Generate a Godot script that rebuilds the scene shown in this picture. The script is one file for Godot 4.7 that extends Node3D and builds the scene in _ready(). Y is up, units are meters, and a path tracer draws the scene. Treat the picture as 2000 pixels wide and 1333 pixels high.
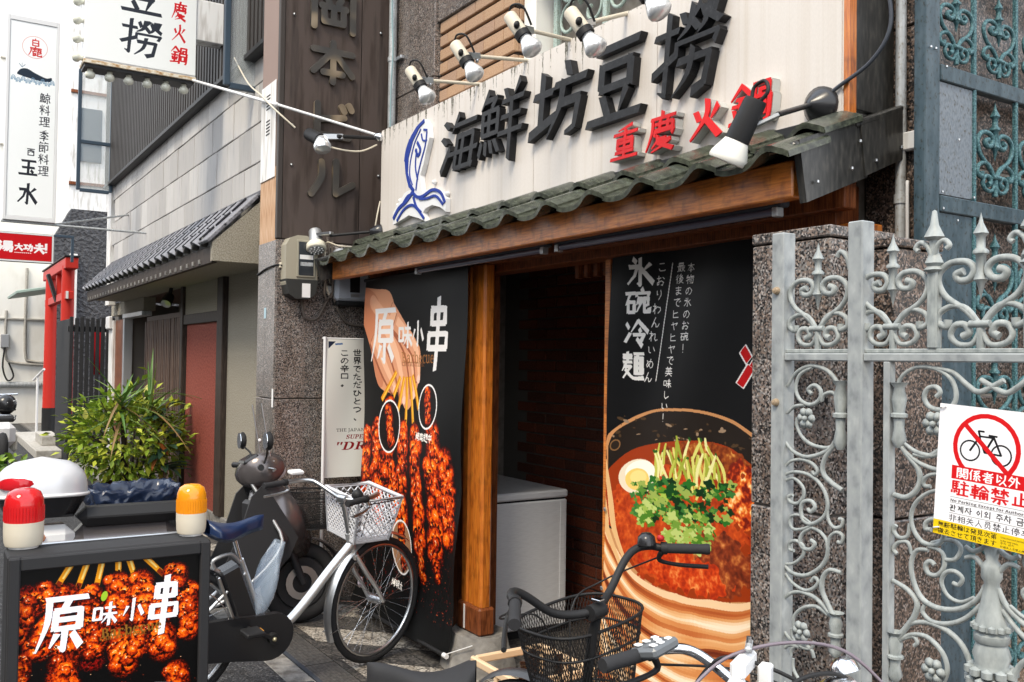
extends Node3D
# A street corner in a Japanese town: hotpot restaurant front, parked bicycles, iron gate.
# World: x runs along the shop fronts (camera looks towards -x and -z), y up, z out of the facade; metres.

# ---------------------------------------------------------------- mesh builder
class MB extends RefCounted:
	var v := PackedVector3Array()
	var n := PackedVector3Array()
	var u := PackedVector2Array()
	var ix := PackedInt32Array()
	func vert(p: Vector3, nn: Vector3, uv: Vector2) -> int:
		v.append(p); n.append(nn); u.append(uv)
		return v.size() - 1
	func tri(a: Vector3, b: Vector3, c: Vector3) -> void:
		var nn := (b - a).cross(c - a).normalized()
		var i := vert(a, nn, Vector2(0, 1)); vert(b, nn, Vector2(1, 1)); vert(c, nn, Vector2(0.5, 0))
		ix.append_array([i, i + 2, i + 1])
	# a b c d run anticlockwise seen from outside, a at the lower left
	func quad(a: Vector3, b: Vector3, c: Vector3, d: Vector3, r := Rect2(0, 0, 1, 1)) -> void:
		var nn := (b - a).cross(d - a)
		if nn.length_squared() < 1e-14: nn = (c - b).cross(d - b)
		nn = nn.normalized()
		var i := vert(a, nn, Vector2(r.position.x, r.end.y))
		vert(b, nn, r.end); vert(c, nn, Vector2(r.end.x, r.position.y)); vert(d, nn, r.position)
		ix.append_array([i, i + 2, i + 1, i, i + 3, i + 2])
	func quad_out(a: Vector3, b: Vector3, c: Vector3, d: Vector3, o: Vector3) -> void:
		if (b - a).cross(d - a).dot((a + b + c + d) * 0.25 - o) < 0.0: quad(b, a, d, c)
		else: quad(a, b, c, d)
	func box(c: Vector3, s: Vector3, bev := 0.0, bs := Basis()) -> MB:
		var h := s * 0.5
		bev = min(bev, 0.45 * min(s.x, min(s.y, s.z)))
		var P := func(sg: Vector3, ax: int) -> Vector3:
			var q := Vector3()
			for k in 3: q[k] = sg[k] * (h[k] if k == ax else h[k] - bev)
			return c + bs * q
		for ax in 3:
			var j := (ax + 1) % 3
			var k := (ax + 2) % 3
			for s1 in [-1.0, 1.0]:
				var q := []
				for e in [[-1.0, -1.0], [1.0, -1.0], [1.0, 1.0], [-1.0, 1.0]]:
					var sg := Vector3(); sg[ax] = s1; sg[j] = e[0]; sg[k] = e[1]
					q.append(P.call(sg, ax))
				quad_out(q[0], q[1], q[2], q[3], c)
				if bev > 0.0:
					for s2 in [-1.0, 1.0]:
						var a := Vector3(); a[ax] = s1; a[j] = s2; a[k] = -1.0
						var b := a; b[k] = 1.0
						quad_out(P.call(a, ax), P.call(b, ax), P.call(b, j), P.call(a, j), c)
		if bev > 0.0:
			for sx in [-1.0, 1.0]:
				for sy in [-1.0, 1.0]:
					for sz in [-1.0, 1.0]:
						var sg := Vector3(sx, sy, sz)
						var a: Vector3 = P.call(sg, 0)
						var b: Vector3 = P.call(sg, 1)
						var d: Vector3 = P.call(sg, 2)
						if (b - a).cross(d - a).dot(bs * sg) < 0.0: tri(a, d, b)
						else: tri(a, b, d)
		return self
	func span(a: Vector3, b: Vector3, bev := 0.0) -> MB:      # box from corner to corner
		return box((a + b) * 0.5, (b - a).abs(), bev)
	func bar(a: Vector3, b: Vector3, w: float, d: float, bev := 0.0, up := Vector3.UP) -> MB:  # square bar between two points
		var y := (b - a).normalized()
		if abs(y.dot(up)) > 0.98: up = Vector3.BACK
		var x := up.cross(y).normalized()
		return box((a + b) * 0.5, Vector3(w, (b - a).length(), d), bev, Basis(x, y, x.cross(y)))
	func tube(pts: Array, r, sides := 8, caps := true, flat := 1.0, closed := false) -> MB:
		var m := pts.size()
		var base := v.size()
		var t0: Vector3 = (pts[1] - pts[0]).normalized()
		var up := Vector3.UP if abs(t0.y) < 0.9 else Vector3.RIGHT
		var x := up.cross(t0).normalized()
		for i in m:
			var t: Vector3
			if closed: t = (pts[(i + 1) % m] - pts[(i - 1 + m) % m]).normalized()
			elif i == 0: t = t0
			elif i == m - 1: t = (pts[i] - pts[i - 1]).normalized()
			else: t = ((pts[i + 1] - pts[i]).normalized() + (pts[i] - pts[i - 1]).normalized()).normalized()
			x = (x - t * x.dot(t)).normalized()
			var y := t.cross(x)
			var rr: float = r[i] if r is Array else r
			for k in sides:
				var an := TAU * k / sides
				var d := x * cos(an) + y * sin(an) * flat
				vert(pts[i] + d * rr, (x * cos(an) * flat + y * sin(an)).normalized(), Vector2(float(k) / sides, float(i) / m))
		for i in (m if closed else m - 1):
			for k in sides:
				var a := base + i * sides + k
				var b := base + i * sides + (k + 1) % sides
				var c := base + ((i + 1) % m) * sides + (k + 1) % sides
				var d := base + ((i + 1) % m) * sides + k
				ix.append_array([a, c, b, a, d, c])
		if caps and not closed:
			for e in 2:
				var i0 := base + (m - 1) * sides * e
				var t: Vector3 = (pts[m - 1] - pts[m - 2]).normalized() if e else -t0
				var st := v.size()
				for k in sides: vert(v[i0 + k], t, Vector2())
				for k in range(1, sides - 1):
					ix.append_array([st, st + k + 1, st + k] if e else [st, st + k, st + k + 1])
		return self
	func lathe(prof: Array, seg := 16, xf := Transform3D(), arc := TAU) -> MB:
		var m := prof.size()
		var sn := []
		for i in m - 1:
			var d: Vector2 = prof[i + 1] - prof[i]
			sn.append(Vector2(d.y, -d.x).normalized())
		var full := arc >= TAU - 0.001
		for i in m - 1:
			var na: Vector2 = sn[i]
			var nb: Vector2 = sn[i]
			if i > 0 and sn[i - 1].dot(sn[i]) > 0.6: na = (sn[i - 1] + sn[i]).normalized()
			if i < m - 2 and sn[i + 1].dot(sn[i]) > 0.6: nb = (sn[i + 1] + sn[i]).normalized()
			var base := v.size()
			for k in seg + 1:
				var an := arc * k / seg
				var cx := cos(an)
				var cz := sin(an)
				vert(xf * Vector3(prof[i].x * cx, prof[i].y, prof[i].x * cz), (xf.basis * Vector3(na.x * cx, na.y, na.x * cz)).normalized(), Vector2(float(k) / seg, float(i) / m))
				vert(xf * Vector3(prof[i + 1].x * cx, prof[i + 1].y, prof[i + 1].x * cz), (xf.basis * Vector3(nb.x * cx, nb.y, nb.x * cz)).normalized(), Vector2(float(k) / seg, float(i + 1) / m))
			for k in seg:
				var a := base + 2 * k
				ix.append_array([a, a + 2, a + 1, a + 1, a + 2, a + 3])
		return self
	func ball(c: Vector3, s: Vector3, seg := 12, bs := Basis()) -> MB:
		var prof := []
		var h := int(seg / 2)
		for i in h + 1:
			var a := -PI / 2 + PI * i / h
			prof.append(Vector2(max(cos(a), 0.0001), sin(a)))
		return lathe(prof, seg, Transform3D(bs * Basis.from_scale(s), c))
	# a flat outline (anticlockwise, y up) given depth along local z
	func prism(poly: PackedVector2Array, depth: float, xf := Transform3D(), bev := 0.0) -> MB:
		if Geometry2D.is_polygon_clockwise(poly) == false: pass
		var area := 0.0
		for i in poly.size(): area += poly[i].cross(poly[(i + 1) % poly.size()])
		if area < 0.0: poly.reverse()
		var tris := Geometry2D.triangulate_polygon(poly)
		for e in 2:
			var z := depth if e else 0.0
			var nn := (xf.basis * Vector3(0, 0, 1 if e else -1)).normalized()
			var st := v.size()
			for p in poly: vert(xf * Vector3(p.x, p.y, z), nn, p)
			for k in range(0, tris.size(), 3):
				var a := poly[tris[k]]
				var b := poly[tris[k + 1]]
				var c := poly[tris[k + 2]]
				var ccw := (b - a).cross(c - a) > 0.0
				if ccw == (e == 1): ix.append_array([st + tris[k], st + tris[k + 2], st + tris[k + 1]])
				else: ix.append_array([st + tris[k], st + tris[k + 1], st + tris[k + 2]])
		for i in poly.size():
			var a := poly[i]
			var b := poly[(i + 1) % poly.size()]
			quad(xf * Vector3(a.x, a.y, 0), xf * Vector3(b.x, b.y, 0), xf * Vector3(b.x, b.y, depth), xf * Vector3(a.x, a.y, depth))
		return self
	# rows of points -> smooth sheet, uv 0..1, rows run top to bottom, points left to right
	func sheet(rows: Array, close_rows := false) -> MB:
		var h := rows.size()
		var w: int = rows[0].size()
		var base := v.size()
		for j in h:
			for i in w:
				var l: Vector3 = rows[j][(i - 1 + w) % w if close_rows else max(i - 1, 0)]
				var r: Vector3 = rows[j][(i + 1) % w if close_rows else min(i + 1, w - 1)]
				var a: Vector3 = rows[max(j - 1, 0)][i]
				var b: Vector3 = rows[min(j + 1, h - 1)][i]
				vert(rows[j][i], (b - a).cross(r - l).normalized(), Vector2(float(i) / max(w - 1, 1), float(j) / (h - 1)))
		for j in h - 1:
			for i in (w if close_rows else w - 1):
				var a := base + j * w + i
				var b := base + j * w + (i + 1) % w
				ix.append_array([a, b, b + w, a, b + w, a + w])
		return self
	func mesh() -> ArrayMesh:
		var m := ArrayMesh.new()
		var ar := []
		ar.resize(Mesh.ARRAY_MAX)
		ar[Mesh.ARRAY_VERTEX] = v; ar[Mesh.ARRAY_NORMAL] = n; ar[Mesh.ARRAY_TEX_UV] = u; ar[Mesh.ARRAY_INDEX] = ix
		m.add_surface_from_arrays(Mesh.PRIMITIVE_TRIANGLES, ar)
		return m

# ---------------------------------------------------------------- scene helpers
var taken := {}
var M := {}
var rng := RandomNumberGenerator.new()

func numbered(called: String) -> String:
	if not taken.has(called):
		taken[called] = 0
		return called
	taken[called] += 1
	return "%s_%03d" % [called, taken[called]]

func meta(o: Node3D, label: String, category: String, group := "") -> Node3D:
	o.set_meta("label", label); o.set_meta("category", category)
	if group: o.set_meta("group", group)
	return o

func thing(called: String, label: String, category: String, at := Vector3.ZERO, bs := Basis(), group := "") -> Node3D:
	var o := Node3D.new()
	o.name = numbered(called)
	add_child(o)
	o.transform = Transform3D(bs, at)
	return meta(o, label, category, group)

# geometry in the parent's own axes
func part(called: String, mb, m: Material, parent: Node3D, at := Vector3.ZERO, bs := Basis()) -> MeshInstance3D:
	var o := MeshInstance3D.new()
	o.name = called
	o.mesh = mb.mesh() if mb is MB else mb
	o.material_override = m
	parent.add_child(o, true)
	o.transform = Transform3D(bs, at)
	return o

# geometry given in world axes, hung under a thing or part
func wpart(called: String, mb, m: Material, parent: Node3D) -> MeshInstance3D:
	var o := part(called, mb, m, parent)
	o.transform = world_of(parent).affine_inverse()
	return o

func world_of(o: Node) -> Transform3D:
	var t := Transform3D()
	while o != self and o is Node3D:
		t = o.transform * t
		o = o.get_parent()
	return t

func single(called: String, mb, m: Material, label: String, category: String, group := "") -> MeshInstance3D:
	var o := MeshInstance3D.new()
	o.name = numbered(called)
	o.mesh = mb.mesh() if mb is MB else mb
	o.material_override = m
	add_child(o)
	meta(o, label, category, group)
	return o

func struct(called: String, mb, m: Material) -> MeshInstance3D:
	var o := MeshInstance3D.new()
	o.name = numbered(called)
	o.mesh = mb.mesh() if mb is MB else mb
	o.material_override = m
	add_child(o)
	o.set_meta("kind", "structure")
	return o

func copy_of(o: Node3D, xf: Transform3D, label := "") -> Node3D:
	var c: Node3D = o.duplicate()
	c.name = numbered(String(o.name))
	add_child(c)
	c.transform = xf
	if label: c.set_meta("label", label)
	return c

func V(x: float, y: float, z: float) -> Vector3: return Vector3(x, y, z)
func P2(a: Array) -> PackedVector2Array:
	var p := PackedVector2Array()
	for i in range(0, a.size(), 2): p.append(Vector2(a[i], a[i + 1]))
	return p

# smooth curve through points (Vector2 or Vector3)
func curve(pts: Array, k := 5) -> Array:
	var out := []
	var m := pts.size()
	for i in m - 1:
		var a = pts[max(i - 1, 0)]
		var b = pts[i]
		var c = pts[i + 1]
		var d = pts[min(i + 2, m - 1)]
		for j in k:
			var t := float(j) / k
			out.append(0.5 * (2.0 * b + (c - a) * t + (2.0 * a - 5.0 * b + 4.0 * c - d) * t * t + (3.0 * b - a - 3.0 * c + d) * t * t * t))
	out.append(pts[m - 1])
	return out

func taper(m: int, a: float, b: float, c: float) -> Array:   # radii start, middle, end
	var r := []
	for i in m:
		var t := float(i) / (m - 1)
		r.append(lerpf(a, b, t * 2.0) if t < 0.5 else lerpf(b, c, t * 2.0 - 1.0))
	return r

# a frame whose y axis runs from a to b
func along(a: Vector3, b: Vector3) -> Transform3D:
	var y := (b - a).normalized()
	var up := Vector3.BACK if abs(y.dot(Vector3.BACK)) < 0.95 else Vector3.RIGHT
	var x := y.cross(up).normalized()
	return Transform3D(Basis(x, y, x.cross(y)), a)

# ---------------------------------------------------------------- materials
func L(r: float, g: float, b: float) -> Color: return Color(r, g, b).linear_to_srgb()

func noise_tex(kind: int, freq: float, stops: Array, size := 512, octaves := 4, steps := false, sx := 1, sy := 1, seed_ := 1) -> NoiseTexture2D:
	var f := FastNoiseLite.new()
	f.noise_type = kind
	f.frequency = freq
	f.seed = seed_
	f.fractal_octaves = octaves
	if kind == FastNoiseLite.TYPE_CELLULAR:
		f.cellular_return_type = FastNoiseLite.RETURN_CELL_VALUE
		f.fractal_type = FastNoiseLite.FRACTAL_NONE
	var t := NoiseTexture2D.new()
	t.width = size / sx; t.height = size / sy
	t.seamless = true
	t.noise = f
	if stops.size():
		var g := Gradient.new()
		var off := PackedFloat32Array()
		var cols := PackedColorArray()
		for s in stops: off.append(s[0]); cols.append(L(s[1], s[2], s[3]))
		g.offsets = off; g.colors = cols
		if steps: g.interpolation_mode = Gradient.GRADIENT_INTERPOLATE_CONSTANT
		t.color_ramp = g
	return t

func bump(freq: float, strength: float, octaves := 4, size := 512, kind := FastNoiseLite.TYPE_SIMPLEX_SMOOTH) -> NoiseTexture2D:
	var t := noise_tex(kind, freq, [], size, octaves)
	t.as_normal_map = true
	t.bump_strength = strength
	return t

func plain(r: float, g: float, b: float, rough := 0.6, metal := 0.0) -> StandardMaterial3D:
	var m := StandardMaterial3D.new()
	m.albedo_color = L(r, g, b)
	m.roughness = rough
	m.metallic = metal
	if rough > 0.38: m.metallic_specular = 0.33
	return m

func textured(t: Texture2D, sc: Vector3, rough := 0.6, nrm: Texture2D = null, nscale := 0.6, metal := 0.0) -> StandardMaterial3D:
	var m := StandardMaterial3D.new()
	m.albedo_texture = t
	m.roughness = rough
	m.metallic = metal
	if rough > 0.38: m.metallic_specular = 0.33
	m.uv1_triplanar = true
	m.uv1_world_triplanar = true
	m.uv1_scale = sc
	if nrm:
		m.normal_enabled = true
		m.normal_texture = nrm
		m.normal_scale = nscale
	return m

func streaky(a: Array, b: Array, sc: Vector3, rough := 0.7, seed_ := 3) -> StandardMaterial3D:   # vertical weathering streaks
	var t := noise_tex(FastNoiseLite.TYPE_SIMPLEX_SMOOTH, 0.012, [[0.0] + b, [0.42] + a, [1.0] + a], 512, 5, false, 1, 1, seed_)
	return textured(t, sc, rough)

# large soft blotches of grime laid over a material
func grime(m: StandardMaterial3D, t: Texture2D, sc: Vector3) -> void:
	m.detail_enabled = true
	m.detail_albedo = t
	m.detail_blend_mode = BaseMaterial3D.BLEND_MODE_MUL
	m.detail_uv_layer = BaseMaterial3D.DETAIL_UV_2
	m.uv2_triplanar = true
	m.uv2_world_triplanar = true
	m.uv2_scale = sc

func print_mat(im: Image, rough := 0.45) -> StandardMaterial3D:
	var m := StandardMaterial3D.new()
	m.albedo_texture = ImageTexture.create_from_image(im)
	m.roughness = rough
	m.metallic_specular = 0.33
	m.texture_repeat = false
	return m

# ---------------------------------------------------------------- brush lettering: each character as its strokes on a 20 x 20 square (x right, y down)
const GLYPH := {
	"海": "3,2 5,4/2,7 4,9/2,18 6,11/10,1 7,6/9,4 19,4/10,8 9,18/10,8 18,8 17,18/6,13 20,13/13,8 12,18/9,18 18,18",
	"鮮": "4,1 1,5/3,3 8,3 6,5/2,6 9,6/2,6 2,12/9,6 9,12/2,12 9,12/2,9 9,9/5,6 5,12/2,14 1,17/4,14 4,17/6,14 7,17/8,14 10,17/12,2 13,4/18,1 16,4/11,5 20,5/11,9 19,9/10,13 20,13/15,5 15,20",
	"坊": "1,7 8,7/4,2 4,15/0,17 9,14/13,1 14,4/9,6 20,6/12,6 11,12 7,19/12,11 18,11 17,18 14,19",
	"豆": "3,2 17,2/5,6 15,6/5,6 5,11/15,6 15,11/5,11 15,11/6,13 8,17/14,12 12,17/1,18 19,18",
	"撈": "1,5 8,5/5,1 5,18 3,17/1,13 8,10/9,2 10,4/14,1 12,4/12,1 11,5 8,7/12,4 14,6/15,2 16,4/19,1 18,4/17,1 16,5 14,7/17,4 20,6/8,10 8,8 20,8 19,10/9,12 18,12 17,18 14,19/13,10 12,15 8,19",
	"重": "14,1 5,3/2,5 18,5/5,8 15,8/5,8 5,13/15,8 15,13/5,13 15,13/5,10 15,10/10,3 10,18/4,15 16,15/1,18 19,18",
	"慶": "10,0 10,3/3,3 18,3/4,3 4,10 1,19/6,6 17,6/6,9 17,9/9,4 9,9/14,4 14,9/17,6 17,9/6,12 6,10 18,10 17,12/8,12 8,14 13,14/9,14 5,18/9,15 16,15 11,18 5,20/9,16 18,20",
	"火": "4,6 6,10/16,5 13,10/10,1 10,9 2,19/10,10 18,19",
	"鍋": "5,1 0,7/5,1 10,6/3,7 8,7/1,10 9,10/5,7 5,17/2,12 3,15/8,12 7,15/0,18 10,17/12,2 19,2/12,2 12,8/19,2 19,8/15,5 15,8/15,5 19,5/11,8 20,8/11,8 11,19/20,8 20,18 18,19/13,11 18,11/13,11 13,16/18,11 18,16/13,16 18,16",
	"白": "10,0 8,4/4,4 4,18/4,4 16,4 16,18/4,11 16,11/4,18 16,18",
	"鹿": "10,0 10,3/3,3 18,3/4,3 4,10 1,19/6,6 17,6/6,10 17,10/9,3 9,10/14,3 14,10/17,6 17,10/7,12 7,19 11,17/7,15 11,14/13,12 13,19 18,19 18,17/18,12 13,15",
	"鯨": "4,1 1,5/3,3 8,3 6,5/2,6 9,6/2,6 2,12/9,6 9,12/2,12 9,12/2,9 9,9/5,6 5,12/2,14 1,17/4,14 4,17/6,14 7,17/8,14 10,17/15,0 15,3/11,4 20,4/12,7 19,7/12,7 12,11/19,7 19,11/12,11 19,11/15,11 15,19 13,18/12,13 11,17/18,13 20,17",
	"料": "2,3 3,6/9,2 7,6/0,8 10,8/5,1 5,19/5,9 1,15/6,10 9,13/13,4 15,6/12,9 14,11/11,15 20,12/17,1 17,19",
	"理": "1,3 8,3/1,10 8,10/0,17 9,15/4,3 4,16/10,2 19,2/10,2 10,10/19,2 19,10/10,6 19,6/10,10 19,10/14,2 14,18/10,14 19,14/8,18 20,18",
	"季": "14,0 6,2/2,4 18,4/10,1 10,10/9,5 2,10/11,5 18,10/5,11 14,11 10,14/10,13 10,19 8,18/2,15 18,15",
	"節": "4,0 1,4/3,2 9,2/13,0 11,4/12,2 19,2/2,6 2,18/2,6 9,6 9,12/2,9 9,9/2,12 9,12/2,18 8,16/7,14 9,17/12,6 12,19/12,6 18,6 18,14 15,14",
	"西": "1,3 19,3/8,3 8,9 5,12/12,3 12,10 16,10/3,7 3,18/3,7 17,7 17,18/3,18 17,18",
	"玉": "3,3 17,3/4,10 16,10/10,3 10,17/1,17 19,17/13,13 15,15",
	"水": "10,1 10,18 8,17/2,6 8,6 6,12 1,17/17,5 12,9/11,8 19,17",
	"岡": "2,2 2,19/2,2 18,2 18,19/7,5 8,7/13,5 12,7/5,9 15,9/10,9 10,16/6,11 6,16 14,16/14,11 14,16",
	"本": "2,5 18,5/10,1 10,19/9,6 2,15/11,6 18,15/6,15 14,15",
	"ビ": "4,3 4,17 17,17/4,10 15,8/14,3 15,5/17,2 18,4",
	"ル": "6,3 6,10 2,18/12,2 12,17 19,12",
	"湯": "3,2 5,4/2,7 4,9/2,18 6,11/9,2 18,2/9,2 9,8/18,2 18,8/9,5 18,5/9,8 18,8/7,11 20,11/11,11 7,16/10,13 19,13 18,19 16,19/13,13 9,19/16,13 12,19",
	"大": "2,7 18,7/10,1 10,9 2,19/10,9 18,19",
	"功": "1,4 9,4/5,4 5,14/0,15 10,13/11,6 19,6 18,18 15,19/15,1 14,10 9,19",
	"夫": "4,5 16,5/1,10 19,10/10,1 10,10 2,19/10,10 18,19",
	"！": "10,1 10,13/10,17 10,18",
	"世": "1,7 19,7/5,2 5,17 18,17/10,1 10,12/15,2 15,12/10,12 15,12",
	"界": "4,1 4,9/4,1 16,1 16,9/4,5 16,5/4,9 16,9/10,1 10,9/10,9 2,14/10,9 18,14/7,13 7,16 4,19/13,13 13,19",
	"で": "2,4 17,3/17,3 10,7 8,13 11,17 16,18/15,8 16,10/18,7 19,9",
	"た": "2,6 12,5/8,1 3,18/11,10 17,9/10,14 11,17 18,17",
	"だ": "2,6 12,5/8,1 3,18/11,10 17,9/10,14 11,17 18,17/16,2 17,4/19,1 20,3",
	"ひ": "2,5 8,4 4,9 4,14 8,18 13,15 14,8 13,4 15,8 19,12",
	"と": "6,2 8,9/16,7 8,10 4,14 8,18 17,18",
	"つ": "2,7 12,5 18,9 16,14 8,18",
	"、": "3,14 7,18",
	"こ": "4,4 15,4/3,13 7,17 17,16",
	"の": "10,5 8,13 4,16 2,11 6,5 13,4 18,10 15,16 11,18",
	"辛": "10,0 10,3/3,4 17,4/6,6 7,9/14,5 13,9/1,10 19,10/3,14 17,14/10,10 10,20",
	"口": "3,4 3,17/3,4 17,4 17,17/3,16 17,16",
	"。": "4,13 7,15 5,18 2,16 4,13",
	"原": "3,2 18,2/4,2 4,10 1,19/11,3 10,5/7,6 16,6 16,12/7,12 16,12/7,12 7,6/7,9 16,9/11,12 11,19 9,18/8,14 6,18/14,14 17,18",
	"味": "1,5 7,5 7,14/1,14 7,14/1,14 1,5/10,5 18,5/8,10 20,10/14,1 14,19/13,11 8,17/15,11 20,17",
	"小": "10,1 10,18 8,17/5,7 2,14/15,7 19,14",
	"串": "5,3 15,3 15,7/5,7 15,7/5,7 5,3/3,10 17,10 17,14/3,14 17,14/3,14 3,10/10,0 10,20",
	"烤": "2,7 3,11/8,6 7,10/5,2 5,10 1,18/5,10 8,15/10,4 18,4/14,1 14,8/8,8 20,8/19,2 9,14/12,11 18,10/12,11 11,14 18,14 17,18 14,19",
	"鸡": "1,4 8,4 1,17/2,7 8,16/13,1 11,4/10,4 10,13/10,4 18,4 17,9/13,6 14,8/10,12 19,12 18,18 15,18/9,15 15,15",
	"翅": "1,5 9,5/5,1 5,9/2,9 8,9 1,18/3,10 8,16 20,19/11,2 15,2 15,13/12,5 13,7/17,2 20,2 20,13/17,5 18,7",
	"中": "3,5 17,5 17,12/3,12 17,12/3,12 3,5/10,1 10,19",
	"明": "2,4 8,4 8,15/2,15 8,15/2,15 2,4/2,9 8,9/12,2 12,12 9,19/12,2 19,2 19,18 17,19/12,7 19,7/12,12 19,12",
	"太": "2,7 18,7/10,1 10,9 2,19/10,9 18,19/9,15 11,18",
	"氷": "10,1 10,18 8,17/2,6 8,6 6,12 1,17/17,5 12,9/11,8 19,17/5,1 7,3",
	"碗": "1,3 9,3/5,3 1,11/3,9 8,9 8,16/3,16 8,16/3,16 3,9/14,0 15,2/10,5 10,3 20,3 19,5/12,6 10,11/12,7 15,7 10,16/12,9 13,11/16,7 19,7 19,11 17,12/16,7 16,16 20,16 20,14",
	"冷": "2,3 4,6/1,16 5,10/12,1 6,9/12,1 20,9/13,7 14,9/8,11 17,11 14,16/11,14 15,19",
	"麺": "1,3 9,3/5,1 5,8/1,8 9,8/1,5 9,5/4,8 0,14/2,11 8,11 1,19/3,13 10,19 20,19/11,2 20,2/15,2 14,5/12,5 19,5 19,16/12,16 19,16/12,16 12,5/14,5 14,16/17,5 17,16/14,9 17,9/14,12 17,12",
	"お": "2,6 11,5/6,1 6,16 3,17 3,13 12,10 17,13 14,18 11,17/15,4 19,7",
	"り": "6,3 6,10 8,9/14,2 15,10 9,19",
	"わ": "5,1 5,19/1,5 8,5 1,15 10,7 17,8 18,13 12,18",
	"ん": "11,1 2,18 8,10 11,12 12,18 16,17 19,12",
	"れ": "5,1 5,19/1,5 8,5 1,15 10,6 14,6 13,15 15,18 19,16",
	"い": "3,4 4,14 8,15/14,5 17,12",
	"め": "4,4 6,10 10,16/13,2 9,12 4,16 2,12 8,6 15,6 18,11 16,16 11,18",
	"物": "3,2 1,8/1,6 9,6/5,1 5,19/0,13 9,10/13,1 9,9/12,5 20,5 18,18 15,18/15,5 9,15/18,5 11,19",
	"最": "5,1 15,1 15,6/5,6 15,6/5,6 5,1/5,3 15,3/1,8 19,8/4,8 4,18/9,8 9,18/4,11 9,11/4,14 9,14/1,18 10,16/11,11 18,11 11,19/12,12 19,19",
	"後": "5,1 1,6/6,5 1,11/4,9 4,19/13,0 9,4 14,4/16,3 9,9 18,8/15,6 18,10/11,10 8,15/11,12 17,12 8,19/11,14 19,19",
	"ま": "3,4 17,4/4,9 16,9/10,1 10,16 6,18 4,15 8,13 17,17",
	"ヒ": "4,2 4,17 17,17/4,9 15,7",
	"ヤ": "2,8 18,5 14,10/6,3 10,19",
	"美": "6,0 7,3/14,0 13,3/2,3 18,3/4,6 16,6/2,9 18,9/10,3 10,9/1,13 19,13/10,10 9,14 2,19/10,13 18,19",
	"し": "6,2 6,14 9,18 17,13",
	"関": "1,2 1,19/1,2 8,2 8,8/1,8 8,8/1,5 8,5/12,2 12,8/12,2 19,2 19,18 17,19/12,5 19,5/12,8 19,8/7,9 8,11/13,9 12,11/5,12 15,12/4,15 16,15/10,12 9,16 5,19/10,15 15,19",
	"係": "5,1 1,9/3,7 3,19/18,1 8,3/13,3 9,7 15,7/17,4 8,12 19,11/16,9 19,12/13,12 13,19 11,18/10,14 8,18/16,14 19,18",
	"者": "4,4 15,4/9,1 9,8/1,8 19,8/18,2 3,15/7,11 16,11 16,19/7,19 16,19/7,19 7,11/7,15 16,15",
	"以": "4,2 4,15 9,11/8,4 11,7/17,1 16,10 8,19/14,13 19,19",
	"外": "6,1 1,9/5,4 11,4 8,12 2,19/4,8 8,11/14,1 14,19/14,7 19,11",
	"駐": "2,1 2,11/2,1 9,1/2,4 8,4/2,7 8,7/6,1 6,11/2,11 10,11 9,18 7,18/1,13 1,16/4,13 4,16/6,13 7,15/14,0 16,2/11,4 20,4/12,10 20,10/10,18 20,18/15,4 15,18",
	"輪": "1,4 9,4/2,7 8,7 8,12/2,12 8,12/2,12 2,7/2,9 8,9/0,15 10,15/5,1 5,19/14,1 9,7/14,1 20,7/12,7 17,7/11,10 11,19/11,10 19,10 19,18/11,14 19,14/14,10 14,18/16,10 16,18",
	"禁": "5,0 5,9/1,3 9,3/5,3 1,8/6,4 9,7/14,0 14,9/11,3 19,3/14,3 11,7/15,4 19,8/5,11 15,11/1,14 19,14/10,14 10,20 8,19/6,15 3,19/14,15 17,19",
	"止": "10,1 10,17/10,8 17,8/4,7 4,17/1,17 19,17",
	"관": "2,3 8,3 8,9/1,11 10,10/5,6 5,11/14,1 14,13/14,6 17,6/4,13 4,18 15,18",
	"계": "2,4 8,4 3,13/7,8 11,8/7,11 11,11/12,2 12,17/16,1 16,19",
	"자": "2,4 11,4/6,4 1,15/6,8 11,15/15,1 15,19/15,9 19,9",
	"이": "6,4 2,10 6,15 10,10 6,4/15,1 15,19",
	"외": "6,2 2,6 6,10 10,6 6,2/6,11 6,15/1,16 12,15/16,1 16,19",
	"주": "3,2 17,2/10,2 3,9/10,5 17,9/1,12 19,12/10,12 10,19",
	"차": "6,0 7,2/2,4 11,4/6,4 1,15/6,8 11,15/15,1 15,19/15,9 19,9",
	"금": "3,1 16,1 15,7/1,9 19,9/4,12 16,12 16,19/4,19 16,19/4,19 4,12",
	"지": "2,4 11,4/6,4 1,15/6,8 11,15/16,1 16,19",
	"非": "7,1 7,13 3,19/1,4 7,4/1,8 7,8/0,13 7,12/13,1 13,19/13,4 19,4/13,8 19,8/13,12 20,12",
	"相": "1,6 10,6/5,1 5,19/5,7 1,14/6,9 9,12/12,3 19,3 19,18/12,18 19,18/12,18 12,3/12,8 19,8/12,13 19,13",
	"关": "6,1 8,4/14,1 12,4/3,6 17,6/1,11 19,11/10,6 9,12 2,19/10,11 18,19",
	"人": "10,1 9,9 2,19/10,8 18,19",
	"员": "5,1 15,1 15,5/5,5 15,5/5,5 5,1/4,8 16,8/4,8 4,15/16,8 16,15/10,10 9,15 3,19/12,15 17,19",
	"停": "5,1 1,9/3,7 3,19/13,0 13,2/7,3 19,3/9,5 17,5 17,8/9,8 17,8/9,8 9,5/7,12 7,10 20,10 19,12/9,14 18,14/13,14 13,19 11,19",
	"车": "3,4 17,4/9,1 5,10 17,10/10,7 10,19/1,14 19,14",
	"無": "5,1 1,6/4,4 18,4/2,8 18,8/0,12 20,12/5,4 5,12/8,4 8,12/12,4 12,12/15,4 15,12/3,15 1,18/7,15 8,18/12,15 13,18/16,15 19,18",
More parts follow.
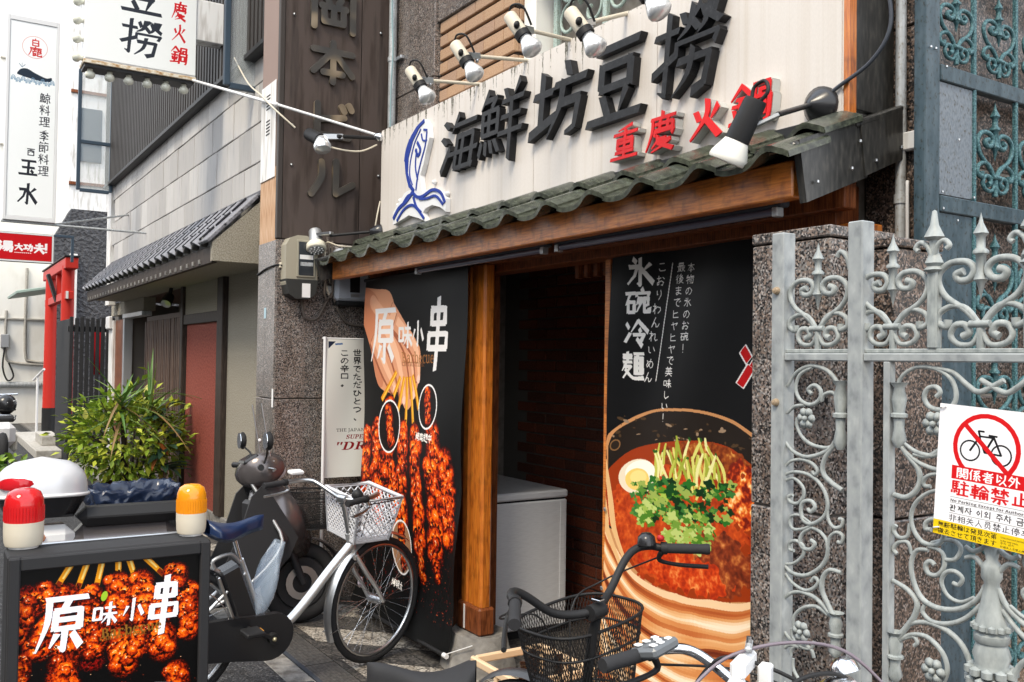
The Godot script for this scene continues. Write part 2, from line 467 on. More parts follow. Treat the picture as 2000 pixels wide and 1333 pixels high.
	"断": "1,2 1,18 10,18/5,1 5,16/2,3 3,6/9,2 7,6/2,9 10,9/5,9 2,14/6,10 9,14/17,1 12,3 12,10 10,19/12,8 20,8/16,8 16,19",
	"は": "3,2 2,10 3,18/8,6 18,6/14,2 14,15 10,18 8,15 12,13 18,17",
	"発": "3,3 8,3 1,10/4,5 6,7/12,1 14,6 19,10/17,2 14,5/19,5 16,7/5,10 15,10/3,13 17,13/8,10 7,14 3,19/12,10 12,18 18,18 18,16",
	"見": "5,1 15,1 15,12/5,12 15,12/5,12 5,1/5,5 15,5/5,8 15,8/8,12 7,15 2,19/12,12 12,18 18,18 18,15",
	"次": "2,4 5,7/1,16 6,10/10,1 7,8/9,5 19,5 16,9/13,6 12,12 6,19/13,11 19,19",
	"第": "4,0 1,4/3,2 9,2/13,0 11,4/12,2 19,2/4,6 16,6 16,9/4,9 16,9/4,9 3,13 17,13 16,18 13,18/10,6 10,20/9,13 2,19",
	"撤": "1,5 6,5/4,1 4,18 2,17/1,13 6,10/7,3 14,3/10,1 9,6 13,6/8,9 8,19/8,9 13,9 13,18/8,12 13,12/8,15 13,15/17,1 14,8/16,5 20,5 13,19/15,8 20,19",
	"去": "4,4 16,4/10,1 10,9/1,9 19,9/9,9 4,17 15,16/13,13 17,19",
	"さ": "3,6 17,5/8,1 14,11/5,13 6,17 15,18",
	"せ": "1,8 19,7/14,3 14,12 11,12/6,4 6,15 9,18 17,18",
	"て": "2,4 18,3/17,3 10,7 8,13 11,17 16,18",
	"頂": "1,3 9,3/5,3 5,18 3,17/10,2 20,2/15,2 14,5/11,5 19,5 19,14/11,14 19,14/11,14 11,5/11,8 19,8/11,11 19,11/13,15 10,19/17,15 20,19",
	"き": "3,4 15,3/3,8 16,7/8,1 14,12/5,13 6,17 14,18",
	"す": "1,5 19,5/11,1 11,12 8,14 7,10 11,9 11,14 7,19",
}

# strokes of a character, smoothed where they bend gently, in 0..1 with y down
func strokes_of(ch: String) -> Array:
	var out := []
	for s in GLYPH[ch].split("/"):
		var p := []
		for xy in s.split(" "):
			var q: PackedStringArray = xy.split(",")
			p.append(Vector2(float(q[0]), float(q[1])) / 20.0)
		var gentle := p.size() > 2
		for i in range(1, p.size() - 1):
			if abs((p[i] - p[i - 1]).angle_to(p[i + 1] - p[i])) > 1.15: gentle = false
		if gentle: p = curve(p, 4)
		out.append(p)
	return out

# stroke widths like a loaded brush: full at the start, thin in the middle, sweeping strokes run out
func brush(p: Array, w: float, soft: float) -> Array:
	var a: Vector2 = p[0]
	var b: Vector2 = p[p.size() - 1]
	var d := b - a
	var end := 1.0
	if d.x < -0.08 and d.y > 0.1: end = 0.3
	elif d.x > 0.15 and d.y > 0.15: end = 1.35
	elif p.size() > 2 and d.x <= 0.1: end = 0.55
	var m := p.size()
	var horiz: bool = abs(d.x) > 3.0 * abs(d.y)
	var r := []
	for i in m:
		var t := float(i) / (m - 1)
		var k: float = 1.0 + 0.25 * (0.5 - t) if end < 0.9 else 0.86 + 0.5 * abs(t - 0.5)
		k = lerpf(k, end, clampf(t * 1.8 - 0.8, 0.0, 1.0)) if end != 1.0 else k
		r.append(w * lerpf(1.0, k * (0.8 if horiz else 1.0), soft))
	return r

# outline of one stroke
func outline(p: Array, r: Array, slant: float) -> PackedVector2Array:
	var lft := []
	var rgt := []
	var m := p.size()
	for i in m:
		var t: Vector2
		if i == 0: t = (p[1] - p[0]).normalized()
		elif i == m - 1: t = (p[i] - p[i - 1]).normalized()
		else: t = ((p[i + 1] - p[i]).normalized() + (p[i] - p[i - 1]).normalized()).normalized()
		var k: float = 1.0
		if i > 0 and i < m - 1: k = 1.0 / max(0.5, t.dot((p[i] - p[i - 1]).normalized()))
		var q: Vector2 = Vector2(-t.y, t.x) * r[i] * k
		var e: Vector2 = t * r[i] * (0.45 if i == m - 1 else (-0.45 if i == 0 else 0.0))
		lft.append(p[i] + q + e + (t * r[i] * slant if i == 0 or i == m - 1 else Vector2()))
		rgt.append(p[i] - q + e - (t * r[i] * slant if i == 0 or i == m - 1 else Vector2()))
	rgt.reverse()
	return PackedVector2Array(lft + rgt)

# a raised letter: x right, y up, from z = 0 to depth, centred on the origin
func letter(mb: MB, ch: String, w: float, h: float, depth: float, weight: float, xf := Transform3D(), soft := 1.0, shear := 0.0, slant := 0.35) -> MB:
	var k := 0
	for p in strokes_of(ch):
		var q := []
		for a in p:
			var y: float = (0.5 - a.y) * h
			q.append(Vector2((a.x - 0.5) * w + y * shear, y))
		var r := brush(p, weight, soft)
		var m := q.size()
		for i in m - 1:   # each piece of a stroke is its own short prism, so crossing strokes never share a plane
			k += 1
			var sub := [q[i], q[i + 1]]
			var o := outline(sub, [r[i], r[i + 1]], slant if i == 0 or i == m - 2 else 0.0)
			if soft == 0.0:      # round-ended strokes
				o = PackedVector2Array()
				var dr: float = (q[i + 1] - q[i]).angle()
				for e in 18:
					var an: float = dr - PI / 2 + TAU * (e if e < 9 else e - 1) / 16.0
					o.append((q[i + 1] if e < 9 else q[i]) + Vector2.from_angle(an) * weight)
			mb.prism(o, depth + k * 0.00012, xf)
	return mb

# ---------------------------------------------------------------- painting prints
func fill_poly(im: Image, pts, col: Color) -> void:
	var m: int = pts.size()
	var y0 := 1e9
	var y1 := -1e9
	for p in pts: y0 = min(y0, p.y); y1 = max(y1, p.y)
	var w := im.get_width()
	for y in range(max(0, int(ceil(y0 - 0.5))), min(im.get_height() - 1, int(floor(y1 - 0.5))) + 1):
		var yc := y + 0.5
		var xs := []
		for i in m:
			var a: Vector2 = pts[i]
			var b: Vector2 = pts[(i + 1) % m]
			if (a.y <= yc) != (b.y <= yc): xs.append(a.x + (yc - a.y) / (b.y - a.y) * (b.x - a.x))
		xs.sort()
		for i in range(0, xs.size() - 1, 2):
			var xa: int = max(0, int(round(xs[i])))
			var xb: int = min(w, int(round(xs[i + 1])))
			if xb > xa: im.fill_rect(Rect2i(xa, y, xb - xa, 1), col)

func disc(im: Image, c: Vector2, rx: float, ry: float, col: Color, turn := 0.0) -> void:
	var p := PackedVector2Array()
	for i in 28: p.append(c + (Vector2(cos(TAU * i / 28) * rx, sin(TAU * i / 28) * ry)).rotated(turn))
	fill_poly(im, p, col)

func line_paint(im: Image, p: Array, r: Array, col: Color, slant := 0.0) -> void:
	for i in p.size() - 1:
		fill_poly(im, outline([p[i], p[i + 1]], [r[i], r[i + 1]], slant), col)
	for i in range(1, p.size() - 1): disc(im, p[i], r[i], r[i], col)

func glyph_paint(im: Image, ch: String, rc: Rect2, col: Color, weight := 0.05, soft := 0.6, shear := 0.0) -> void:
	if not GLYPH.has(ch): return
	for p in strokes_of(ch):
		var q := []
		for a in p: q.append(rc.position + Vector2(a.x * rc.size.x + (0.5 - a.y) * rc.size.y * shear, a.y * rc.size.y))
		line_paint(im, q, brush(p, weight * max(rc.size.x, rc.size.y), soft), col, 0.3 * soft)

func column_paint(im: Image, text: String, at: Vector2, size: float, pitch: float, col: Color, weight := 0.05, soft := 0.6) -> void:
	for i in text.length():
		glyph_paint(im, text[i], Rect2(at + Vector2(0, pitch * i), Vector2(size, size)), col, weight, soft)

func row_paint(im: Image, text: String, at: Vector2, size: Vector2, pitch: float, col: Color, weight := 0.05, soft := 0.3) -> void:
	var x := at.x
	for ch in text:
		if ch == " ": x += pitch * 0.45
		else:
			glyph_paint(im, ch, Rect2(Vector2(x, at.y), size), col, weight, soft)
			x += pitch

# Latin lettering: the outlines of a font's text, filled
func latin_paint(im: Image, text: String, at: Vector2, height: float, col: Color, face := "Droid Serif", bold := false, shear := 0.0, squeeze := 1.0, turn := 0.0) -> void:
	var f := SystemFont.new()
	f.font_names = PackedStringArray([face])
	f.font_weight = 700 if bold else 400
	var tm := TextMesh.new()
	tm.font = f; tm.text = text; tm.font_size = 64; tm.depth = 0.0; tm.pixel_size = 1.0; tm.curve_step = 2.0
	tm.horizontal_alignment = HORIZONTAL_ALIGNMENT_LEFT
	var ar := tm.get_mesh_arrays()
	if ar.size() == 0 or ar[0] == null: return
	var vs: PackedVector3Array = ar[0]
	var ii: PackedInt32Array = ar[Mesh.ARRAY_INDEX] if ar[Mesh.ARRAY_INDEX] != null else PackedInt32Array(range(vs.size()))
	var s := height / 46.0
	for k in range(0, ii.size(), 3):
		var t := PackedVector2Array()
		for e in 3:
			var p := vs[ii[k + e]]
			t.append(at + Vector2((p.x + p.y * shear) * s * squeeze, -p.y * s).rotated(turn))
		if abs((t[1] - t[0]).cross(t[2] - t[0])) > 0.02: fill_poly(im, t, col)

# ---------------------------------------------------------------- printed pictures (computed images)
func canvas(w: int, h: int, col: Color) -> Image:
	var im := Image.create(w, h, false, Image.FORMAT_RGB8)
	im.fill(col)
	return im

func ramp(stops: Array, t: float) -> Color:
	for i in range(1, stops.size()):
		if t <= stops[i][0]:
			var k: float = (t - stops[i - 1][0]) / (stops[i][0] - stops[i - 1][0])
			return stops[i - 1][1].lerp(stops[i][1], clampf(k, 0, 1))
	return stops[-1][1]

# speckle the inked picture inside a shape with noise colours
func mottle(im: Image, c: Vector2, rx: float, ry: float, stops: Array, fn: FastNoiseLite, rough := 0.35, gain := 1.0, turn := 0.0, lift := 0.0, rim := 0.0, relief := 0.0) -> void:
	var R := int(max(rx, ry) * 1.35)
	for y in range(max(0, int(c.y) - R), min(im.get_height(), int(c.y) + R)):
		for x in range(max(0, int(c.x) - R), min(im.get_width(), int(c.x) + R)):
			var d := (Vector2(x, y) - c).rotated(-turn)
			var e := Vector2(d.x / rx, d.y / ry).length()
			if e > 1.35: continue
			var nz := fn.get_noise_2d(x, y)
			if e + nz * rough > 1.0: continue
			var fine := fn.get_noise_2d(x * 3.1 + 300, y * 3.1)
			im.set_pixel(x, y, ramp(stops, clampf(0.48 + lift + (nz * 0.7 + fine * 0.42) * gain - rim * max(0.0, e - 0.55) - relief * (0.6 * d.x / rx + 0.8 * d.y / ry), 0, 1)))

func meat_stops() -> Array:
	return [[0.0, Color(0.045, 0.012, 0.008)], [0.22, Color(0.26, 0.04, 0.012)], [0.38, Color(0.6, 0.12, 0.02)], [0.54, Color(0.9, 0.3, 0.02)], [0.72, Color(1.0, 0.47, 0.05)], [0.88, Color(1.0, 0.66, 0.22)], [1.0, Color(1, 0.93, 0.8)]]

func skewer(im: Image, a: Vector2, b: Vector2, r: float, fn: FastNoiseLite, g: RandomNumberGenerator) -> void:
	var n := int((b - a).length() / (r * 0.8)) + 1
	for i in n + 1:
		var p := a.lerp(b, float(i) / n) + Vector2(g.randf_range(-0.2, 0.2), 0) * r
		var tone := g.randf_range(-0.06, 0.1)
		mottle(im, p, r, r * 0.95, meat_stops(), fn, 0.25, 0.3, 0.0, tone - 0.12, 0.4)
		for k in 6:      # knobbly pieces of meat, glossy on top, burnt between
			var q := p + Vector2.from_angle(g.randf() * TAU) * r * sqrt(g.randf()) * 0.62
			var s := r * g.randf_range(0.36, 0.6)
			mottle(im, q, s * g.randf_range(0.9, 1.25), s, meat_stops(), fn, 0.2, 0.24, g.randf() * 0.8, tone + g.randf_range(-0.06, 0.12), 0.7, 0.26)
			for j in 3: disc(im, q + Vector2(g.randf_range(-0.55, 0.2), g.randf_range(-0.6, 0.0)) * s, s * g.randf_range(0.05, 0.16), s * g.randf_range(0.04, 0.1), Color(1, 0.9, 0.76) if j else Color(1, 0.72, 0.34), g.randf() * 3.0)

func food_noise(f: float, s: int) -> FastNoiseLite:
	var fn := FastNoiseLite.new()
	fn.noise_type = FastNoiseLite.TYPE_SIMPLEX
	fn.frequency = f
	fn.fractal_octaves = 2
	fn.seed = s
	return fn

func print_lightbox() -> Image:
	var im := canvas(512, 788, Color(0.045, 0.04, 0.04))
	var g := RandomNumberGenerator.new()
	g.seed = 5
	var fn := food_noise(0.075, 4)
	var q := func(x: float, y: float) -> Vector2: return Vector2((x - 130) * 0.348, (y - 400 + 0.068 * (x - 130)) * 0.348)
	var dark := Color(0.16, 0.02, 0.01)
	for b in [[180, 560, 60, 40], [470, 550, 90, 34], [1560, 800, 60, 160], [700, 1200, 90, 60]]:
		mottle(im, q.call(b[0], b[1]), b[2] * 0.4, b[3] * 0.4, [[0, Color(0.06, 0.01, 0.01)], [1, Color(0.6, 0.06, 0.03)]], fn)
	for s in [[510, 375, 400, 560], [640, 365, 565, 590], [765, 355, 715, 600], [900, 345, 900, 500], [990, 335, 1045, 500], [1130, 325, 1290, 480]]:
		var a: Vector2 = q.call(s[0], s[1])
		var b: Vector2 = q.call(s[2], s[3])
		line_paint(im, [a, b], [9.5, 7.5], Color(0.93, 0.6, 0.09))
		line_paint(im, [a + Vector2(3, 0), a.lerp(b, 0.55) + Vector2(2.5, 0)], [3.5, 2.5], Color(1.0, 0.86, 0.5))
		line_paint(im, [a.lerp(b, 0.72), b], [7, 7.5], Color(0.5, 0.14, 0.03))
	for s in [[160, 660, 110, 900, 85], [1500, 620, 1540, 980, 80], [320, 590, 170, 760, 88], [480, 620, 240, 1060, 85], [690, 640, 560, 1020, 88], [890, 530, 900, 860, 90], [1090, 530, 1130, 900, 95], [1380, 470, 1390, 560, 90], [1290, 760, 1250, 880, 90],
			[160, 1150, 100, 1400, 75], [480, 1090, 520, 2000, 105], [940, 1050, 950, 1230, 100], [1300, 1000, 1290, 1120, 105], [1100, 980, 1080, 1100, 80], [740, 900, 720, 1080, 85], [330, 900, 300, 1050, 85], [1420, 1330, 1400, 2200, 90], [240, 1500, 200, 2300, 95], [900, 1500, 950, 2300, 100]]:
		skewer(im, q.call(s[0], s[1]), q.call(s[2], s[3]), s[4] * 0.43, fn, g)
	for k in 260:   # charred flecks and sparks in the dark
		var p := Vector2(g.randf() * 512, 200 + g.randf() * 560)
		disc(im, p, g.randf_range(0.6, 1.6), g.randf_range(0.6, 1.4), [Color(0.9, 0.3, 0.1), Color(1, 0.8, 0.6), Color(0.5, 0.08, 0.03)][k % 3])
	disc(im, q.call(790, 640), 9, 15, Color(0.62, 0.78, 0.2), 0.3)
	var sh := Vector2(1.5, 2.0)
	var rects := {"原": [255, 610, 680, 1075, 0.052], "味": [700, 695, 895, 890, 0.056], "小": [935, 670, 1125, 870, 0.06], "串": [1150, 505, 1450, 975, 0.05]}
	for pass_ in 2:
		for ch in rects:
			var e: Array = rects[ch]
			var a: Vector2 = q.call(e[0], e[1])
			var b: Vector2 = q.call(e[2], e[3])
			if pass_ == 0: glyph_paint(im, ch, Rect2(a + sh, b - a), Color(0.08, 0.02, 0.05), e[4], 1.0, 0.1)
			else: glyph_paint(im, ch, Rect2(a, b - a), Color(0.99, 0.98, 1.0), e[4], 1.0, 0.1)
	latin_paint(im, "Barbecue", q.call(765, 958), 27, Color(0.55, 0.39, 0.14), "Droid Serif", true, 0.0, 1.0, -0.02)
	latin_paint(im, "characteristic", q.call(756, 1002), 14, Color(0.5, 0.36, 0.13), "Droid Serif", true, 0.0, 1.0, -0.02)
	return im

func print_skewer_banner() -> Image:
	var im := canvas(512, 784, Color(0.055, 0.055, 0.058))
	var g := RandomNumberGenerator.new()
	g.seed = 11
	var fn := food_noise(0.07, 8)
	# the hand that holds the sticks (a printed photograph)
	var hand := curve([Vector2(0, 18), Vector2(70, 26), Vector2(148, 36), Vector2(181, 82), Vector2(195, 127), Vector2(250, 140), Vector2(295, 165), Vector2(302, 213), Vector2(289, 255), Vector2(255, 300), Vector2(224, 305), Vector2(190, 270), Vector2(147, 273), Vector2(81, 253), Vector2(45, 170), Vector2(0, 110)], 4)
	fill_poly(im, hand, Color(0.86, 0.6, 0.45))
	fill_poly(im, curve([Vector2(0, 18), Vector2(70, 40), Vector2(110, 90), Vector2(90, 170), Vector2(110, 250), Vector2(81, 253), Vector2(45, 170), Vector2(0, 110)], 4), Color(0.79, 0.5, 0.36))
	for e in [[[[70, 150], [120, 215], [165, 262]], 24, 15], [[[120, 120], [175, 185], [215, 285]], 27, 16], [[[160, 90], [240, 165], [268, 270]], 28, 16], [[[185, 110], [270, 170], [290, 235]], 22, 14]]:   # the fingers
		var fp := []
		for p in e[0]: fp.append(Vector2(p[0], p[1]))
		fp = curve(fp, 6)
		var shade := []
		var lit := []
		for p in fp: shade.append(p + Vector2(-4, 3)); lit.append(p + Vector2(5, -3))
		line_paint(im, shade, taper(fp.size(), e[1] + 2, e[1] - 2, e[2]), Color(0.62, 0.35, 0.24))
		line_paint(im, fp, taper(fp.size(), e[1], e[1] - 4, e[2] - 2), Color(0.86, 0.6, 0.46))
		line_paint(im, lit, taper(fp.size(), e[1] * 0.5, e[1] * 0.42, e[2] * 0.4), Color(0.93, 0.72, 0.58))
		disc(im, fp[-1] + Vector2(3, 2), 9, 10, Color(0.95, 0.78, 0.7), 0.2)
	for k in 8: disc(im, Vector2(60 + k * 12, 60 + k * 7), 26 - k, 18, Color(0.88, 0.63, 0.49).lerp(Color(0.93, 0.72, 0.58), k / 8.0), 0.5)
	for s in [[176, 224, 105, 288], [196, 236, 148, 300], [216, 236, 189, 310], [231, 236, 235, 350], [246, 235, 283, 350], [262, 231, 304, 300]]:
		var a := Vector2(s[0], s[1])
		var b := Vector2(s[2], s[3])
		line_paint(im, [a, b], [6, 7], Color(0.88, 0.58, 0.1))
		line_paint(im, [a + Vector2(2, 0), b + Vector2(2, 0)], [1.5, 2], Color(1, 0.8, 0.3))
	for s in [[25, 380, 30, 520, 30], [80, 365, 110, 560, 32], [145, 310, 150, 470, 34], [222, 360, 235, 600, 33], [298, 362, 330, 590, 34], [388, 350, 410, 600, 36], [450, 400, 470, 560, 30], [180, 480, 210, 600, 30]]:
		skewer(im, Vector2(s[0], s[1]), Vector2(s[2], s[3]), s[4], fn, g)
	for s in [[330, 600, 350, 660, 16], [404, 610, 416, 650, 14]]: skewer(im, Vector2(s[0], s[1]), Vector2(s[2], s[3]), s[4], fn, g)
	for k in 420:
		var p := Vector2(g.randf() * 512, 590 + g.randf() * 150)
		disc(im, p, g.randf_range(0.5, 1.5), g.randf_range(0.5, 1.5), [Color(0.7, 0.12, 0.05), Color(0.4, 0.05, 0.03), Color(0.8, 0.35, 0.2)][k % 3])
	for c in [[147, 350, 55, 60], [355, 295, 48, 47], [226, 618, 58, 60]]:   # white rings with close-ups of one stick
		var p := []
		for i in 33: p.append(Vector2(c[0] + cos(TAU * i / 32) * c[2], c[1] + sin(TAU * i / 32) * c[3]))
		fill_poly(im, p, Color(0.08, 0.05, 0.045) if c[1] < 500 else Color(0.62, 0.46, 0.34))
		skewer(im, Vector2(c[0] - 6, c[1] - c[3] * 0.6), Vector2(c[0] + 10, c[1] + c[3] * 0.55), c[2] * 0.36, fn, g)
		var rr := []
		for i in p.size(): rr.append(2.2)
		line_paint(im, p, rr, Color(0.95, 0.94, 0.93))
	row_paint(im, "烤鸡翅中", Vector2(300, 352), Vector2(21, 19), 23, Color(0.95, 0.93, 0.9), 0.075)
	row_paint(im, "烤明太", Vector2(168, 696), Vector2(22, 18), 24, Color(0.95, 0.93, 0.9), 0.075)
	var ink := Color(0.9, 0.89, 0.88)
	glyph_paint(im, "原", Rect2(48, 66, 138, 140), ink, 0.05, 1.0, 0.12)
	glyph_paint(im, "味", Rect2(192, 108, 64, 62), ink, 0.055, 1.0, 0.1)
	glyph_paint(im, "小", Rect2(256, 106, 62, 62), ink, 0.06, 1.0, 0.1)
	glyph_paint(im, "串", Rect2(326, 64, 120, 150), ink, 0.05, 1.0, 0.1)
	latin_paint(im, "Barbecue", Vector2(204, 190), 24, Color(0.62, 0.4, 0.2), "Droid Serif", false, 0.0, 1.12)
	latin_paint(im, "characteristic", Vector2(205, 203), 12, Color(0.5, 0.3, 0.16), "Droid Serif", false, 0.0, 1.1)
	return im

func print_noodle_banner() -> Image:
	var im := canvas(512, 984, Color(0.05, 0.05, 0.052))
	var g := RandomNumberGenerator.new()
	g.seed = 21
	var fn := food_noise(0.024, 5)
	var ink := Color(0.93, 0.92, 0.9)
	var W := 512.0
	# outside of the bowl: clear ice with brown and cream bands
	fill_poly(im, curve([Vector2(-30, 600), Vector2(0, 500), Vector2(0, 445), Vector2(15, 421), Vector2(74, 388), Vector2(136, 368), Vector2(196, 361), Vector2(280, 360), Vector2(357, 371), Vector2(409, 390), Vector2(512, 440)], 4) + [Vector2(512, 984), Vector2(-30, 984)], Color(0.78, 0.55, 0.36))
	fill_poly(im, curve([Vector2(6, 455), Vector2(24, 424), Vector2(76, 396), Vector2(138, 374), Vector2(198, 367), Vector2(280, 366), Vector2(357, 378), Vector2(409, 398), Vector2(512, 450)], 4) + [Vector2(512, 640), Vector2(6, 640)], Color(0.13, 0.1, 0.075))
	for k in 60:
		var p := Vector2(g.randf_range(10, 480), g.randf_range(385, 440))
		disc(im, p, g.randf_range(1, 12), g.randf_range(1, 4), Color(0.3, 0.22, 0.14) if k % 3 else Color(0.6, 0.5, 0.4), g.randf_range(-0.3, 0.3))
	# broth
	var broth := curve([Vector2(-20, 545), Vector2(10, 505), Vector2(75, 459), Vector2(167, 435), Vector2(280, 421), Vector2(358, 426), Vector2(407, 447), Vector2(512, 500)], 4) + [Vector2(512, 700), Vector2(408, 711)] + curve([Vector2(408, 711), Vector2(331, 728), Vector2(239, 739), Vector2(138, 727), Vector2(55, 675), Vector2(13, 597), Vector2(-20, 545)], 4)
	fill_poly(im, broth, Color(0.6, 0.21, 0.05))
	mottle(im, Vector2(210, 600), 200, 130, [[0, Color(0.42, 0.12, 0.04)], [0.35, Color(0.66, 0.21, 0.06)], [0.6, Color(0.8, 0.31, 0.1)], [0.85, Color(0.9, 0.48, 0.2)], [1.0, Color(0.95, 0.7, 0.4)]], fn, 0.15, 0.3)
	mottle(im, Vector2(300, 460), 120, 36, [[0, Color(0.4, 0.14, 0.05)], [0.6, Color(0.62, 0.3, 0.1)], [1, Color(0.85, 0.6, 0.3)]], fn, 0.2, 0.7)
	mottle(im, Vector2(345, 655), 80, 60, [[0, Color(0.3, 0.1, 0.05)], [0.5, Color(0.55, 0.22, 0.1)], [0.8, Color(0.75, 0.42, 0.2)], [1, Color(0.9, 0.6, 0.35)]], fn, 0.2, 0.5)
	mottle(im, Vector2(250, 690), 120, 36, [[0, Color(0.55, 0.12, 0.04)], [0.5, Color(0.82, 0.26, 0.07)], [1, Color(1, 0.66, 0.36)]], fn, 0.3, 0.5)
	# lower bowl: rim bands and rippled ice
	var glassy := [[0.0, Color(0.42, 0.17, 0.09)], [0.25, Color(0.72, 0.36, 0.17)], [0.5, Color(0.87, 0.58, 0.34)], [0.72, Color(0.94, 0.75, 0.54)], [1.0, Color(0.99, 0.91, 0.8)]]
	for k in 68:
		var dn := k * 5.0
		var p := []
		var r := []
		for c in curve([Vector2(-40, 560 + dn), Vector2(3, 654 + dn), Vector2(73, 711 + dn), Vector2(148, 739 + dn), Vector2(239, 745 + dn), Vector2(340, 732 + dn), Vector2(404, 718 + dn), Vector2(540, 660 + dn)], 9):
			p.append(c + Vector2(0, fn.get_noise_2d(c.x * 0.25, dn * 0.3) * 4))
			r.append(5.5)
		for i in p.size() - 1:
			var v := clampf(0.56 + 0.5 * fn.get_noise_2d(dn * 1.3 + 40.0, 7.0) + 0.3 * fn.get_noise_2d(p[i].x * 0.12, dn * 0.5) - 0.3 * exp(-pow((dn - 95.0) / 26.0, 2.0)) + 0.25 * exp(-pow((dn - 40.0) / 12.0, 2.0)), 0, 1)
			if k < 3: v = 0.82
			line_paint(im, [p[i], p[i + 1]], [r[i], r[i]], ramp(glassy, v))
	# left side of the bowl seen through its wall
	for s in [[[-8, 470], [12, 560], [30, 640], [70, 700]], [[-20, 500], [0, 600], [10, 650], [60, 720]]]:
		var pts := []
		for p in s: pts.append(Vector2(p[0], p[1]))
		pts = curve(pts, 5)
		line_paint(im, pts, taper(pts.size(), 4, 9, 5), Color(0.9, 0.72, 0.5))
	# egg
	disc(im, Vector2(101, 514), 64, 38, Color(0.93, 0.87, 0.76), -0.2)
	disc(im, Vector2(108, 504), 50, 26, Color(0.98, 0.96, 0.9), -0.2)
	disc(im, Vector2(99, 520), 40, 24, Color(0.94, 0.8, 0.42), -0.15)
	disc(im, Vector2(102, 515), 28, 15, Color(0.96, 0.86, 0.54), -0.15)
	# cucumber strips
	for k in 44:
		var a := Vector2(g.randf_range(150, 330), g.randf_range(415, 470))
		var b := a + Vector2(g.randf_range(-26, 40), g.randf_range(34, 74))
		var p := curve([a, a.lerp(b, 0.5) + Vector2(g.randf_range(-8, 8), 0), b], 4)
		line_paint(im, p, taper(p.size(), 2.4, 4.2, 3.0), [Color(0.86, 0.84, 0.45), Color(0.76, 0.76, 0.32), Color(0.92, 0.9, 0.62), Color(0.62, 0.66, 0.22)][k % 4])
		if k % 5 == 0: disc(im, a, 5, 3, Color(0.13, 0.35, 0.1), g.randf() * 3)
	# spicy pickles on the right
	mottle(im, Vector2(400, 520), 46, 58, [[0, Color(0.45, 0.1, 0.04)], [0.4, Color(0.8, 0.28, 0.08)], [0.7, Color(0.95, 0.55, 0.22)], [1, Color(1, 0.85, 0.6)]], fn, 0.4, 1.0)
	# coriander: stems, then lobed leaves
	for k in 16:
		var a := Vector2(g.randf_range(120, 240), g.randf_range(520, 560))
		var b := a + Vector2(g.randf_range(20, 130), g.randf_range(-14, 70))
		var p := curve([a, a.lerp(b, 0.5) + Vector2(0, -8), b], 4)
		line_paint(im, p, taper(p.size(), 2.5, 3.2, 1.8), [Color(0.36, 0.55, 0.13), Color(0.66, 0.76, 0.3), Color(0.2, 0.42, 0.1)][k % 3])
	for k in 260:
		var t := g.randf()
		var c := Vector2(84 + t * 285, 560 - t * 26) + Vector2(g.randf_range(-20, 20), g.randf_range(-40, 40))
		if k > 150: c = Vector2(255 + g.randf_range(-66, 66), 606 + g.randf_range(-36, 40))
		if k > 230: c = Vector2(g.randf_range(104, 160), g.randf_range(560, 612))
		var col: Color = [Color(0.07, 0.27, 0.09), Color(0.16, 0.42, 0.13), Color(0.36, 0.54, 0.2), Color(0.6, 0.68, 0.32), Color(0.05, 0.19, 0.07), Color(0.22, 0.46, 0.2)][g.randi() % 6]
		if k > 150: col = [Color(0.62, 0.72, 0.32), Color(0.74, 0.8, 0.46), Color(0.45, 0.6, 0.22), Color(0.3, 0.5, 0.14)][g.randi() % 4]
		var p := PackedVector2Array()
		var r := g.randf_range(5, 15)
		var a0 := g.randf() * TAU
		for i in 22: p.append(c + Vector2.from_angle(a0 + TAU * i / 22) * r * (0.8 + 0.2 * cos(i * TAU / 22 * 4) + g.randf_range(-0.16, 0.12)) * Vector2(1.25, 0.8))
		fill_poly(im, p, col)
	disc(im, Vector2(26, 452), 17, 12, Color(0.5, 0.36, 0.22), -0.5)
	disc(im, Vector2(26, 452), 13, 9, Color(0.16, 0.12, 0.09), -0.5)
	# lettering
	var cols := [["氷", 55, 40, 78, 66], ["碗", 50, 108, 70, 62], ["冷", 50, 174, 66, 60], ["麺", 45, 242, 60, 62]]
	for c in cols: glyph_paint(im, c[0], Rect2(c[1], c[2], c[3], c[4]), ink, 0.062, 0.9)
	var t1 := "こおりわんれいめん"
	for i in 9: glyph_paint(im, t1[i], Rect2(142 - 4.4 * i, 53 + 29.2 * i, 25, 24), ink, 0.042, 0.1)
	line_paint(im, [Vector2(183, 59), Vector2(144, 306)], [1.3, 1.3], ink)
	var t2 := "最後までヒヤヒヤで美味しい！"
	for i in 14: glyph_paint(im, t2[i], Rect2(197 - 2.7 * i, 60 + 24.0 * i, 25, 20), ink, 0.042, 0.1)
	var t3 := "本物の氷のお碗！"
	for i in 8: glyph_paint(im, t3[i], Rect2(229 - 1.9 * i, 63 + 23.5 * i, 25, 20), ink, 0.042, 0.1)
	for pass_ in 2:
		glyph_paint(im, "冷", Rect2(384, 228, 110, 96), Color(0.95, 0.93, 0.92) if pass_ == 0 else Color(0.78, 0.06, 0.07), 0.105 if pass_ == 0 else 0.075, 0.5)
	return im

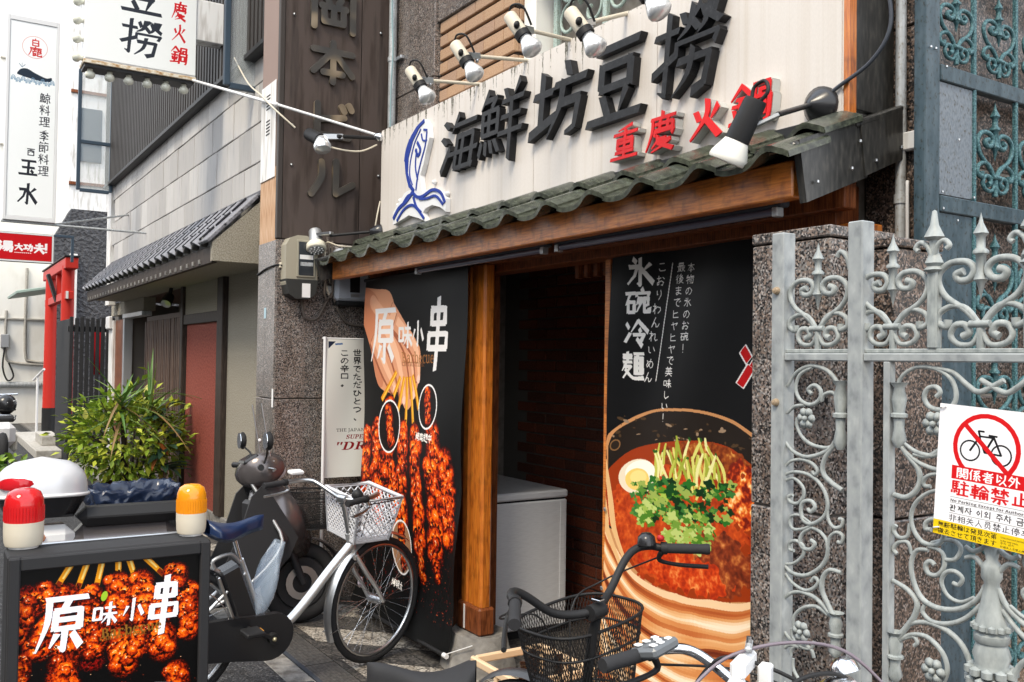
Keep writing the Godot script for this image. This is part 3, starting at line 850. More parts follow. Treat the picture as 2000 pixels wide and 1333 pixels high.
func print_beer_flag() -> Image:
	var im := canvas(256, 500, Color(0.86, 0.855, 0.83))
	var ink := Color(0.1, 0.1, 0.11)
	var t := "世界でただひとつ、"
	for i in 9: glyph_paint(im, t[i], Rect2(108 + i * 1.0, 34 + i * 29.6, 36, 27), ink, 0.05, 0.7)
	var t2 := "この辛口。"
	for i in 5: glyph_paint(im, t2[i], Rect2(57 + i * 1.0, 36 + i * 28, 36, 26), ink, 0.05, 0.7)
	latin_paint(im, "THE JAPAN BRAND", Vector2(52, 330), 11, Color(0.2, 0.19, 0.18), "Droid Serif", false, 0, 1.35)
	latin_paint(im, "SUPER", Vector2(92, 355), 15, Color(0.5, 0.08, 0.09), "Droid Serif", true, 0.2, 1.2)
	latin_paint(im, "\"DRY\"", Vector2(48, 388), 29, Color(0.52, 0.05, 0.08), "Droid Serif", true, 0.25, 1.5)
	fill_poly(im, P2([14, 8, 40, 8, 14, 34]), Color(0.1, 0.13, 0.22))
	line_paint(im, [Vector2(40, 18), Vector2(66, 16)], [3, 3], Color(0.3, 0.42, 0.6))
	return im

func print_no_parking() -> Image:
	var im := canvas(512, 800, Color(0.95, 0.945, 0.95))
	var red := Color(0.83, 0.1, 0.12)
	var ink := Color(0.1, 0.1, 0.11)
	var paper := Color(0.95, 0.945, 0.95)
	disc(im, Vector2(256, 236), 174, 204, red)
	disc(im, Vector2(256, 236), 150, 176, paper)
	for w in [[174, 262], [334, 266]]:      # the crossed-out bicycle
		disc(im, Vector2(w[0], w[1]), 54, 64, ink)
		disc(im, Vector2(w[0], w[1]), 46, 54, paper)
	for s in [[174, 262, 222, 170], [222, 170, 288, 170], [334, 266, 290, 160], [288, 175, 250, 262], [250, 262, 334, 266], [220, 175, 250, 262], [222, 170, 214, 140], [214, 140, 242, 140], [268, 158, 308, 160]]:
		line_paint(im, [Vector2(s[0], s[1]), Vector2(s[2], s[3])], [5.5, 5.5], ink)
	line_paint(im, [Vector2(140, 108), Vector2(376, 372)], [13, 13], red)
	im.fill_rect(Rect2i(84, 364, 428, 82), red)
	row_paint(im, "関係者以外", Vector2(112, 372), Vector2(60, 66), 66, Color(0.97, 0.96, 0.96), 0.055, 0.1)
	row_paint(im, "駐輪禁止", Vector2(86, 456), Vector2(92, 90), 104, red, 0.06, 0.1)
	im.fill_rect(Rect2i(84, 556, 410, 2), ink)
	latin_paint(im, "No Parking Except for Authorized Personnel", Vector2(84, 578), 16, ink, "Droid Sans", true, 0, 1.2)
	im.fill_rect(Rect2i(84, 590, 410, 2), ink)
	row_paint(im, "관계자 이외 주차 금지", Vector2(84, 602), Vector2(38, 44), 41, ink, 0.055, 0.1)
	im.fill_rect(Rect2i(84, 654, 410, 2), ink)
	row_paint(im, "非相关人员禁止停车", Vector2(84, 662), Vector2(40, 44), 46, ink, 0.04, 0.1)
	im.fill_rect(Rect2i(0, 712, 512, 88), Color(0.92, 0.78, 0.1))
	row_paint(im, "無断駐輪は発見次第", Vector2(26, 720), Vector2(32, 34), 35, ink, 0.05, 0.1)
	row_paint(im, "撤去させて頂きます", Vector2(26, 760), Vector2(32, 34), 35, ink, 0.05, 0.1)
	latin_paint(im, "Unauthorized parked bicycles", Vector2(356, 734), 11, ink, "Droid Sans", false, 0, 0.8)
	latin_paint(im, "to be sent away.", Vector2(356, 752), 11, ink, "Droid Sans", false, 0, 0.8)
	row_paint(im, "주차 금지", Vector2(356, 760), Vector2(14, 14), 16, ink, 0.05, 0.1)
	row_paint(im, "非相关人员禁止停车", Vector2(356, 780), Vector2(13, 14), 15, ink, 0.05, 0.1)
	return im

func print_hotpot_sign() -> Image:   # projecting box sign, lower part of its column of characters
	var im := canvas(512, 900, Color(0.93, 0.94, 0.93))
	var ink := Color(0.15, 0.17, 0.21)
	glyph_paint(im, "坊", Rect2(150, 270, 190, 180), ink, 0.05, 1.0)
	glyph_paint(im, "豆", Rect2(150, 468, 200, 180), ink, 0.05, 1.0)
	glyph_paint(im, "撈", Rect2(152, 665, 188, 190), ink, 0.042, 1.0, 0.08)
	var red := Color(0.8, 0.1, 0.13)
	var y := 429.0
	for ch in "重慶火鍋":
		glyph_paint(im, ch, Rect2(392, y, 76, 92), red, 0.048, 1.0, 0.08)
		y += 112.0
	return im

func print_whale_sign() -> Image:
	var im := canvas(256, 1024, Color(0.95, 0.96, 0.955))
	var ink := Color(0.11, 0.12, 0.16)
	var red := Color(0.78, 0.16, 0.16)
	var ring := []
	var rr := []
	for i in 33: ring.append(Vector2(135 + cos(TAU * i / 32) * 70, 125 + sin(TAU * i / 32) * 58)); rr.append(1.6)
	line_paint(im, ring, rr, Color(0.85, 0.62, 0.6))
	glyph_paint(im, "白", Rect2(110, 80, 56, 40), red, 0.06, 0.8)
	glyph_paint(im, "鹿", Rect2(96, 122, 84, 50), red, 0.045, 0.8)
	fill_poly(im, curve([Vector2(40, 272), Vector2(60, 250), Vector2(95, 244), Vector2(140, 262), Vector2(200, 280), Vector2(232, 274), Vector2(226, 296), Vector2(170, 300), Vector2(90, 290), Vector2(40, 280)], 4), Color(0.1, 0.16, 0.22))
	for s in [[66, 240, 50, 222], [66, 240, 66, 218], [66, 240, 84, 224]]: line_paint(im, [Vector2(s[0], s[1]), Vector2(s[2], s[3])], [1.4, 1.4], Color(0.35, 0.45, 0.55))
	for k in 9:
		for j in 3:
			var p := []
			var r := []
			for i in 9: p.append(Vector2(20 + k * 27 + cos(PI + PI * i / 8) * (13 - j * 4), 312 + (k % 2) * 9 + sin(PI + PI * i / 8) * (24 - j * 7))); r.append(1.5)
			line_paint(im, p, r, Color(0.42, 0.56, 0.66))
	column_paint(im, "鯨料理", Vector2(168, 360), 58, 62, ink, 0.045, 1.0)
	column_paint(im, "季節料理", Vector2(168, 560), 58, 62, ink, 0.045, 1.0)
	glyph_paint(im, "西", Rect2(104, 660, 46, 44), ink, 0.055, 1.0)
	glyph_paint(im, "玉", Rect2(60, 716, 110, 100), ink, 0.058, 1.0, 0.06)
	glyph_paint(im, "水", Rect2(58, 846, 112, 122), ink, 0.058, 1.0, 0.06)
	return im

func print_red_sign() -> Image:
	var im := canvas(512, 220, Color(0.78, 0.02, 0.07))
	var w := Color(0.97, 0.95, 0.95)
	glyph_paint(im, "湯", Rect2(120, 62, 110, 92), w, 0.085, 0.6)
	glyph_paint(im, "大", Rect2(238, 78, 66, 62), w, 0.1, 0.6)
	glyph_paint(im, "功", Rect2(306, 78, 66, 62), w, 0.1, 0.6)
	glyph_paint(im, "夫", Rect2(378, 66, 84, 90), w, 0.1, 0.6)
	glyph_paint(im, "！", Rect2(440, 66, 60, 86), w, 0.1, 0.4)
	for i in 9: disc(im, Vector2(246 + i * 14, 158), 5, 4, w)
	return im

# ---------------------------------------------------------------- materials used by many things
func make_materials() -> void:
	var N := FastNoiseLite
	var gr := noise_tex(N.TYPE_CELLULAR, 0.11, [[0.0, 0.015, 0.014, 0.014], [0.2, 0.07, 0.064, 0.062], [0.38, 0.16, 0.13, 0.115], [0.58, 0.26, 0.2, 0.165], [0.74, 0.22, 0.21, 0.205], [0.9, 0.42, 0.38, 0.35]], 1024, 1, true)
	var gd := noise_tex(N.TYPE_CELLULAR, 0.12, [[0.0, 0.012, 0.011, 0.011], [0.3, 0.05, 0.042, 0.038], [0.5, 0.12, 0.085, 0.066], [0.7, 0.19, 0.135, 0.105], [0.9, 0.3, 0.25, 0.22]], 1024, 1, true, 1, 1, 7)
	M.granite = textured(gr, V(1.7, 1.7, 1.7), 0.28)
	M.granite_dark = textured(gd, V(1.6, 1.6, 1.6), 0.3)
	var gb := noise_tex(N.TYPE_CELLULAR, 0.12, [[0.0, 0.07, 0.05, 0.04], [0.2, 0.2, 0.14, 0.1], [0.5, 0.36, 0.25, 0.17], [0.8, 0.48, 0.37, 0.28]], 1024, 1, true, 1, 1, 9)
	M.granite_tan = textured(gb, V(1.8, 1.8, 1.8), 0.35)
	M.asphalt = textured(noise_tex(N.TYPE_CELLULAR, 0.16, [[0.0, 0.03, 0.031, 0.034], [0.4, 0.05, 0.051, 0.055], [0.7, 0.075, 0.076, 0.08], [0.93, 0.15, 0.15, 0.15]], 1024, 1, true), V(0.9, 0.9, 0.9), 0.85, bump(0.12, 5.0), 0.7)
	M.concrete = textured(noise_tex(N.TYPE_SIMPLEX_SMOOTH, 0.02, [[0.0, 0.13, 0.125, 0.12], [0.5, 0.24, 0.23, 0.215], [1.0, 0.32, 0.31, 0.29]], 512, 6), V(1.3, 1.3, 1.3), 0.85, bump(0.08, 3.0), 0.6)
	M.concrete_light = textured(noise_tex(N.TYPE_SIMPLEX_SMOOTH, 0.02, [[0.0, 0.3, 0.28, 0.25], [0.5, 0.42, 0.4, 0.36], [1.0, 0.5, 0.48, 0.45]], 512, 6), V(1.1, 1.1, 1.1), 0.85)
	M.paver_light = textured(noise_tex(N.TYPE_CELLULAR, 0.09, [[0.0, 0.12, 0.11, 0.1], [0.3, 0.34, 0.31, 0.27], [0.6, 0.44, 0.41, 0.36], [0.85, 0.54, 0.51, 0.46]], 512, 1, true), V(2.2, 2.2, 2.2), 0.5)
	M.paver_dark = textured(noise_tex(N.TYPE_CELLULAR, 0.09, [[0.0, 0.03, 0.03, 0.03], [0.4, 0.075, 0.07, 0.066], [0.8, 0.13, 0.12, 0.11]], 512, 1, true), V(2.2, 2.2, 2.2), 0.45)
	M.steel_dark = textured(noise_tex(N.TYPE_SIMPLEX_SMOOTH, 0.03, [[0.0, 0.07, 0.068, 0.066], [0.5, 0.13, 0.125, 0.12], [1.0, 0.2, 0.19, 0.18]], 512, 5), V(2, 2, 2), 0.5, null, 0, 0.5)
	M.slate_edge = plain(0.05, 0.057, 0.07, 0.5)
	# stone panels of the neighbouring house, four tones, streaked by rain
	M.stone = []
	for k in 4:
		var a: float = [0.46, 0.5, 0.42, 0.54][k]
		M.stone.append(streaky([a, a * 0.965, a * 0.93], [a * 0.8, a * 0.785, a * 0.775], V(3.6, 0.3, 3.6), 0.75, 20 + k))
	M.stucco = textured(noise_tex(N.TYPE_SIMPLEX, 0.08, [[0.0, 0.2, 0.175, 0.135], [0.5, 0.36, 0.325, 0.26], [1.0, 0.46, 0.43, 0.36]], 512, 5), V(1.5, 1.5, 1.5), 0.95, bump(0.15, 6.0), 0.9)
	M.white_paint = textured(noise_tex(N.TYPE_SIMPLEX_SMOOTH, 0.01, [[0.0, 0.72, 0.715, 0.7], [0.4, 0.8, 0.795, 0.78], [1.0, 0.83, 0.825, 0.81]], 512, 5), V(0.6, 0.25, 0.6), 0.6)
	M.cream_wall = textured(noise_tex(N.TYPE_SIMPLEX_SMOOTH, 0.01, [[0.0, 0.72, 0.7, 0.65], [0.4, 0.8, 0.785, 0.74], [1.0, 0.83, 0.82, 0.78]], 512, 5), V(0.5, 0.2, 0.5), 0.7)
	M.red_panel = textured(noise_tex(N.TYPE_SIMPLEX, 0.05, [[0.0, 0.16, 0.035, 0.025], [0.5, 0.27, 0.065, 0.045], [1.0, 0.33, 0.1, 0.07]], 512, 5), V(1.2, 1.2, 1.2), 0.8, bump(0.2, 4.0), 0.7)
	M.dark_wood = textured(noise_tex(N.TYPE_SIMPLEX_SMOOTH, 0.02, [[0.0, 0.018, 0.014, 0.012], [0.5, 0.045, 0.033, 0.027], [1.0, 0.085, 0.062, 0.05]], 512, 5), V(9, 0.6, 9), 0.65)
	M.slat_wood = []
	for k in 3: M.slat_wood.append(textured(noise_tex(N.TYPE_SIMPLEX_SMOOTH, 0.02, [[0.0, 0.03, 0.02, 0.016], [0.5, 0.075 + 0.02 * k, 0.045 + 0.012 * k, 0.033 + 0.008 * k], [1.0, 0.13, 0.09, 0.07]], 512, 5, false, 1, 1, 30 + k), V(9, 0.6, 9), 0.65))
	M.siding = streaky([0.042, 0.036, 0.034], [0.018, 0.016, 0.015], V(4.0, 0.12, 4.0), 0.55, 5)
	M.kawara = textured(noise_tex(N.TYPE_SIMPLEX_SMOOTH, 0.03, [[0.0, 0.09, 0.09, 0.1], [0.5, 0.2, 0.2, 0.22], [1.0, 0.31, 0.31, 0.34]], 512, 5), V(2, 2, 2), 0.5)
	# orange varnished timber
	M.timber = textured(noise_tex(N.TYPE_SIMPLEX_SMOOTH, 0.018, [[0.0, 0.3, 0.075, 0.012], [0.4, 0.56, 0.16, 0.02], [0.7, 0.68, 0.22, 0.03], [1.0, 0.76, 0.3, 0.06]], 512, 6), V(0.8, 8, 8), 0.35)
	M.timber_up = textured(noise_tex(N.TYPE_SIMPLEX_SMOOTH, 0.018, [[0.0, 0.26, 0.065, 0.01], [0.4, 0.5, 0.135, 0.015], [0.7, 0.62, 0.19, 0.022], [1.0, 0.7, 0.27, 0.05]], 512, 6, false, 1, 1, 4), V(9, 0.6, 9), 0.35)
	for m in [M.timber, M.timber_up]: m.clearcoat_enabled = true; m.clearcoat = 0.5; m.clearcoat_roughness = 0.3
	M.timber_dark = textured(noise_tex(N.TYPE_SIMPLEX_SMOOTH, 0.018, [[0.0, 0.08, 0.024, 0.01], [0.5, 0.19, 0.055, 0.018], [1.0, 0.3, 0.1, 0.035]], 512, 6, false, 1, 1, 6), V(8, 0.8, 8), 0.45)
	M.glaze = []
	for k in 3: M.glaze.append(textured(noise_tex(N.TYPE_SIMPLEX_SMOOTH, 0.025, [[0.0, 0.02, 0.022, 0.018], [0.45, 0.038 + 0.01 * k, 0.043 + 0.01 * k, 0.032 + 0.007 * k], [0.8, 0.085, 0.095, 0.068], [1.0, 0.17, 0.18, 0.15]], 512, 5, false, 1, 1, 40 + k), V(2.2, 2.2, 2.2), 0.25))
	M.glaze_black = textured(noise_tex(N.TYPE_SIMPLEX_SMOOTH, 0.02, [[0.0, 0.014, 0.014, 0.013], [0.6, 0.035, 0.034, 0.032], [1.0, 0.075, 0.07, 0.06]], 512, 5), V(5, 1.2, 5), 0.35)
	M.brick = []
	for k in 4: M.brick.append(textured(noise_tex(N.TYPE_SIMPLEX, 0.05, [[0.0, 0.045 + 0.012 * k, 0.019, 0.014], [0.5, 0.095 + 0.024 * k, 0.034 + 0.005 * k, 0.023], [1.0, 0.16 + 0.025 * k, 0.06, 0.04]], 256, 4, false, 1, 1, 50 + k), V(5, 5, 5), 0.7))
	M.mortar = plain(0.12, 0.11, 0.1, 0.9)
	M.tan_tile = []
	for k in 4: M.tan_tile.append(textured(noise_tex(N.TYPE_SIMPLEX, 0.06, [[0.0, 0.27 + 0.015 * k, 0.17, 0.115], [0.5, 0.36 + 0.02 * k, 0.235 + 0.012 * k, 0.16], [1.0, 0.43, 0.3, 0.215]], 256, 4, false, 1, 1, 60 + k), V(5, 5, 5), 0.7))
	M.tan_joint = plain(0.045, 0.034, 0.028, 0.9)
	M.brown_panel = streaky([0.082, 0.063, 0.055], [0.04, 0.031, 0.028], V(1.6, 0.16, 1.6), 0.45, 8)
	M.sign_white = streaky([0.7, 0.665, 0.62], [0.5, 0.44, 0.38], V(5.5, 0.28, 5.5), 0.55, 12)
	M.black = plain(0.02, 0.02, 0.021, 0.5)
	M.black_gloss = plain(0.018, 0.018, 0.02, 0.25)
	M.black_soft = plain(0.028, 0.028, 0.03, 0.75)
	M.rubber = plain(0.025, 0.025, 0.026, 0.8)
	M.letter_black = textured(noise_tex(N.TYPE_SIMPLEX_SMOOTH, 0.03, [[0.0, 0.011, 0.011, 0.012], [0.7, 0.019, 0.019, 0.021], [1.0, 0.045, 0.045, 0.045]], 256, 4), V(3, 3, 3), 0.42)
	M.red_face = plain(0.68, 0.012, 0.014, 0.4)
	M.letter_side = plain(0.5, 0.5, 0.47, 0.5)
	M.blue_ink = plain(0.018, 0.045, 0.28, 0.5)
	M.white_plastic = plain(0.74, 0.74, 0.74, 0.4)
	M.cream_plastic = plain(0.62, 0.56, 0.45, 0.45)
	M.chrome = plain(0.72, 0.73, 0.75, 0.15, 1.0)
	M.steel = plain(0.55, 0.56, 0.57, 0.32, 1.0)
	M.steel_dull = plain(0.42, 0.43, 0.44, 0.5, 0.8)
	M.galvanised = textured(noise_tex(N.TYPE_SIMPLEX_SMOOTH, 0.03, [[0.0, 0.33, 0.35, 0.36], [0.5, 0.46, 0.48, 0.49], [1.0, 0.56, 0.58, 0.59]], 256, 4), V(3, 1, 3), 0.4, null, 0, 0.3)
	M.gate = textured(noise_tex(N.TYPE_SIMPLEX_SMOOTH, 0.025, [[0.0, 0.19, 0.21, 0.21], [0.45, 0.3, 0.325, 0.32], [0.75, 0.37, 0.395, 0.385], [1.0, 0.48, 0.505, 0.49]], 512, 6), V(3, 1.2, 3), 0.42)
	M.gate_post = textured(noise_tex(N.TYPE_SIMPLEX_SMOOTH, 0.018, [[0.0, 0.19, 0.205, 0.215], [0.4, 0.3, 0.32, 0.325], [0.7, 0.34, 0.36, 0.362], [1.0, 0.43, 0.45, 0.445]], 512, 6, false, 1, 1, 9), V(2.2, 1.4, 2.2), 0.4)
	M.teal = textured(noise_tex(N.TYPE_SIMPLEX_SMOOTH, 0.02, [[0.0, 0.025, 0.045, 0.058], [0.5, 0.048, 0.075, 0.092], [1.0, 0.08, 0.11, 0.13]], 512, 5), V(2, 0.6, 2), 0.4)
	M.teal_panel = textured(noise_tex(N.TYPE_SIMPLEX, 0.1, [[0.0, 0.11, 0.13, 0.155], [0.5, 0.15, 0.175, 0.2], [1.0, 0.19, 0.215, 0.24]], 512, 4), V(2, 1, 2), 0.45)
	M.verdigris = textured(noise_tex(N.TYPE_SIMPLEX, 0.05, [[0.0, 0.02, 0.05, 0.06], [0.45, 0.04, 0.1, 0.115], [0.7, 0.08, 0.18, 0.195], [1.0, 0.25, 0.37, 0.38]], 512, 5), V(4, 4, 4), 0.5)
	M.mint = textured(noise_tex(N.TYPE_SIMPLEX, 0.05, [[0.0, 0.2, 0.27, 0.25], [0.5, 0.36, 0.45, 0.41], [1.0, 0.5, 0.58, 0.54]], 512, 5), V(4, 4, 4), 0.5)
	M.torii_red = plain(0.52, 0.032, 0.022, 0.5)
	M.window_blue = plain(0.05, 0.075, 0.105, 0.45)
	M.glass = plain(0.75, 0.8, 0.8, 0.03)
	M.glass.transparency = BaseMaterial3D.TRANSPARENCY_ALPHA
	M.glass.albedo_color.a = 0.25
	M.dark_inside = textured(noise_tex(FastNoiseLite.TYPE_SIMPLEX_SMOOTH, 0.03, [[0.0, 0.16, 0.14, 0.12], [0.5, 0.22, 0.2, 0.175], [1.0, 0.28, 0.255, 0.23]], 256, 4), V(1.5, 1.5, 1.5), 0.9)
	M.flare = textured(noise_tex(N.TYPE_SIMPLEX_SMOOTH, 0.03, [[0.0, 0.05, 0.05, 0.055], [0.6, 0.09, 0.092, 0.1], [1.0, 0.17, 0.172, 0.185]], 512, 4), V(0.7, 0.7, 0.7), 0.8, bump(0.03, 14.0, 5), 1.2)

	# grime, rain marks and wear over the large surfaces
	var spots := noise_tex(N.TYPE_SIMPLEX_SMOOTH, 0.014, [[0.0, 0.5, 0.47, 0.44], [0.28, 0.78, 0.76, 0.74], [0.46, 0.97, 0.965, 0.96], [1.0, 1, 1, 1]], 512, 6, false, 1, 1, 91)
	for m in [M.granite, M.granite_dark, M.concrete, M.asphalt, M.paver_light]: grime(m, spots, V(0.9, 0.55, 0.9))
	for m in [M.timber, M.timber_up, M.timber_dark]: grime(m, spots, V(2.3, 1.4, 2.3))
	for m in [M.sign_white, M.brown_panel, M.white_paint, M.siding]: grime(m, spots, V(1.6, 0.22, 1.6))
	var rust := noise_tex(N.TYPE_SIMPLEX, 0.045, [[0.0, 0.34, 0.22, 0.14], [0.14, 0.55, 0.45, 0.36], [0.24, 0.9, 0.88, 0.86], [0.5, 1, 1, 1], [1.0, 1, 1, 1]], 512, 5, false, 1, 1, 92)
	for m in [M.teal, M.teal_panel, M.mint, M.galvanised]: grime(m, rust, V(2.0, 1.5, 2.0))

# ---------------------------------------------------------------- ground
func build_ground() -> void:
	var g := MB.new()
	g.quad(V(-160, -0.03, 60), V(60, -0.03, 60), V(60, -0.03, -60), V(-160, -0.03, -60))
	struct("ground", g, M.asphalt)
	g = MB.new().span(V(-120, -0.1, -1.54), V(30, 0.0, 7.0))
	struct("road", g, M.asphalt)
	# concrete gutter beside the asphalt, in lengths
	g = MB.new().span(V(-60, -0.1, -1.67), V(30, -0.006, -1.54))
	var gut := struct("gutter", g, M.concrete)
	for i in 16:
		var x := -9.0 + i * 0.6
		wpart("kerb_stone", MB.new().span(V(x, -0.05, -1.668), V(x + 0.594, 0.002, -1.542), 0.004), M.concrete, gut)
	# slate edge, ribbed drain covers, second edge
	struct("drain_edge", MB.new().span(V(-60, -0.1, -1.693), V(30, 0.004, -1.67)), M.slate_edge)
	g = MB.new().span(V(-60, -0.1, -1.86), V(30, -0.012, -1.693))
	var drain := struct("drain", g, M.black)
	for i in 18:
		var x := -9.4 + i * 0.6
		var c := MB.new()
		for k in 9: c.span(V(x, -0.012, -1.691 - k * 0.0185 - 0.0165), V(x + 0.592, 0.001, -1.691 - k * 0.0185))
		wpart("drain_cover", c, M.steel_dark, drain)
	struct("drain_edge", MB.new().span(V(-60, -0.1, -1.9), V(30, 0.003, -1.86)), M.paver_dark)
	# pavement: pale squares crossed by dark wedges, each slab its own piece
	g = MB.new().span(V(-60, -0.1, -3.0), V(30, -0.012, -1.9))
	var pv := struct("pavement", g, M.mortar)
	var k := 0
	var x := -9.3
	while x < -0.4:
		for r in 2:
			var z1 := -1.904 - r * 0.36
			var z0 := z1 - 0.352
			var x1 := x + 0.352
			var dark := P2([x, -z1, x1, -z1, x1, -z0]) if (k + r) % 2 == 0 else P2([x, -z1, x1, -z0, x, -z0])
			var light := P2([x, -z1 + 0.012, x1 - 0.012, -z0, x, -z0]) if (k + r) % 2 == 0 else P2([x + 0.012, -z1, x1, -z1, x1, -z0 - 0.012])
			var lay := Transform3D(Basis(Vector3.RIGHT, Vector3.FORWARD, Vector3.UP), V(0, -0.02, 0))
			wpart("paving_slab", MB.new().prism(light, 0.022, lay), M.paver_light, pv)
			wpart("paving_slab", MB.new().prism(dark, 0.0215, lay), M.paver_dark, pv)
		x += 0.36
		k += 1
	# footway on the far left: pale slabs and a low step
	struct("footway", MB.new().span(V(-40, -0.1, -3.4), V(-9.32, 0.006, -1.901)), M.concrete)
	struct("entrance_floor", MB.new().span(V(-5.75, -0.1, -3.5), V(-1.9, 0.012, -2.63)), M.paver_dark)
	struct("passage_floor", MB.new().span(V(-1.6, -0.1, -9.0), V(3.0, 0.014, -2.63)), M.granite_tan)

# ---------------------------------------------------------------- the restaurant's building
func slab(parent: Node3D, a: Vector3, b: Vector3, m: Material, bev := 0.004, called := "granite_slab") -> void:
	wpart(called, MB.new().span(a, b, bev), m, parent)

func build_restaurant() -> void:
	var t := thing("restaurant_building", "granite faced restaurant building with open brick lined entrance under a tiled eave", "building", V(-3.8, 0, -2.7))
	# core walls behind the cladding
	var w := MB.new()
	w.span(V(-5.76, 0, -9.0), V(-5.5, 9, -2.78)); w.span(V(-5.5, 2.45, -9.0), V(-1.92, 9, -2.95))
	w.span(V(-1.98, 0, -9.0), V(-1.72, 9, -2.80))
	wpart("wall", w, M.dark_inside, t)
	# granite slabs above, either side of the tan tiles
	for r in 6:
		var y := 2.45 + r * 0.95
		slab(t, V(-5.76, y, -2.80), V(-5.27, y + 0.944, -2.70), M.granite)
		slab(t, V(-5.264, y, -2.80), V(-5.13, y + 0.944, -2.67), M.granite)
	slab(t, V(-5.125, 3.74, -2.9), V(-3.0, 5.0, -2.69), M.granite)
	slab(t, V(-2.995, 3.74, -2.9), V(-1.9, 5.0, -2.69), M.granite)
	# rows of thin tan tiles, each proud of a dark joint, turning the corner
	var tw := wpart("tile_wall", MB.new().span(V(-5.12, 2.4, -2.95), V(-4.262, 3.738, -2.728)), M.tan_joint, t)
	for r in 15:
		var y := 2.45 + r * 0.087
		var x := -5.12 + (0.1 if r % 2 else 0.0)
		if r % 2: wpart("tile", MB.new().span(V(-5.12, y, -2.74), V(-5.026, y + 0.066, -2.705), 0.003), M.tan_tile[r % 4], tw)
		while x < -4.3:
			var x1: float = min(x + 0.214, -4.25)
			wpart("tile", MB.new().span(V(x, y, -2.74), V(x1, y + 0.066, -2.705), 0.003), M.tan_tile[rng.randi() % 4], tw)
			x += 0.22
		wpart("tile", MB.new().span(V(-4.262, y, -2.94), V(-4.244, y + 0.066, -2.742), 0.003), M.tan_tile[(r + 2) % 4], tw)
	# cream pilaster beside the upper window, window recess
	wpart("pilaster", MB.new().span(V(-4.235, 2.4, -2.95), V(-4.12, 3.738, -2.76), 0.005), M.cream_wall, t)
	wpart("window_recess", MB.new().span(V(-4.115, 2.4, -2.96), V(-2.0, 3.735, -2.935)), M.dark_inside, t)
	# right hand wall with its granite edge, behind the pipe
	for r in 8: slab(t, V(-1.98, 0.02 + r * 0.9, -2.79), V(-1.71, 0.914 + r * 0.9, -2.69), M.granite_dark)
	wpart("black_side_panel", MB.new().span(V(-1.985, 2.42, -2.686), V(-1.868, 5.0, -2.47), 0.003), M.glaze_black, t)
	# timber front of the entrance: lintels and jambs
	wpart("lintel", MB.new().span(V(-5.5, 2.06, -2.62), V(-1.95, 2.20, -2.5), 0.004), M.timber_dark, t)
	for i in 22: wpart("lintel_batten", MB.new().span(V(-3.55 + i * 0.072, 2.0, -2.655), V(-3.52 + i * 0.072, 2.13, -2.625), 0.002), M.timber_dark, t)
	wpart("jamb", MB.new().span(V(-3.235, 0.012, -2.66), V(-3.195, 2.06, -2.56), 0.004), M.timber, t)
	wpart("jamb", MB.new().span(V(-1.96, 0.012, -2.62), V(-1.86, 2.06, -2.5), 0.004), M.timber_up, t)
	# the room behind: ceiling, side walls, brick back wall
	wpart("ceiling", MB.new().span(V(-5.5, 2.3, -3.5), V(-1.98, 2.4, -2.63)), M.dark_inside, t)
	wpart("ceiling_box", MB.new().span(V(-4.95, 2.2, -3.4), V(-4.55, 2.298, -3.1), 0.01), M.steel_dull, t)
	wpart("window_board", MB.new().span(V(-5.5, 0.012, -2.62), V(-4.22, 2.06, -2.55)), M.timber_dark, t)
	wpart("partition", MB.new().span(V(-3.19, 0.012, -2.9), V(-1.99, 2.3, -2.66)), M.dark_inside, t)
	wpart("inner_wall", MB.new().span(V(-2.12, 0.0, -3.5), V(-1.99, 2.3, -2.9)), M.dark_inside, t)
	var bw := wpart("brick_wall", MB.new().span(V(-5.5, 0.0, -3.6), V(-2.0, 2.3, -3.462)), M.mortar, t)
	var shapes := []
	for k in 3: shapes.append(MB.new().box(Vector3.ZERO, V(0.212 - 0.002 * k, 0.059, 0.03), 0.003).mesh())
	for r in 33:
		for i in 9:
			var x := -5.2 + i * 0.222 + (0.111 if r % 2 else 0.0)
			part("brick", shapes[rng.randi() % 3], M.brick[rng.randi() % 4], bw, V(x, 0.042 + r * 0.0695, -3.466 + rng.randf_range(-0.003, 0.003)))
	bw.transform = world_of(t).affine_inverse()

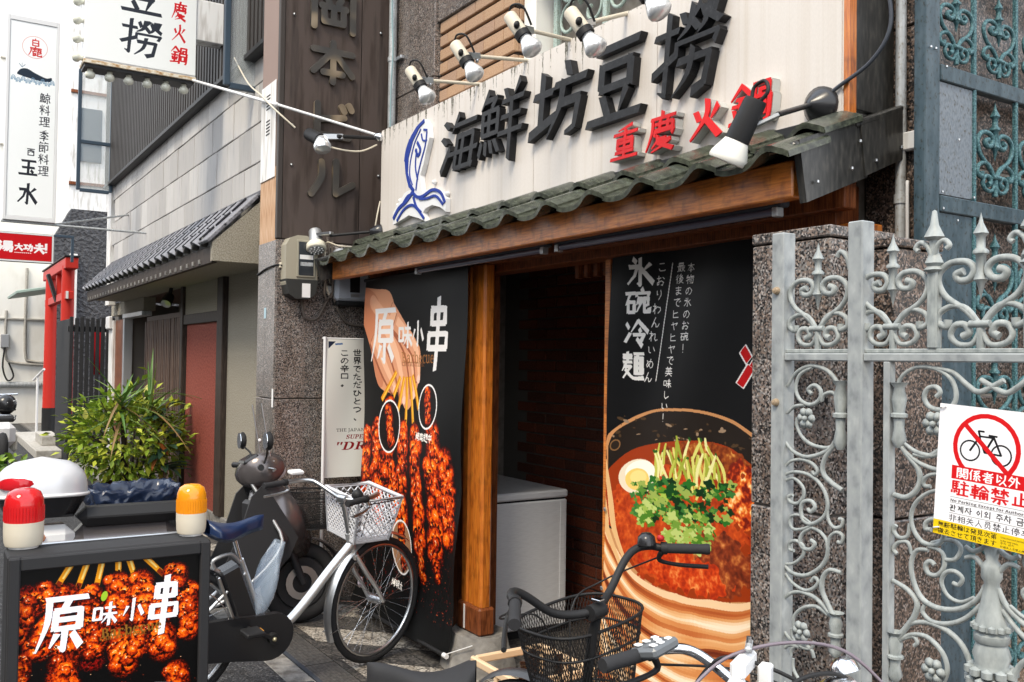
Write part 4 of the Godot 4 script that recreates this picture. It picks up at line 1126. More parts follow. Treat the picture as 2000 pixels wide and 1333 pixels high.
# the brown projecting pier of the next building: granite below, metal sign panel above
func build_pier() -> void:
	var t := thing("granite_pier", "speckled granite pier at the corner left of the restaurant", "pier", V(-5.98, 0, -2.3))
	wpart("core", MB.new().span(V(-6.15, 0, -2.78), V(-5.815, 2.37, -1.915)), M.mortar, t)
	for e in [[0.0, 0.53], [0.536, 1.332], [1.338, 2.366]]:
		slab(t, V(-6.17, e[0], -1.914), V(-5.806, e[1], -1.894), M.granite)
		slab(t, V(-5.814, e[0], -2.78), V(-5.795, e[1], -1.9), M.granite)
	wpart("paper_label", MB.new().span(V(-5.80, 1.28, -1.8935), V(-5.83, 1.4, -1.8915)), M.white_paint, t)
	wpart("tape_scrap", MB.new().span(V(-6.02, 1.86, -1.8935), V(-5.98, 1.93, -1.8915)), plain(0.4, 0.55, 0.62, 0.5), t)
	var s := thing("building_sign", "tall brown metal sign panel with raised bronze characters above the granite pier", "sign", V(-5.98, 2.37, -2.3))
	wpart("case", MB.new().span(V(-6.15, 2.37, -2.72), V(-5.815, 6.5, -1.91)), M.brown_panel, s)
	wpart("face_panel", MB.new().span(V(-5.816, 2.374, -2.46), V(-5.80, 6.5, -1.93), 0.003), M.brown_panel, s)
	wpart("side_panel", MB.new().span(V(-5.816, 2.374, -2.72), V(-5.803, 6.5, -2.466), 0.003), M.brown_panel, s)
	wpart("corner_trim", MB.new().span(V(-5.84, 2.374, -1.928), V(-5.797, 6.5, -1.895), 0.004), plain(0.05, 0.042, 0.038, 0.5), s)
	wpart("front_panel", MB.new().span(V(-6.16, 2.85, -1.91), V(-5.845, 6.5, -1.897), 0.003), plain(0.28, 0.2, 0.17, 0.6), s)
	wpart("bare_board", MB.new().span(V(-6.16, 2.36, -1.91), V(-5.842, 2.85, -1.895), 0.003), textured(noise_tex(FastNoiseLite.TYPE_SIMPLEX_SMOOTH, 0.02, [[0.0, 0.32, 0.16, 0.08], [0.5, 0.55, 0.34, 0.2], [1.0, 0.66, 0.5, 0.38]], 512, 5), V(9, 0.5, 9), 0.7), s)
	var pp := wpart("white_plate", MB.new().span(V(-6.15, 2.78, -1.894), V(-5.85, 3.42, -1.888), 0.002), M.white_paint, s)
	for k in 10: wpart("printed_line", MB.new().span(V(-6.04, 3.08 + k * 0.022 + (0.06 if k > 4 else 0.0), -1.8878), V(-5.96, 3.09 + k * 0.022 + (0.06 if k > 4 else 0.0), -1.887)), M.black_soft, pp)
	var bronze := textured(noise_tex(FastNoiseLite.TYPE_SIMPLEX_SMOOTH, 0.006, [[0.0, 0.05, 0.05, 0.05], [0.5, 0.085, 0.078, 0.07], [0.72, 0.22, 0.175, 0.12], [1.0, 0.36, 0.29, 0.21]], 512, 2), V(1.1, 1.1, 1.1), 0.34, null, 0, 0.4)
	var face := Basis(V(0, 0, -1), V(0, 1, 0), V(1, 0, 0))     # letters read towards +x
	var ys := {"岡": 3.93, "本": 3.575, "ビ": 3.185, "ル": 2.8}
	for ch in ys: wpart("raised_character", letter(MB.new(), ch, 0.34, 0.29, 0.024, 0.022, Transform3D(face, V(-5.799, ys[ch], -2.25)), 0.0, 0.0, 0.0), bronze, s)
	for zz in [-1.985, -2.60]:
		for yy in [3.12, 3.85, 2.86]: wpart("rivet", MB.new().ball(V(-5.798, yy, zz), V(0.006, 0.012, 0.012), 8), M.steel, s)

# ---------------------------------------------------------------- the neighbouring house with the kawara eave
func build_house() -> void:
	var t := thing("old_house", "old Japanese house with grey stone panels above a tiled eave and stucco below", "house", V(-10.2, 0, -2.3))
	var w := MB.new()
	w.span(V(-14.0, 2.37, -6.0), V(-6.2, 7.5, -2.19)); w.span(V(-9.98, 0.0, -6.0), V(-6.2, 2.3, -2.36)); w.span(V(-14.6, 0.0, -6.0), V(-13.25, 2.3, -2.36)); w.span(V(-13.25, 0.0, -6.0), V(-9.98, 2.36, -3.0))
	wpart("wall", w, M.mortar, t)
	var r := 0
	var y := 2.5
	while y < 4.0:
		var x := -13.72 + (0.17 if r % 2 else 0.0)
		while x < -6.3:
			wpart("stone_panel", MB.new().span(V(x, y, -2.19), V(x + 0.33, min(y + 0.304, 4.04), -2.15 - rng.randf() * 0.006), 0.004), M.stone[rng.randi() % 4], t)
			x += 0.34
		y += 0.312
		r += 1
	wpart("end_trim", MB.new().span(V(-14.02, 2.3, -2.22), V(-13.73, 4.05, -2.13), 0.004), M.white_paint, t)
	# dark ribbed metal siding above
	var sd := MB.new().span(V(-14.0, 3.98, -2.19), V(-6.2, 7.5, -2.10))
	wpart("siding", sd, M.siding, t)
	for i in 78: wpart("siding_rib", MB.new().span(V(-14.0 + i * 0.1, 3.985, -2.1), V(-13.94 + i * 0.1, 7.5, -2.082), 0.003), M.siding, t)
	wpart("siding_sill", MB.new().span(V(-14.0, 3.94, -2.16), V(-6.2, 3.982, -2.06), 0.004), M.black, t)
	# eave: boxed soffit, fascia, rafter ends, tiles
	var ev := wpart("eave", MB.new().span(V(-13.3, 2.33, -2.3), V(-7.02, 2.36, -1.84)), M.stucco, t)
	wpart("fascia", MB.new().span(V(-13.3, 2.31, -1.84), V(-7.02, 2.44, -1.8), 0.004), M.dark_wood, ev)
	for i in 30: wpart("rafter_end", MB.new().span(V(-13.2 + i * 0.2, 2.325, -1.85), V(-13.15 + i * 0.2, 2.36, -1.79), 0.002), M.concrete, ev)
	wpart("gable_end", MB.new().prism(P2([1.79, 2.32, 1.79, 2.46, 2.19, 2.84, 2.19, 2.32]), 0.05, Transform3D(Basis(V(0, 0, -1), V(0, 1, 0), V(1, 0, 0)), V(-7.02, 0, 0))), M.stucco, ev)
	var roll := MB.new()
	var pts := []
	for k in 7: pts.append(k)
	# one tile course: a shallow trough and a round roll; three courses up the slope
	var tile := MB.new()
	var rows := []
	for j in 2:
		var row := []
		for k in 13:
			var u := k / 12.0
			row.append(V(u * 0.27, 0.028 * sin(TAU * (u + 0.1)) + (0.016 if u > 0.75 else 0.0), -0.16 * j))
		rows.append(row)
	rows.reverse()
	tile.sheet(rows)
	for k in 12:
		var a: Vector3 = rows[1][k]
		var b: Vector3 = rows[1][k + 1]
		tile.quad(a - V(0, 0.02, 0), b - V(0, 0.02, 0), b, a)
	var tm := tile.mesh()
	var slope := Basis(Vector3.RIGHT, 0.80)
	for c in 3:
		for i in 23: part("roof_tile", tm, M.kawara, ev, V(-13.42 + i * 0.272, 2.475 + c * 0.122, -1.76 - c * 0.122), slope)
	var cap := MB.new().lathe([Vector2(0.0001, 0.02), Vector2(0.036, 0.02), Vector2(0.042, 0.012), Vector2(0.042, -0.03)], 10, Transform3D(Basis(Vector3.RIGHT, PI / 2), Vector3.ZERO)).mesh()
	for i in 23: part("tile_cap", cap, M.glaze_black, ev, V(-13.17 + i * 0.272, 2.482, -1.775))
	for c in 3:
		wpart("verge_tile", MB.new().box(V(-7.09, 2.535 + c * 0.122, -1.82 - c * 0.122), V(0.26, 0.03, 0.2), 0.006, Basis(Vector3.RIGHT, 0.80)), M.kawara, ev)
	wpart("flashing", MB.new().span(V(-13.6, 2.83, -2.19), V(-6.9, 2.88, -2.12), 0.01), plain(0.1, 0.1, 0.11, 0.5), ev)
	ev.transform = world_of(t).affine_inverse()
	# stucco front under the eave, timber posts, red panel, slatted screen
	wpart("stucco_wall", MB.new().span(V(-8.36, 0.12, -2.4), V(-6.2, 2.335, -2.3)), M.stucco, t)
	wpart("base_course", MB.new().span(V(-14.4, 0.0, -2.4), V(-6.2, 0.16, -2.27), 0.006), M.concrete, t)
	wpart("post", MB.new().span(V(-8.56, 0.16, -2.38), V(-8.37, 2.33, -2.25), 0.006), M.dark_wood, t)
	wpart("edge_board", MB.new().span(V(-8.60, 0.16, -2.36), V(-8.565, 1.93, -2.262), 0.004), M.timber, t)
	wpart("red_panel", MB.new().span(V(-9.85, 0.16, -2.36), V(-8.605, 1.93, -2.29)), M.red_panel, t)
	wpart("panel_head", MB.new().span(V(-9.9, 1.93, -2.36), V(-8.56, 2.03, -2.262), 0.004), M.dark_wood, t)
	wpart("stucco_band", MB.new().span(V(-9.9, 2.032, -2.36), V(-8.565, 2.33, -2.28)), M.stucco, t)
	wpart("post", MB.new().span(V(-10.0, 0.16, -2.38), V(-9.9, 2.33, -2.25), 0.006), M.dark_wood, t)
	for i in 22: wpart("slat", MB.new().span(V(-11.95 + i * 0.088, 0.3, -2.34), V(-11.892 + i * 0.088, 2.02, -2.28 + rng.randf() * 0.006), 0.004), M.slat_wood[i % 3], t)
	for ry in [0.24, 2.02]: wpart("slat_rail", MB.new().span(V(-11.97, ry, -2.38), V(-10.0, ry + 0.06, -2.3), 0.003), M.slat_wood[1], t)
	wpart("porch_wall", MB.new().span(V(-13.24, 0.0, -2.998), V(-9.99, 2.33, -2.96)), M.stucco, t)
	wpart("porch_ceiling", MB.new().span(V(-13.24, 2.331, -2.96), V(-9.99, 2.36, -2.31)), M.slat_wood[2], t)
	wpart("porch_floor", MB.new().span(V(-13.24, 0.0, -2.96), V(-9.99, 0.12, -2.41)), M.concrete, t)
	wpart("door_lattice", MB.new().span(V(-12.8, 0.13, -2.955), V(-11.9, 1.98, -2.92)), M.timber, t)
	for i in 14: wpart("lattice_bar", MB.new().span(V(-12.78 + i * 0.064, 0.2, -2.92), V(-12.755 + i * 0.064, 1.95, -2.9), 0.003), M.timber_up, t)
	wpart("door_frame", MB.new().span(V(-13.3, 0.16, -2.36), V(-13.2, 2.12, -2.25), 0.005), M.steel_dull, t)
	wpart("door_frame", MB.new().span(V(-13.3, 2.1, -2.36), V(-11.98, 2.16, -2.24), 0.005), M.galvanised, t)
	wpart("stucco_beam", MB.new().span(V(-14.3, 2.165, -2.4), V(-11.98, 2.335, -2.26)), M.stucco, t)
	wpart("brown_board", MB.new().span(V(-14.1, 0.16, -2.36), V(-13.31, 2.1, -2.29)), M.timber_dark, t)
	wpart("corner_post", MB.new().span(V(-14.42, 0.16, -2.4), V(-14.1, 2.1, -2.25), 0.005), M.white_paint, t)
	wpart("lamp_box", MB.new().span(V(-14.4, 1.98, -2.25), V(-14.12, 2.16, -2.2), 0.01), M.white_plastic, t)

# steel casements that stand open above the street
func casement(label: String, x: float, z0: float, z1: float, y0: float, y1: float, bars: Array) -> void:
	var t := thing("open_casement", label, "window", V(x, y0, z1), Basis(), "blue steel casements standing open above the street")
	var wd := 0.045
	for z in [z0, z1]: wpart("stile", MB.new().span(V(x - 0.025, y0, z - wd / 2), V(x + 0.025, y1, z + wd / 2), 0.004), M.window_blue, t)
	for y in [y0] + bars + [y1]: wpart("rail", MB.new().span(V(x - 0.022, y - wd / 2, z1 + wd / 2), V(x + 0.022, y + wd / 2, z0 - wd / 2), 0.004), M.window_blue, t)
	var ys: Array = [y0] + bars + [y1]
	for i in ys.size() - 1: wpart("pane", MB.new().span(V(x - 0.003, ys[i] + wd / 2, z1 + wd / 2), V(x + 0.003, ys[i + 1] - wd / 2, z0 - wd / 2)), M.glass, t)
	wpart("hinge", MB.new().bar(V(x - 0.03, y0 + 0.1, z1), V(x - 0.03, y0 + 0.1, z1 - 0.15), 0.03, 0.02), M.steel_dull, t)

func build_far_left() -> void:
	casement("tall blue steel casement standing open left of the siding, behind the whale sign", -13.6, -1.69, -2.1, 3.84, 5.48, [4.5])
	casement("blue steel casement standing open beside the brown metal sign", -7.2, -1.93, -2.28, 3.72, 4.6, [])
	# black rough plastered building beyond the torii
	var t := thing("black_building", "building with rough black plaster wall behind the red torii", "building", V(-20.5, 0, -2.8))
	wpart("wall", MB.new().prism(P2([2.1, 0, 2.1, 3.94, 2.38, 4.5, 7.0, 4.5, 7.0, 0]), 0.5, Transform3D(Basis(V(0, 0, -1), V(0, 1, 0), V(1, 0, 0)), V(-20.5, 0, 0))), M.flare, t)
	wpart("front_wall", MB.new().span(V(-24, 0, -7), V(-20.51, 3.2, -2.6)), M.flare, t)
	wpart("canopy", MB.new().box(V(-21.9, 2.95, -2.05), V(2.4, 0.06, 1.1), 0.01, Basis(Vector3.RIGHT, 0.2)), plain(0.36, 0.46, 0.4, 0.5), t)
	wpart("white_pillar", MB.new().span(V(-20.0, 2.2, -2.5), V(-19.9, 3.6, -2.36), 0.005), M.white_paint, t)
	# white buildings in the light at the end of the street
	t = thing("white_building", "sunlit white building with pipes and a meter box at the end of the street", "building", V(-26, 0, -2.2))
	wpart("wall", MB.new().span(V(-34, 0, -9), V(-24, 14, -1.3)), M.cream_wall, t)
	for yy in [2.4, 4.3, 6.4, 8.4, 10.4]: wpart("ledge", MB.new().span(V(-24.0, yy, -9), V(-23.94, yy + 0.03, -1.3)), M.concrete_light, t)
	wpart("meter_box", MB.new().span(V(-24, 1.75, -1.62), V(-23.88, 2.05, -1.45), 0.01), M.steel_dull, t)
	var pp := [V(-23.95, 0.9, -1.3), V(-23.95, 0.9, -2.3)]
	wpart("pipe", MB.new().tube(pp, 0.07, 8), M.galvanised, t)
	wpart("pipe", MB.new().tube(curve([V(-23.96, 2.6, -1.55), V(-23.96, 1.6, -1.55), V(-23.96, 1.4, -1.75), V(-23.96, 1.36, -2.4)], 4), 0.03, 6), M.concrete_light, t)
	wpart("pipe", MB.new().tube(curve([V(-23.96, 3.6, -1.95), V(-23.96, 1.7, -1.95), V(-23.96, 1.44, -2.1), V(-23.96, 1.42, -2.6)], 4), 0.03, 6), M.concrete_light, t)
	wpart("meter_cable", MB.new().tube(curve([V(-23.9, 1.75, -1.53), V(-23.88, 1.3, -1.5), V(-23.88, 1.0, -1.6), V(-23.88, 1.1, -1.72), V(-23.9, 1.4, -1.62)], 5), 0.018, 6), M.black, t)
	t = thing("pale_tower", "tall pale building high behind the projecting signs", "building", V(-22, 0, -6))
	wpart("wall", MB.new().span(V(-30, 3.3, -14), V(-20.7, 18, -2.4)), M.white_paint, t)
	for k in 5:
		wpart("storey_band", MB.new().span(V(-20.7, 5.1 + k * 1.9, -14), V(-20.64, 5.16 + k * 1.9, -2.4)), M.timber_dark, t)
	for k in 3: wpart("window", MB.new().span(V(-20.7, 5.6 + k * 1.9, -3.0), V(-20.65, 6.7 + k * 1.9, -2.6)), M.window_blue, t)
	t = thing("grey_building", "narrow grey building edge at the left of the picture", "building", V(-30, 0, -0.3))
	wpart("wall", MB.new().span(V(-46, 0, -1.2), V(-36, 16, 0.6)), M.concrete, t)
	for k in 5: wpart("window", MB.new().span(V(-36.0, 2.0 + k * 2.6, -0.9), V(-35.95, 3.6 + k * 2.6, 0.2)), M.window_blue, t)
	# street closed at the end
	t = thing("end_building", "pale building closing the far end of the street", "building", V(-60, 0, 3))
	wpart("wall", MB.new().span(V(-75, 0, -3), V(-60, 15, 14)), M.cream_wall, t)
	for k in 5:
		for j in 5: wpart("window", MB.new().span(V(-60.0, 1.5 + k * 2.7, -1.5 + j * 2.4), V(-59.9, 3.0 + k * 2.7, -0.2 + j * 2.4)), M.window_blue, t)

# the other side of the street, behind the camera: it shades the lower sky and shows in glossy things
func build_opposite() -> void:
	var tones := [M.concrete_light, M.cream_wall, M.brown_panel, M.concrete, M.stucco]
	var labels := ["plain grey shop building across the street", "cream building across the street", "brown clad building across the street", "concrete building across the street, towards the end", "stuccoed building across the street near the corner"]
	var x := -30.0
	for i in 5:
		var w: float = [9.0, 8.0, 7.5, 9.0, 8.5][i]
		var h: float = [6.0, 5.0, 6.5, 5.2, 5.6][i]
		var t := thing("shop_building", labels[i], "building", V(x + w / 2, 0, 8))
		wpart("wall", MB.new().span(V(x, 0, 7.2), V(x + w - 0.1, h, 14)), tones[i], t)
		for r in 2:
			for k in 4:
				var f := wpart("window", MB.new().span(V(x + 0.6 + k * w / 4.2, 1.0 + r * 2.5, 7.16), V(x + 0.6 + k * w / 4.2 + 1.2, 2.5 + r * 2.5, 7.2)), M.window_blue, t)
				wpart("pane", MB.new().span(V(x + 0.68 + k * w / 4.2, 1.08 + r * 2.5, 7.15), V(x + 0.6 + k * w / 4.2 + 1.12, 2.42 + r * 2.5, 7.158)), M.black_gloss, f)
		x += w

# ---------------------------------------------------------------- restaurant sign with raised lettering
func print_sign_board() -> Image:   # weathered white board: rain streaks and dark moss drips under the top edge
	var w := 1400
	var h := 280
	var im := canvas(w, h, Color(0.86, 0.84, 0.82))
	var f := FastNoiseLite.new()
	f.noise_type = FastNoiseLite.TYPE_SIMPLEX_SMOOTH
	f.frequency = 0.05
	f.fractal_octaves = 3
	var f2 := FastNoiseLite.new()
	f2.frequency = 0.35
	f2.seed = 9
	for x in w:
		var col := clampf(f.get_noise_1d(x) * 0.9 + f2.get_noise_1d(x) * 0.45, -1, 1)
		var drip := clampf(f2.get_noise_2d(x * 0.3, 50) * 0.7 + f.get_noise_2d(x, 300) * 0.9, 0.0, 1.0)
		if x > w * 0.62: drip *= 0.25
		var len := 8.0 + drip * 75.0
		for y in h:
			var s := 0.045 * clampf(col + 0.35 * f.get_noise_2d(x * 0.8, y * 0.06), 0.0, 1.0)
			var g := 0.02 * f2.get_noise_2d(x, y * 0.4)
			var c := Color(0.835 - s * 0.9 + g, 0.808 - s * 1.1 + g, 0.78 - s * 1.4 + g)
			if y < len and f2.get_noise_2d(x * 1.4, y * 0.15) + drip * 1.75 > 0.5 + 0.35 * y / len:
				c = c.lerp(Color(0.2, 0.19, 0.13), 0.85 if y < len * 0.5 else 0.5)
			im.set_pixel(x, y, c)
	return im

func build_sign() -> void:
	var t := thing("restaurant_sign", "long white signboard with raised black and red characters and a leaping blue fish", "sign", V(-3.65, 2.4, -2.5))
	var pm := print_mat(print_sign_board(), 0.5)
	wpart("box", MB.new().span(V(-5.42, 2.40, -2.67), V(-1.89, 3.074, -2.456)), M.white_paint, t)
	var n := 4
	for i in n:
		var a := -5.42 + 3.53 * i / n
		var b := -5.42 + 3.53 * (i + 1) / n - 0.003
		var m := MB.new()
		m.span(V(a, 2.4, -2.4558), V(b, 3.072, -2.4505))
		m.quad(V(a, 2.4, -2.4498), V(b, 2.4, -2.4498), V(b, 3.072, -2.4498), V(a, 3.072, -2.4498), Rect2(float(i) / n, 0, 1.0 / n, 1))
		wpart("board", m, pm, t)
	wpart("edge_strip", MB.new().span(V(-1.888, 2.38, -2.49), V(-1.866, 3.3, -2.452), 0.002), M.timber_up, t)
	wpart("black_sill", MB.new().span(V(-5.46, 2.335, -2.6), V(-1.86, 2.398, -2.42), 0.004), M.black, t)
	var big := {"海": [-4.35, 2.78, 0.43, 0.33], "鮮": [-3.915, 2.8, 0.42, 0.385], "坊": [-3.415, 2.795, 0.42, 0.35], "豆": [-2.995, 2.78, 0.38, 0.37], "撈": [-2.585, 2.79, 0.37, 0.36]}
	for ch in big:
		var e: Array = big[ch]
		var dense: bool = ch in ["海", "鮮", "撈"]
		wpart("black_character", letter(MB.new(), ch, e[2], e[3], 0.036, 0.0138 if dense else 0.019, Transform3D(Basis(), V(e[0], e[1], -2.448)), 1.15, 0.12, 0.5), M.letter_black, t)
	var red := {"重": [-2.915, 2.505], "慶": [-2.693, 2.506], "火": [-2.45, 2.502], "鍋": [-2.236, 2.511]}
	for ch in red:
		var e: Array = red[ch]
		var xf := Transform3D(Basis(), V(e[0], e[1], -2.448))
		var wt := 0.0115 if ch == "火" else 0.0075
		var c := wpart("red_character", letter(MB.new(), ch, 0.18, 0.15, 0.036, wt, xf, 0.9, 0.12), M.letter_side, t)
		wpart("red_face", letter(MB.new(), ch, 0.18, 0.15, 0.0045, wt, Transform3D(Basis(), V(e[0], e[1], -2.4055)), 0.9, 0.12), M.red_face, c)
	# the fish leaping from a wave: white cut-out plate with blue drawing
	var fx := Transform3D(Basis(), V(0, 0, -2.448))
	var body := P2([-4.755, 3.0, -4.705, 2.95, -4.69, 2.88, -4.735, 2.8, -4.76, 2.74, -4.8, 2.68, -4.78, 2.6, -4.77, 2.56, -4.88, 2.59, -4.955, 2.63, -4.995, 2.72, -5.015, 2.81, -4.985, 2.89, -4.93, 2.94, -4.85, 2.985])
	var wave := P2([-5.165, 2.43, -5.165, 2.51, -5.085, 2.56, -5.005, 2.607, -4.898, 2.62, -4.797, 2.578, -4.676, 2.582, -4.555, 2.553, -4.48, 2.498, -4.48, 2.425, -4.55, 2.46, -4.649, 2.485, -4.733, 2.475, -4.758, 2.455, -4.71, 2.395, -4.815, 2.43, -4.944, 2.463, -5.049, 2.447])
	var lg := wpart("fish_emblem", MB.new().prism(body, 0.03, fx), M.white_plastic, t)
	wpart("wave_plate", MB.new().prism(wave, 0.0295, fx), M.white_plastic, lg)
	var ink := MB.new()
	var lines := [[[-4.76, 2.99], [-4.86, 2.96], [-4.93, 2.9], [-4.975, 2.8], [-4.975, 2.72], [-4.94, 2.65], [-4.88, 2.6]], [[-4.8, 2.95], [-4.88, 2.88], [-4.93, 2.78], [-4.935, 2.7], [-4.9, 2.64]], [[-4.72, 2.92], [-4.74, 2.84], [-4.79, 2.76], [-4.83, 2.68], [-4.85, 2.6]],
		[[-4.76, 2.94], [-4.72, 2.93]], [[-4.79, 2.92], [-4.77, 2.88], [-4.72, 2.87]], [[-4.84, 2.88], [-4.8, 2.83], [-4.83, 2.8], [-4.86, 2.84]], [[-5.0, 2.8], [-4.98, 2.86], [-4.94, 2.91]], [[-4.85, 2.84], [-4.86, 2.74], [-4.83, 2.66]],
		[[-5.15, 2.47], [-5.08, 2.52], [-4.98, 2.55], [-4.9, 2.59]], [[-5.1, 2.45], [-5.02, 2.5], [-4.93, 2.52], [-4.85, 2.5], [-4.74, 2.42]], [[-5.04, 2.53], [-4.96, 2.58], [-4.88, 2.58]], [[-4.9, 2.6], [-4.84, 2.56], [-4.76, 2.55], [-4.64, 2.57], [-4.54, 2.54], [-4.49, 2.48]], [[-4.8, 2.54], [-4.7, 2.53], [-4.6, 2.53], [-4.51, 2.47]], [[-4.88, 2.56], [-4.84, 2.5], [-4.78, 2.46]]]
	var k := 0
	for l in lines:
		var p := []
		for q in l: p.append(Vector2(q[0], q[1]))
		p = curve(p, 4)
		var wd: float = [0.012, 0.005, 0.006, 0.006, 0.005, 0.01, 0.012, 0.005, 0.012, 0.008, 0.006, 0.009, 0.007, 0.008][k]
		for i in p.size() - 1:
			ink.prism(outline([p[i], p[i + 1]], [wd, wd], 0.0), 0.003 + k * 0.0002 + (i % 2) * 0.0001, Transform3D(Basis(), V(0, 0, -2.4178)))
		k += 1
	for e in [[-4.765, 2.985, -4.83, 2.955, -4.9, 2.9, -4.955, 2.81, -4.962, 2.72, -4.92, 2.645, -4.87, 2.6, -4.945, 2.63, -4.99, 2.72, -5.008, 2.81, -4.978, 2.885, -4.925, 2.935, -4.85, 2.978]]:
		k += 1
		ink.prism(P2(e), 0.0022 + k * 0.0001, Transform3D(Basis(), V(0, 0, -2.4178)))
	wpart("blue_drawing", ink, M.blue_ink, lg)
	for e in [[-5.1, 2.575], [-5.13, 2.55], [-4.66, 2.62], [-4.5, 2.53]]: wpart("spray_drop", MB.new().ball(V(e[0], e[1], -2.44), V(0.016, 0.014, 0.02), 8), M.white_plastic, lg)

# ---------------------------------------------------------------- tiled eave on its timber beam
func build_eave() -> void:
	var t := thing("tiled_eave", "small eave of wavy green-black glazed tiles on an orange timber beam below the white sign", "eave", V(-3.7, 2.1, -2.3))
	wpart("beam", MB.new().span(V(-5.60, 2.108, -2.26), V(-1.875, 2.222, -2.2), 0.005), M.timber, t)
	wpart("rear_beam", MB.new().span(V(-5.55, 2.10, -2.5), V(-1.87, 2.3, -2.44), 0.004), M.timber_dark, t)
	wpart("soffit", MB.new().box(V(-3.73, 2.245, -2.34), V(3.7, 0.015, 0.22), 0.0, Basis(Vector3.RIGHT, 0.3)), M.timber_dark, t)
	for i in 16: wpart("bracket", MB.new().bar(V(-5.5 + i * 0.235, 2.17, -2.262), V(-5.5 + i * 0.235, 2.21, -2.438), 0.03, 0.03), M.timber_dark, t)
	# one tile: an S wave, 29 cm wide, with a thick front lip
	var shapes := []
	for c in 2:
		var tile := MB.new()
		var rows := []
		var dep := 0.2 if c == 0 else 0.19
		for j in 4:
			var row := []
			for k in 17:
				var u := k / 16.0
				var wv := 0.0235 * sin(TAU * (u - 0.5)) - 0.005 * cos(TAU * 2.0 * u)
				row.append(V((u - 0.5) * 0.298, wv + (0.004 if k > 14 else 0.0), -dep * j / 3.0))
			rows.append(row)
		rows.reverse()
		tile.sheet(rows)
		var fr: Array = rows[3]
		var low := []
		for p in fr: low.append(p - V(0, 0.018, -0.004))
		var lip := MB.new()
		tile.sheet([fr, low])
		var under := []
		for p in low: under.append(p + V(0, 0.004, -dep))
		tile.sheet([low, under])
		for e in [0, 16]:
			var a: Vector3 = rows[3][e]
			var b: Vector3 = rows[0][e]
			tile.quad(a - V(0, 0.018, 0), a, b, b - V(0, 0.018, 0))
		shapes.append(tile.mesh())
	for c in 2:
		for i in 13:
			var y := 2.225 if c == 0 else 2.318
			var z := -2.105 if c == 0 else -2.265
			part("roof_tile", shapes[c], M.glaze[rng.randi() % 3], t, V(-5.44 + i * 0.29, y, z) - t.position, Basis(Vector3.RIGHT, 0.36 + rng.randf_range(-0.012, 0.012)) * Basis(Vector3.UP, rng.randf_range(-0.008, 0.008)))
	# end tiles that fold down over the right hand end, and a plain one on the left
	var side := Transform3D(Basis(V(0, 0, -1), V(0, 1, 0), V(1, 0, 0)), V(-1.85, 0, 0))
	wpart("end_tile", MB.new().prism(P2([2.17, 2.268, 2.205, 2.085, 2.49, 2.195, 2.44, 2.368]), 0.026, side), M.glaze_black, t)
	wpart("end_tile", MB.new().prism(P2([2.445, 2.37, 2.47, 2.195, 2.69, 2.285, 2.68, 2.445]), 0.034, side), M.glaze_black, t)
	wpart("end_tile_top", MB.new().box(V(-1.905, 2.302, -2.295), V(0.16, 0.022, 0.31), 0.006, Basis(Vector3.RIGHT, 0.36)), M.glaze_black, t)
	wpart("end_tile_top", MB.new().box(V(-1.9, 2.402, -2.56), V(0.17, 0.022, 0.28), 0.006, Basis(Vector3.RIGHT, 0.36)), M.glaze_black, t)
	var nails := MB.new()
	for e in [[2.24, 2.15], [2.4, 2.21], [2.44, 2.3], [2.52, 2.25], [2.65, 2.31]]: nails.ball(V(-1.813, e[1], -e[0]), V(0.005, 0.007, 0.007), 6)
	wpart("nail", nails, M.steel, t)
	var lft := Transform3D(Basis(V(0, 0, -1), V(0, 1, 0), V(1, 0, 0)), V(-5.66, 0, 0))
	wpart("end_tile", MB.new().prism(P2([2.1, 2.24, 2.14, 2.1, 2.45, 2.2, 2.45, 2.36]), 0.03, lft), M.glaze_black, t)
	wpart("end_tile_top", MB.new().box(V(-5.61, 2.29, -2.28), V(0.12, 0.03, 0.36), 0.008, Basis(Vector3.RIGHT, 0.36)), M.glaze_black, t)
	# unlit tube lamps under the beam
	for e in [[-4.55, -3.28, "dark fluorescent batten under the eave above the skewer banner"], [-3.22, -1.97, "longer dark fluorescent batten under the eave above the noodle banner"]]:
		var l := thing("tube_lamp", e[2], "lamp", V(e[0], 2.1, -2.285), Basis(), "unlit tube lamps under the eave")
		wpart("housing", MB.new().span(V(e[0], 2.10, -2.305), V(e[1], 2.128, -2.265), 0.006), M.slate_edge, l)
		wpart("tube", MB.new().tube([V(e[0] + 0.04, 2.088, -2.278), V(e[1] - 0.04, 2.088, -2.278)], 0.014, 10), plain(0.1, 0.1, 0.14, 0.15), l)
		for x in [e[0] + 0.02, e[1] - 0.03]: wpart("lamp_holder", MB.new().span(V(x - 0.012, 2.07, -2.295), V(x + 0.012, 2.102, -2.262), 0.003), M.steel_dull, l)

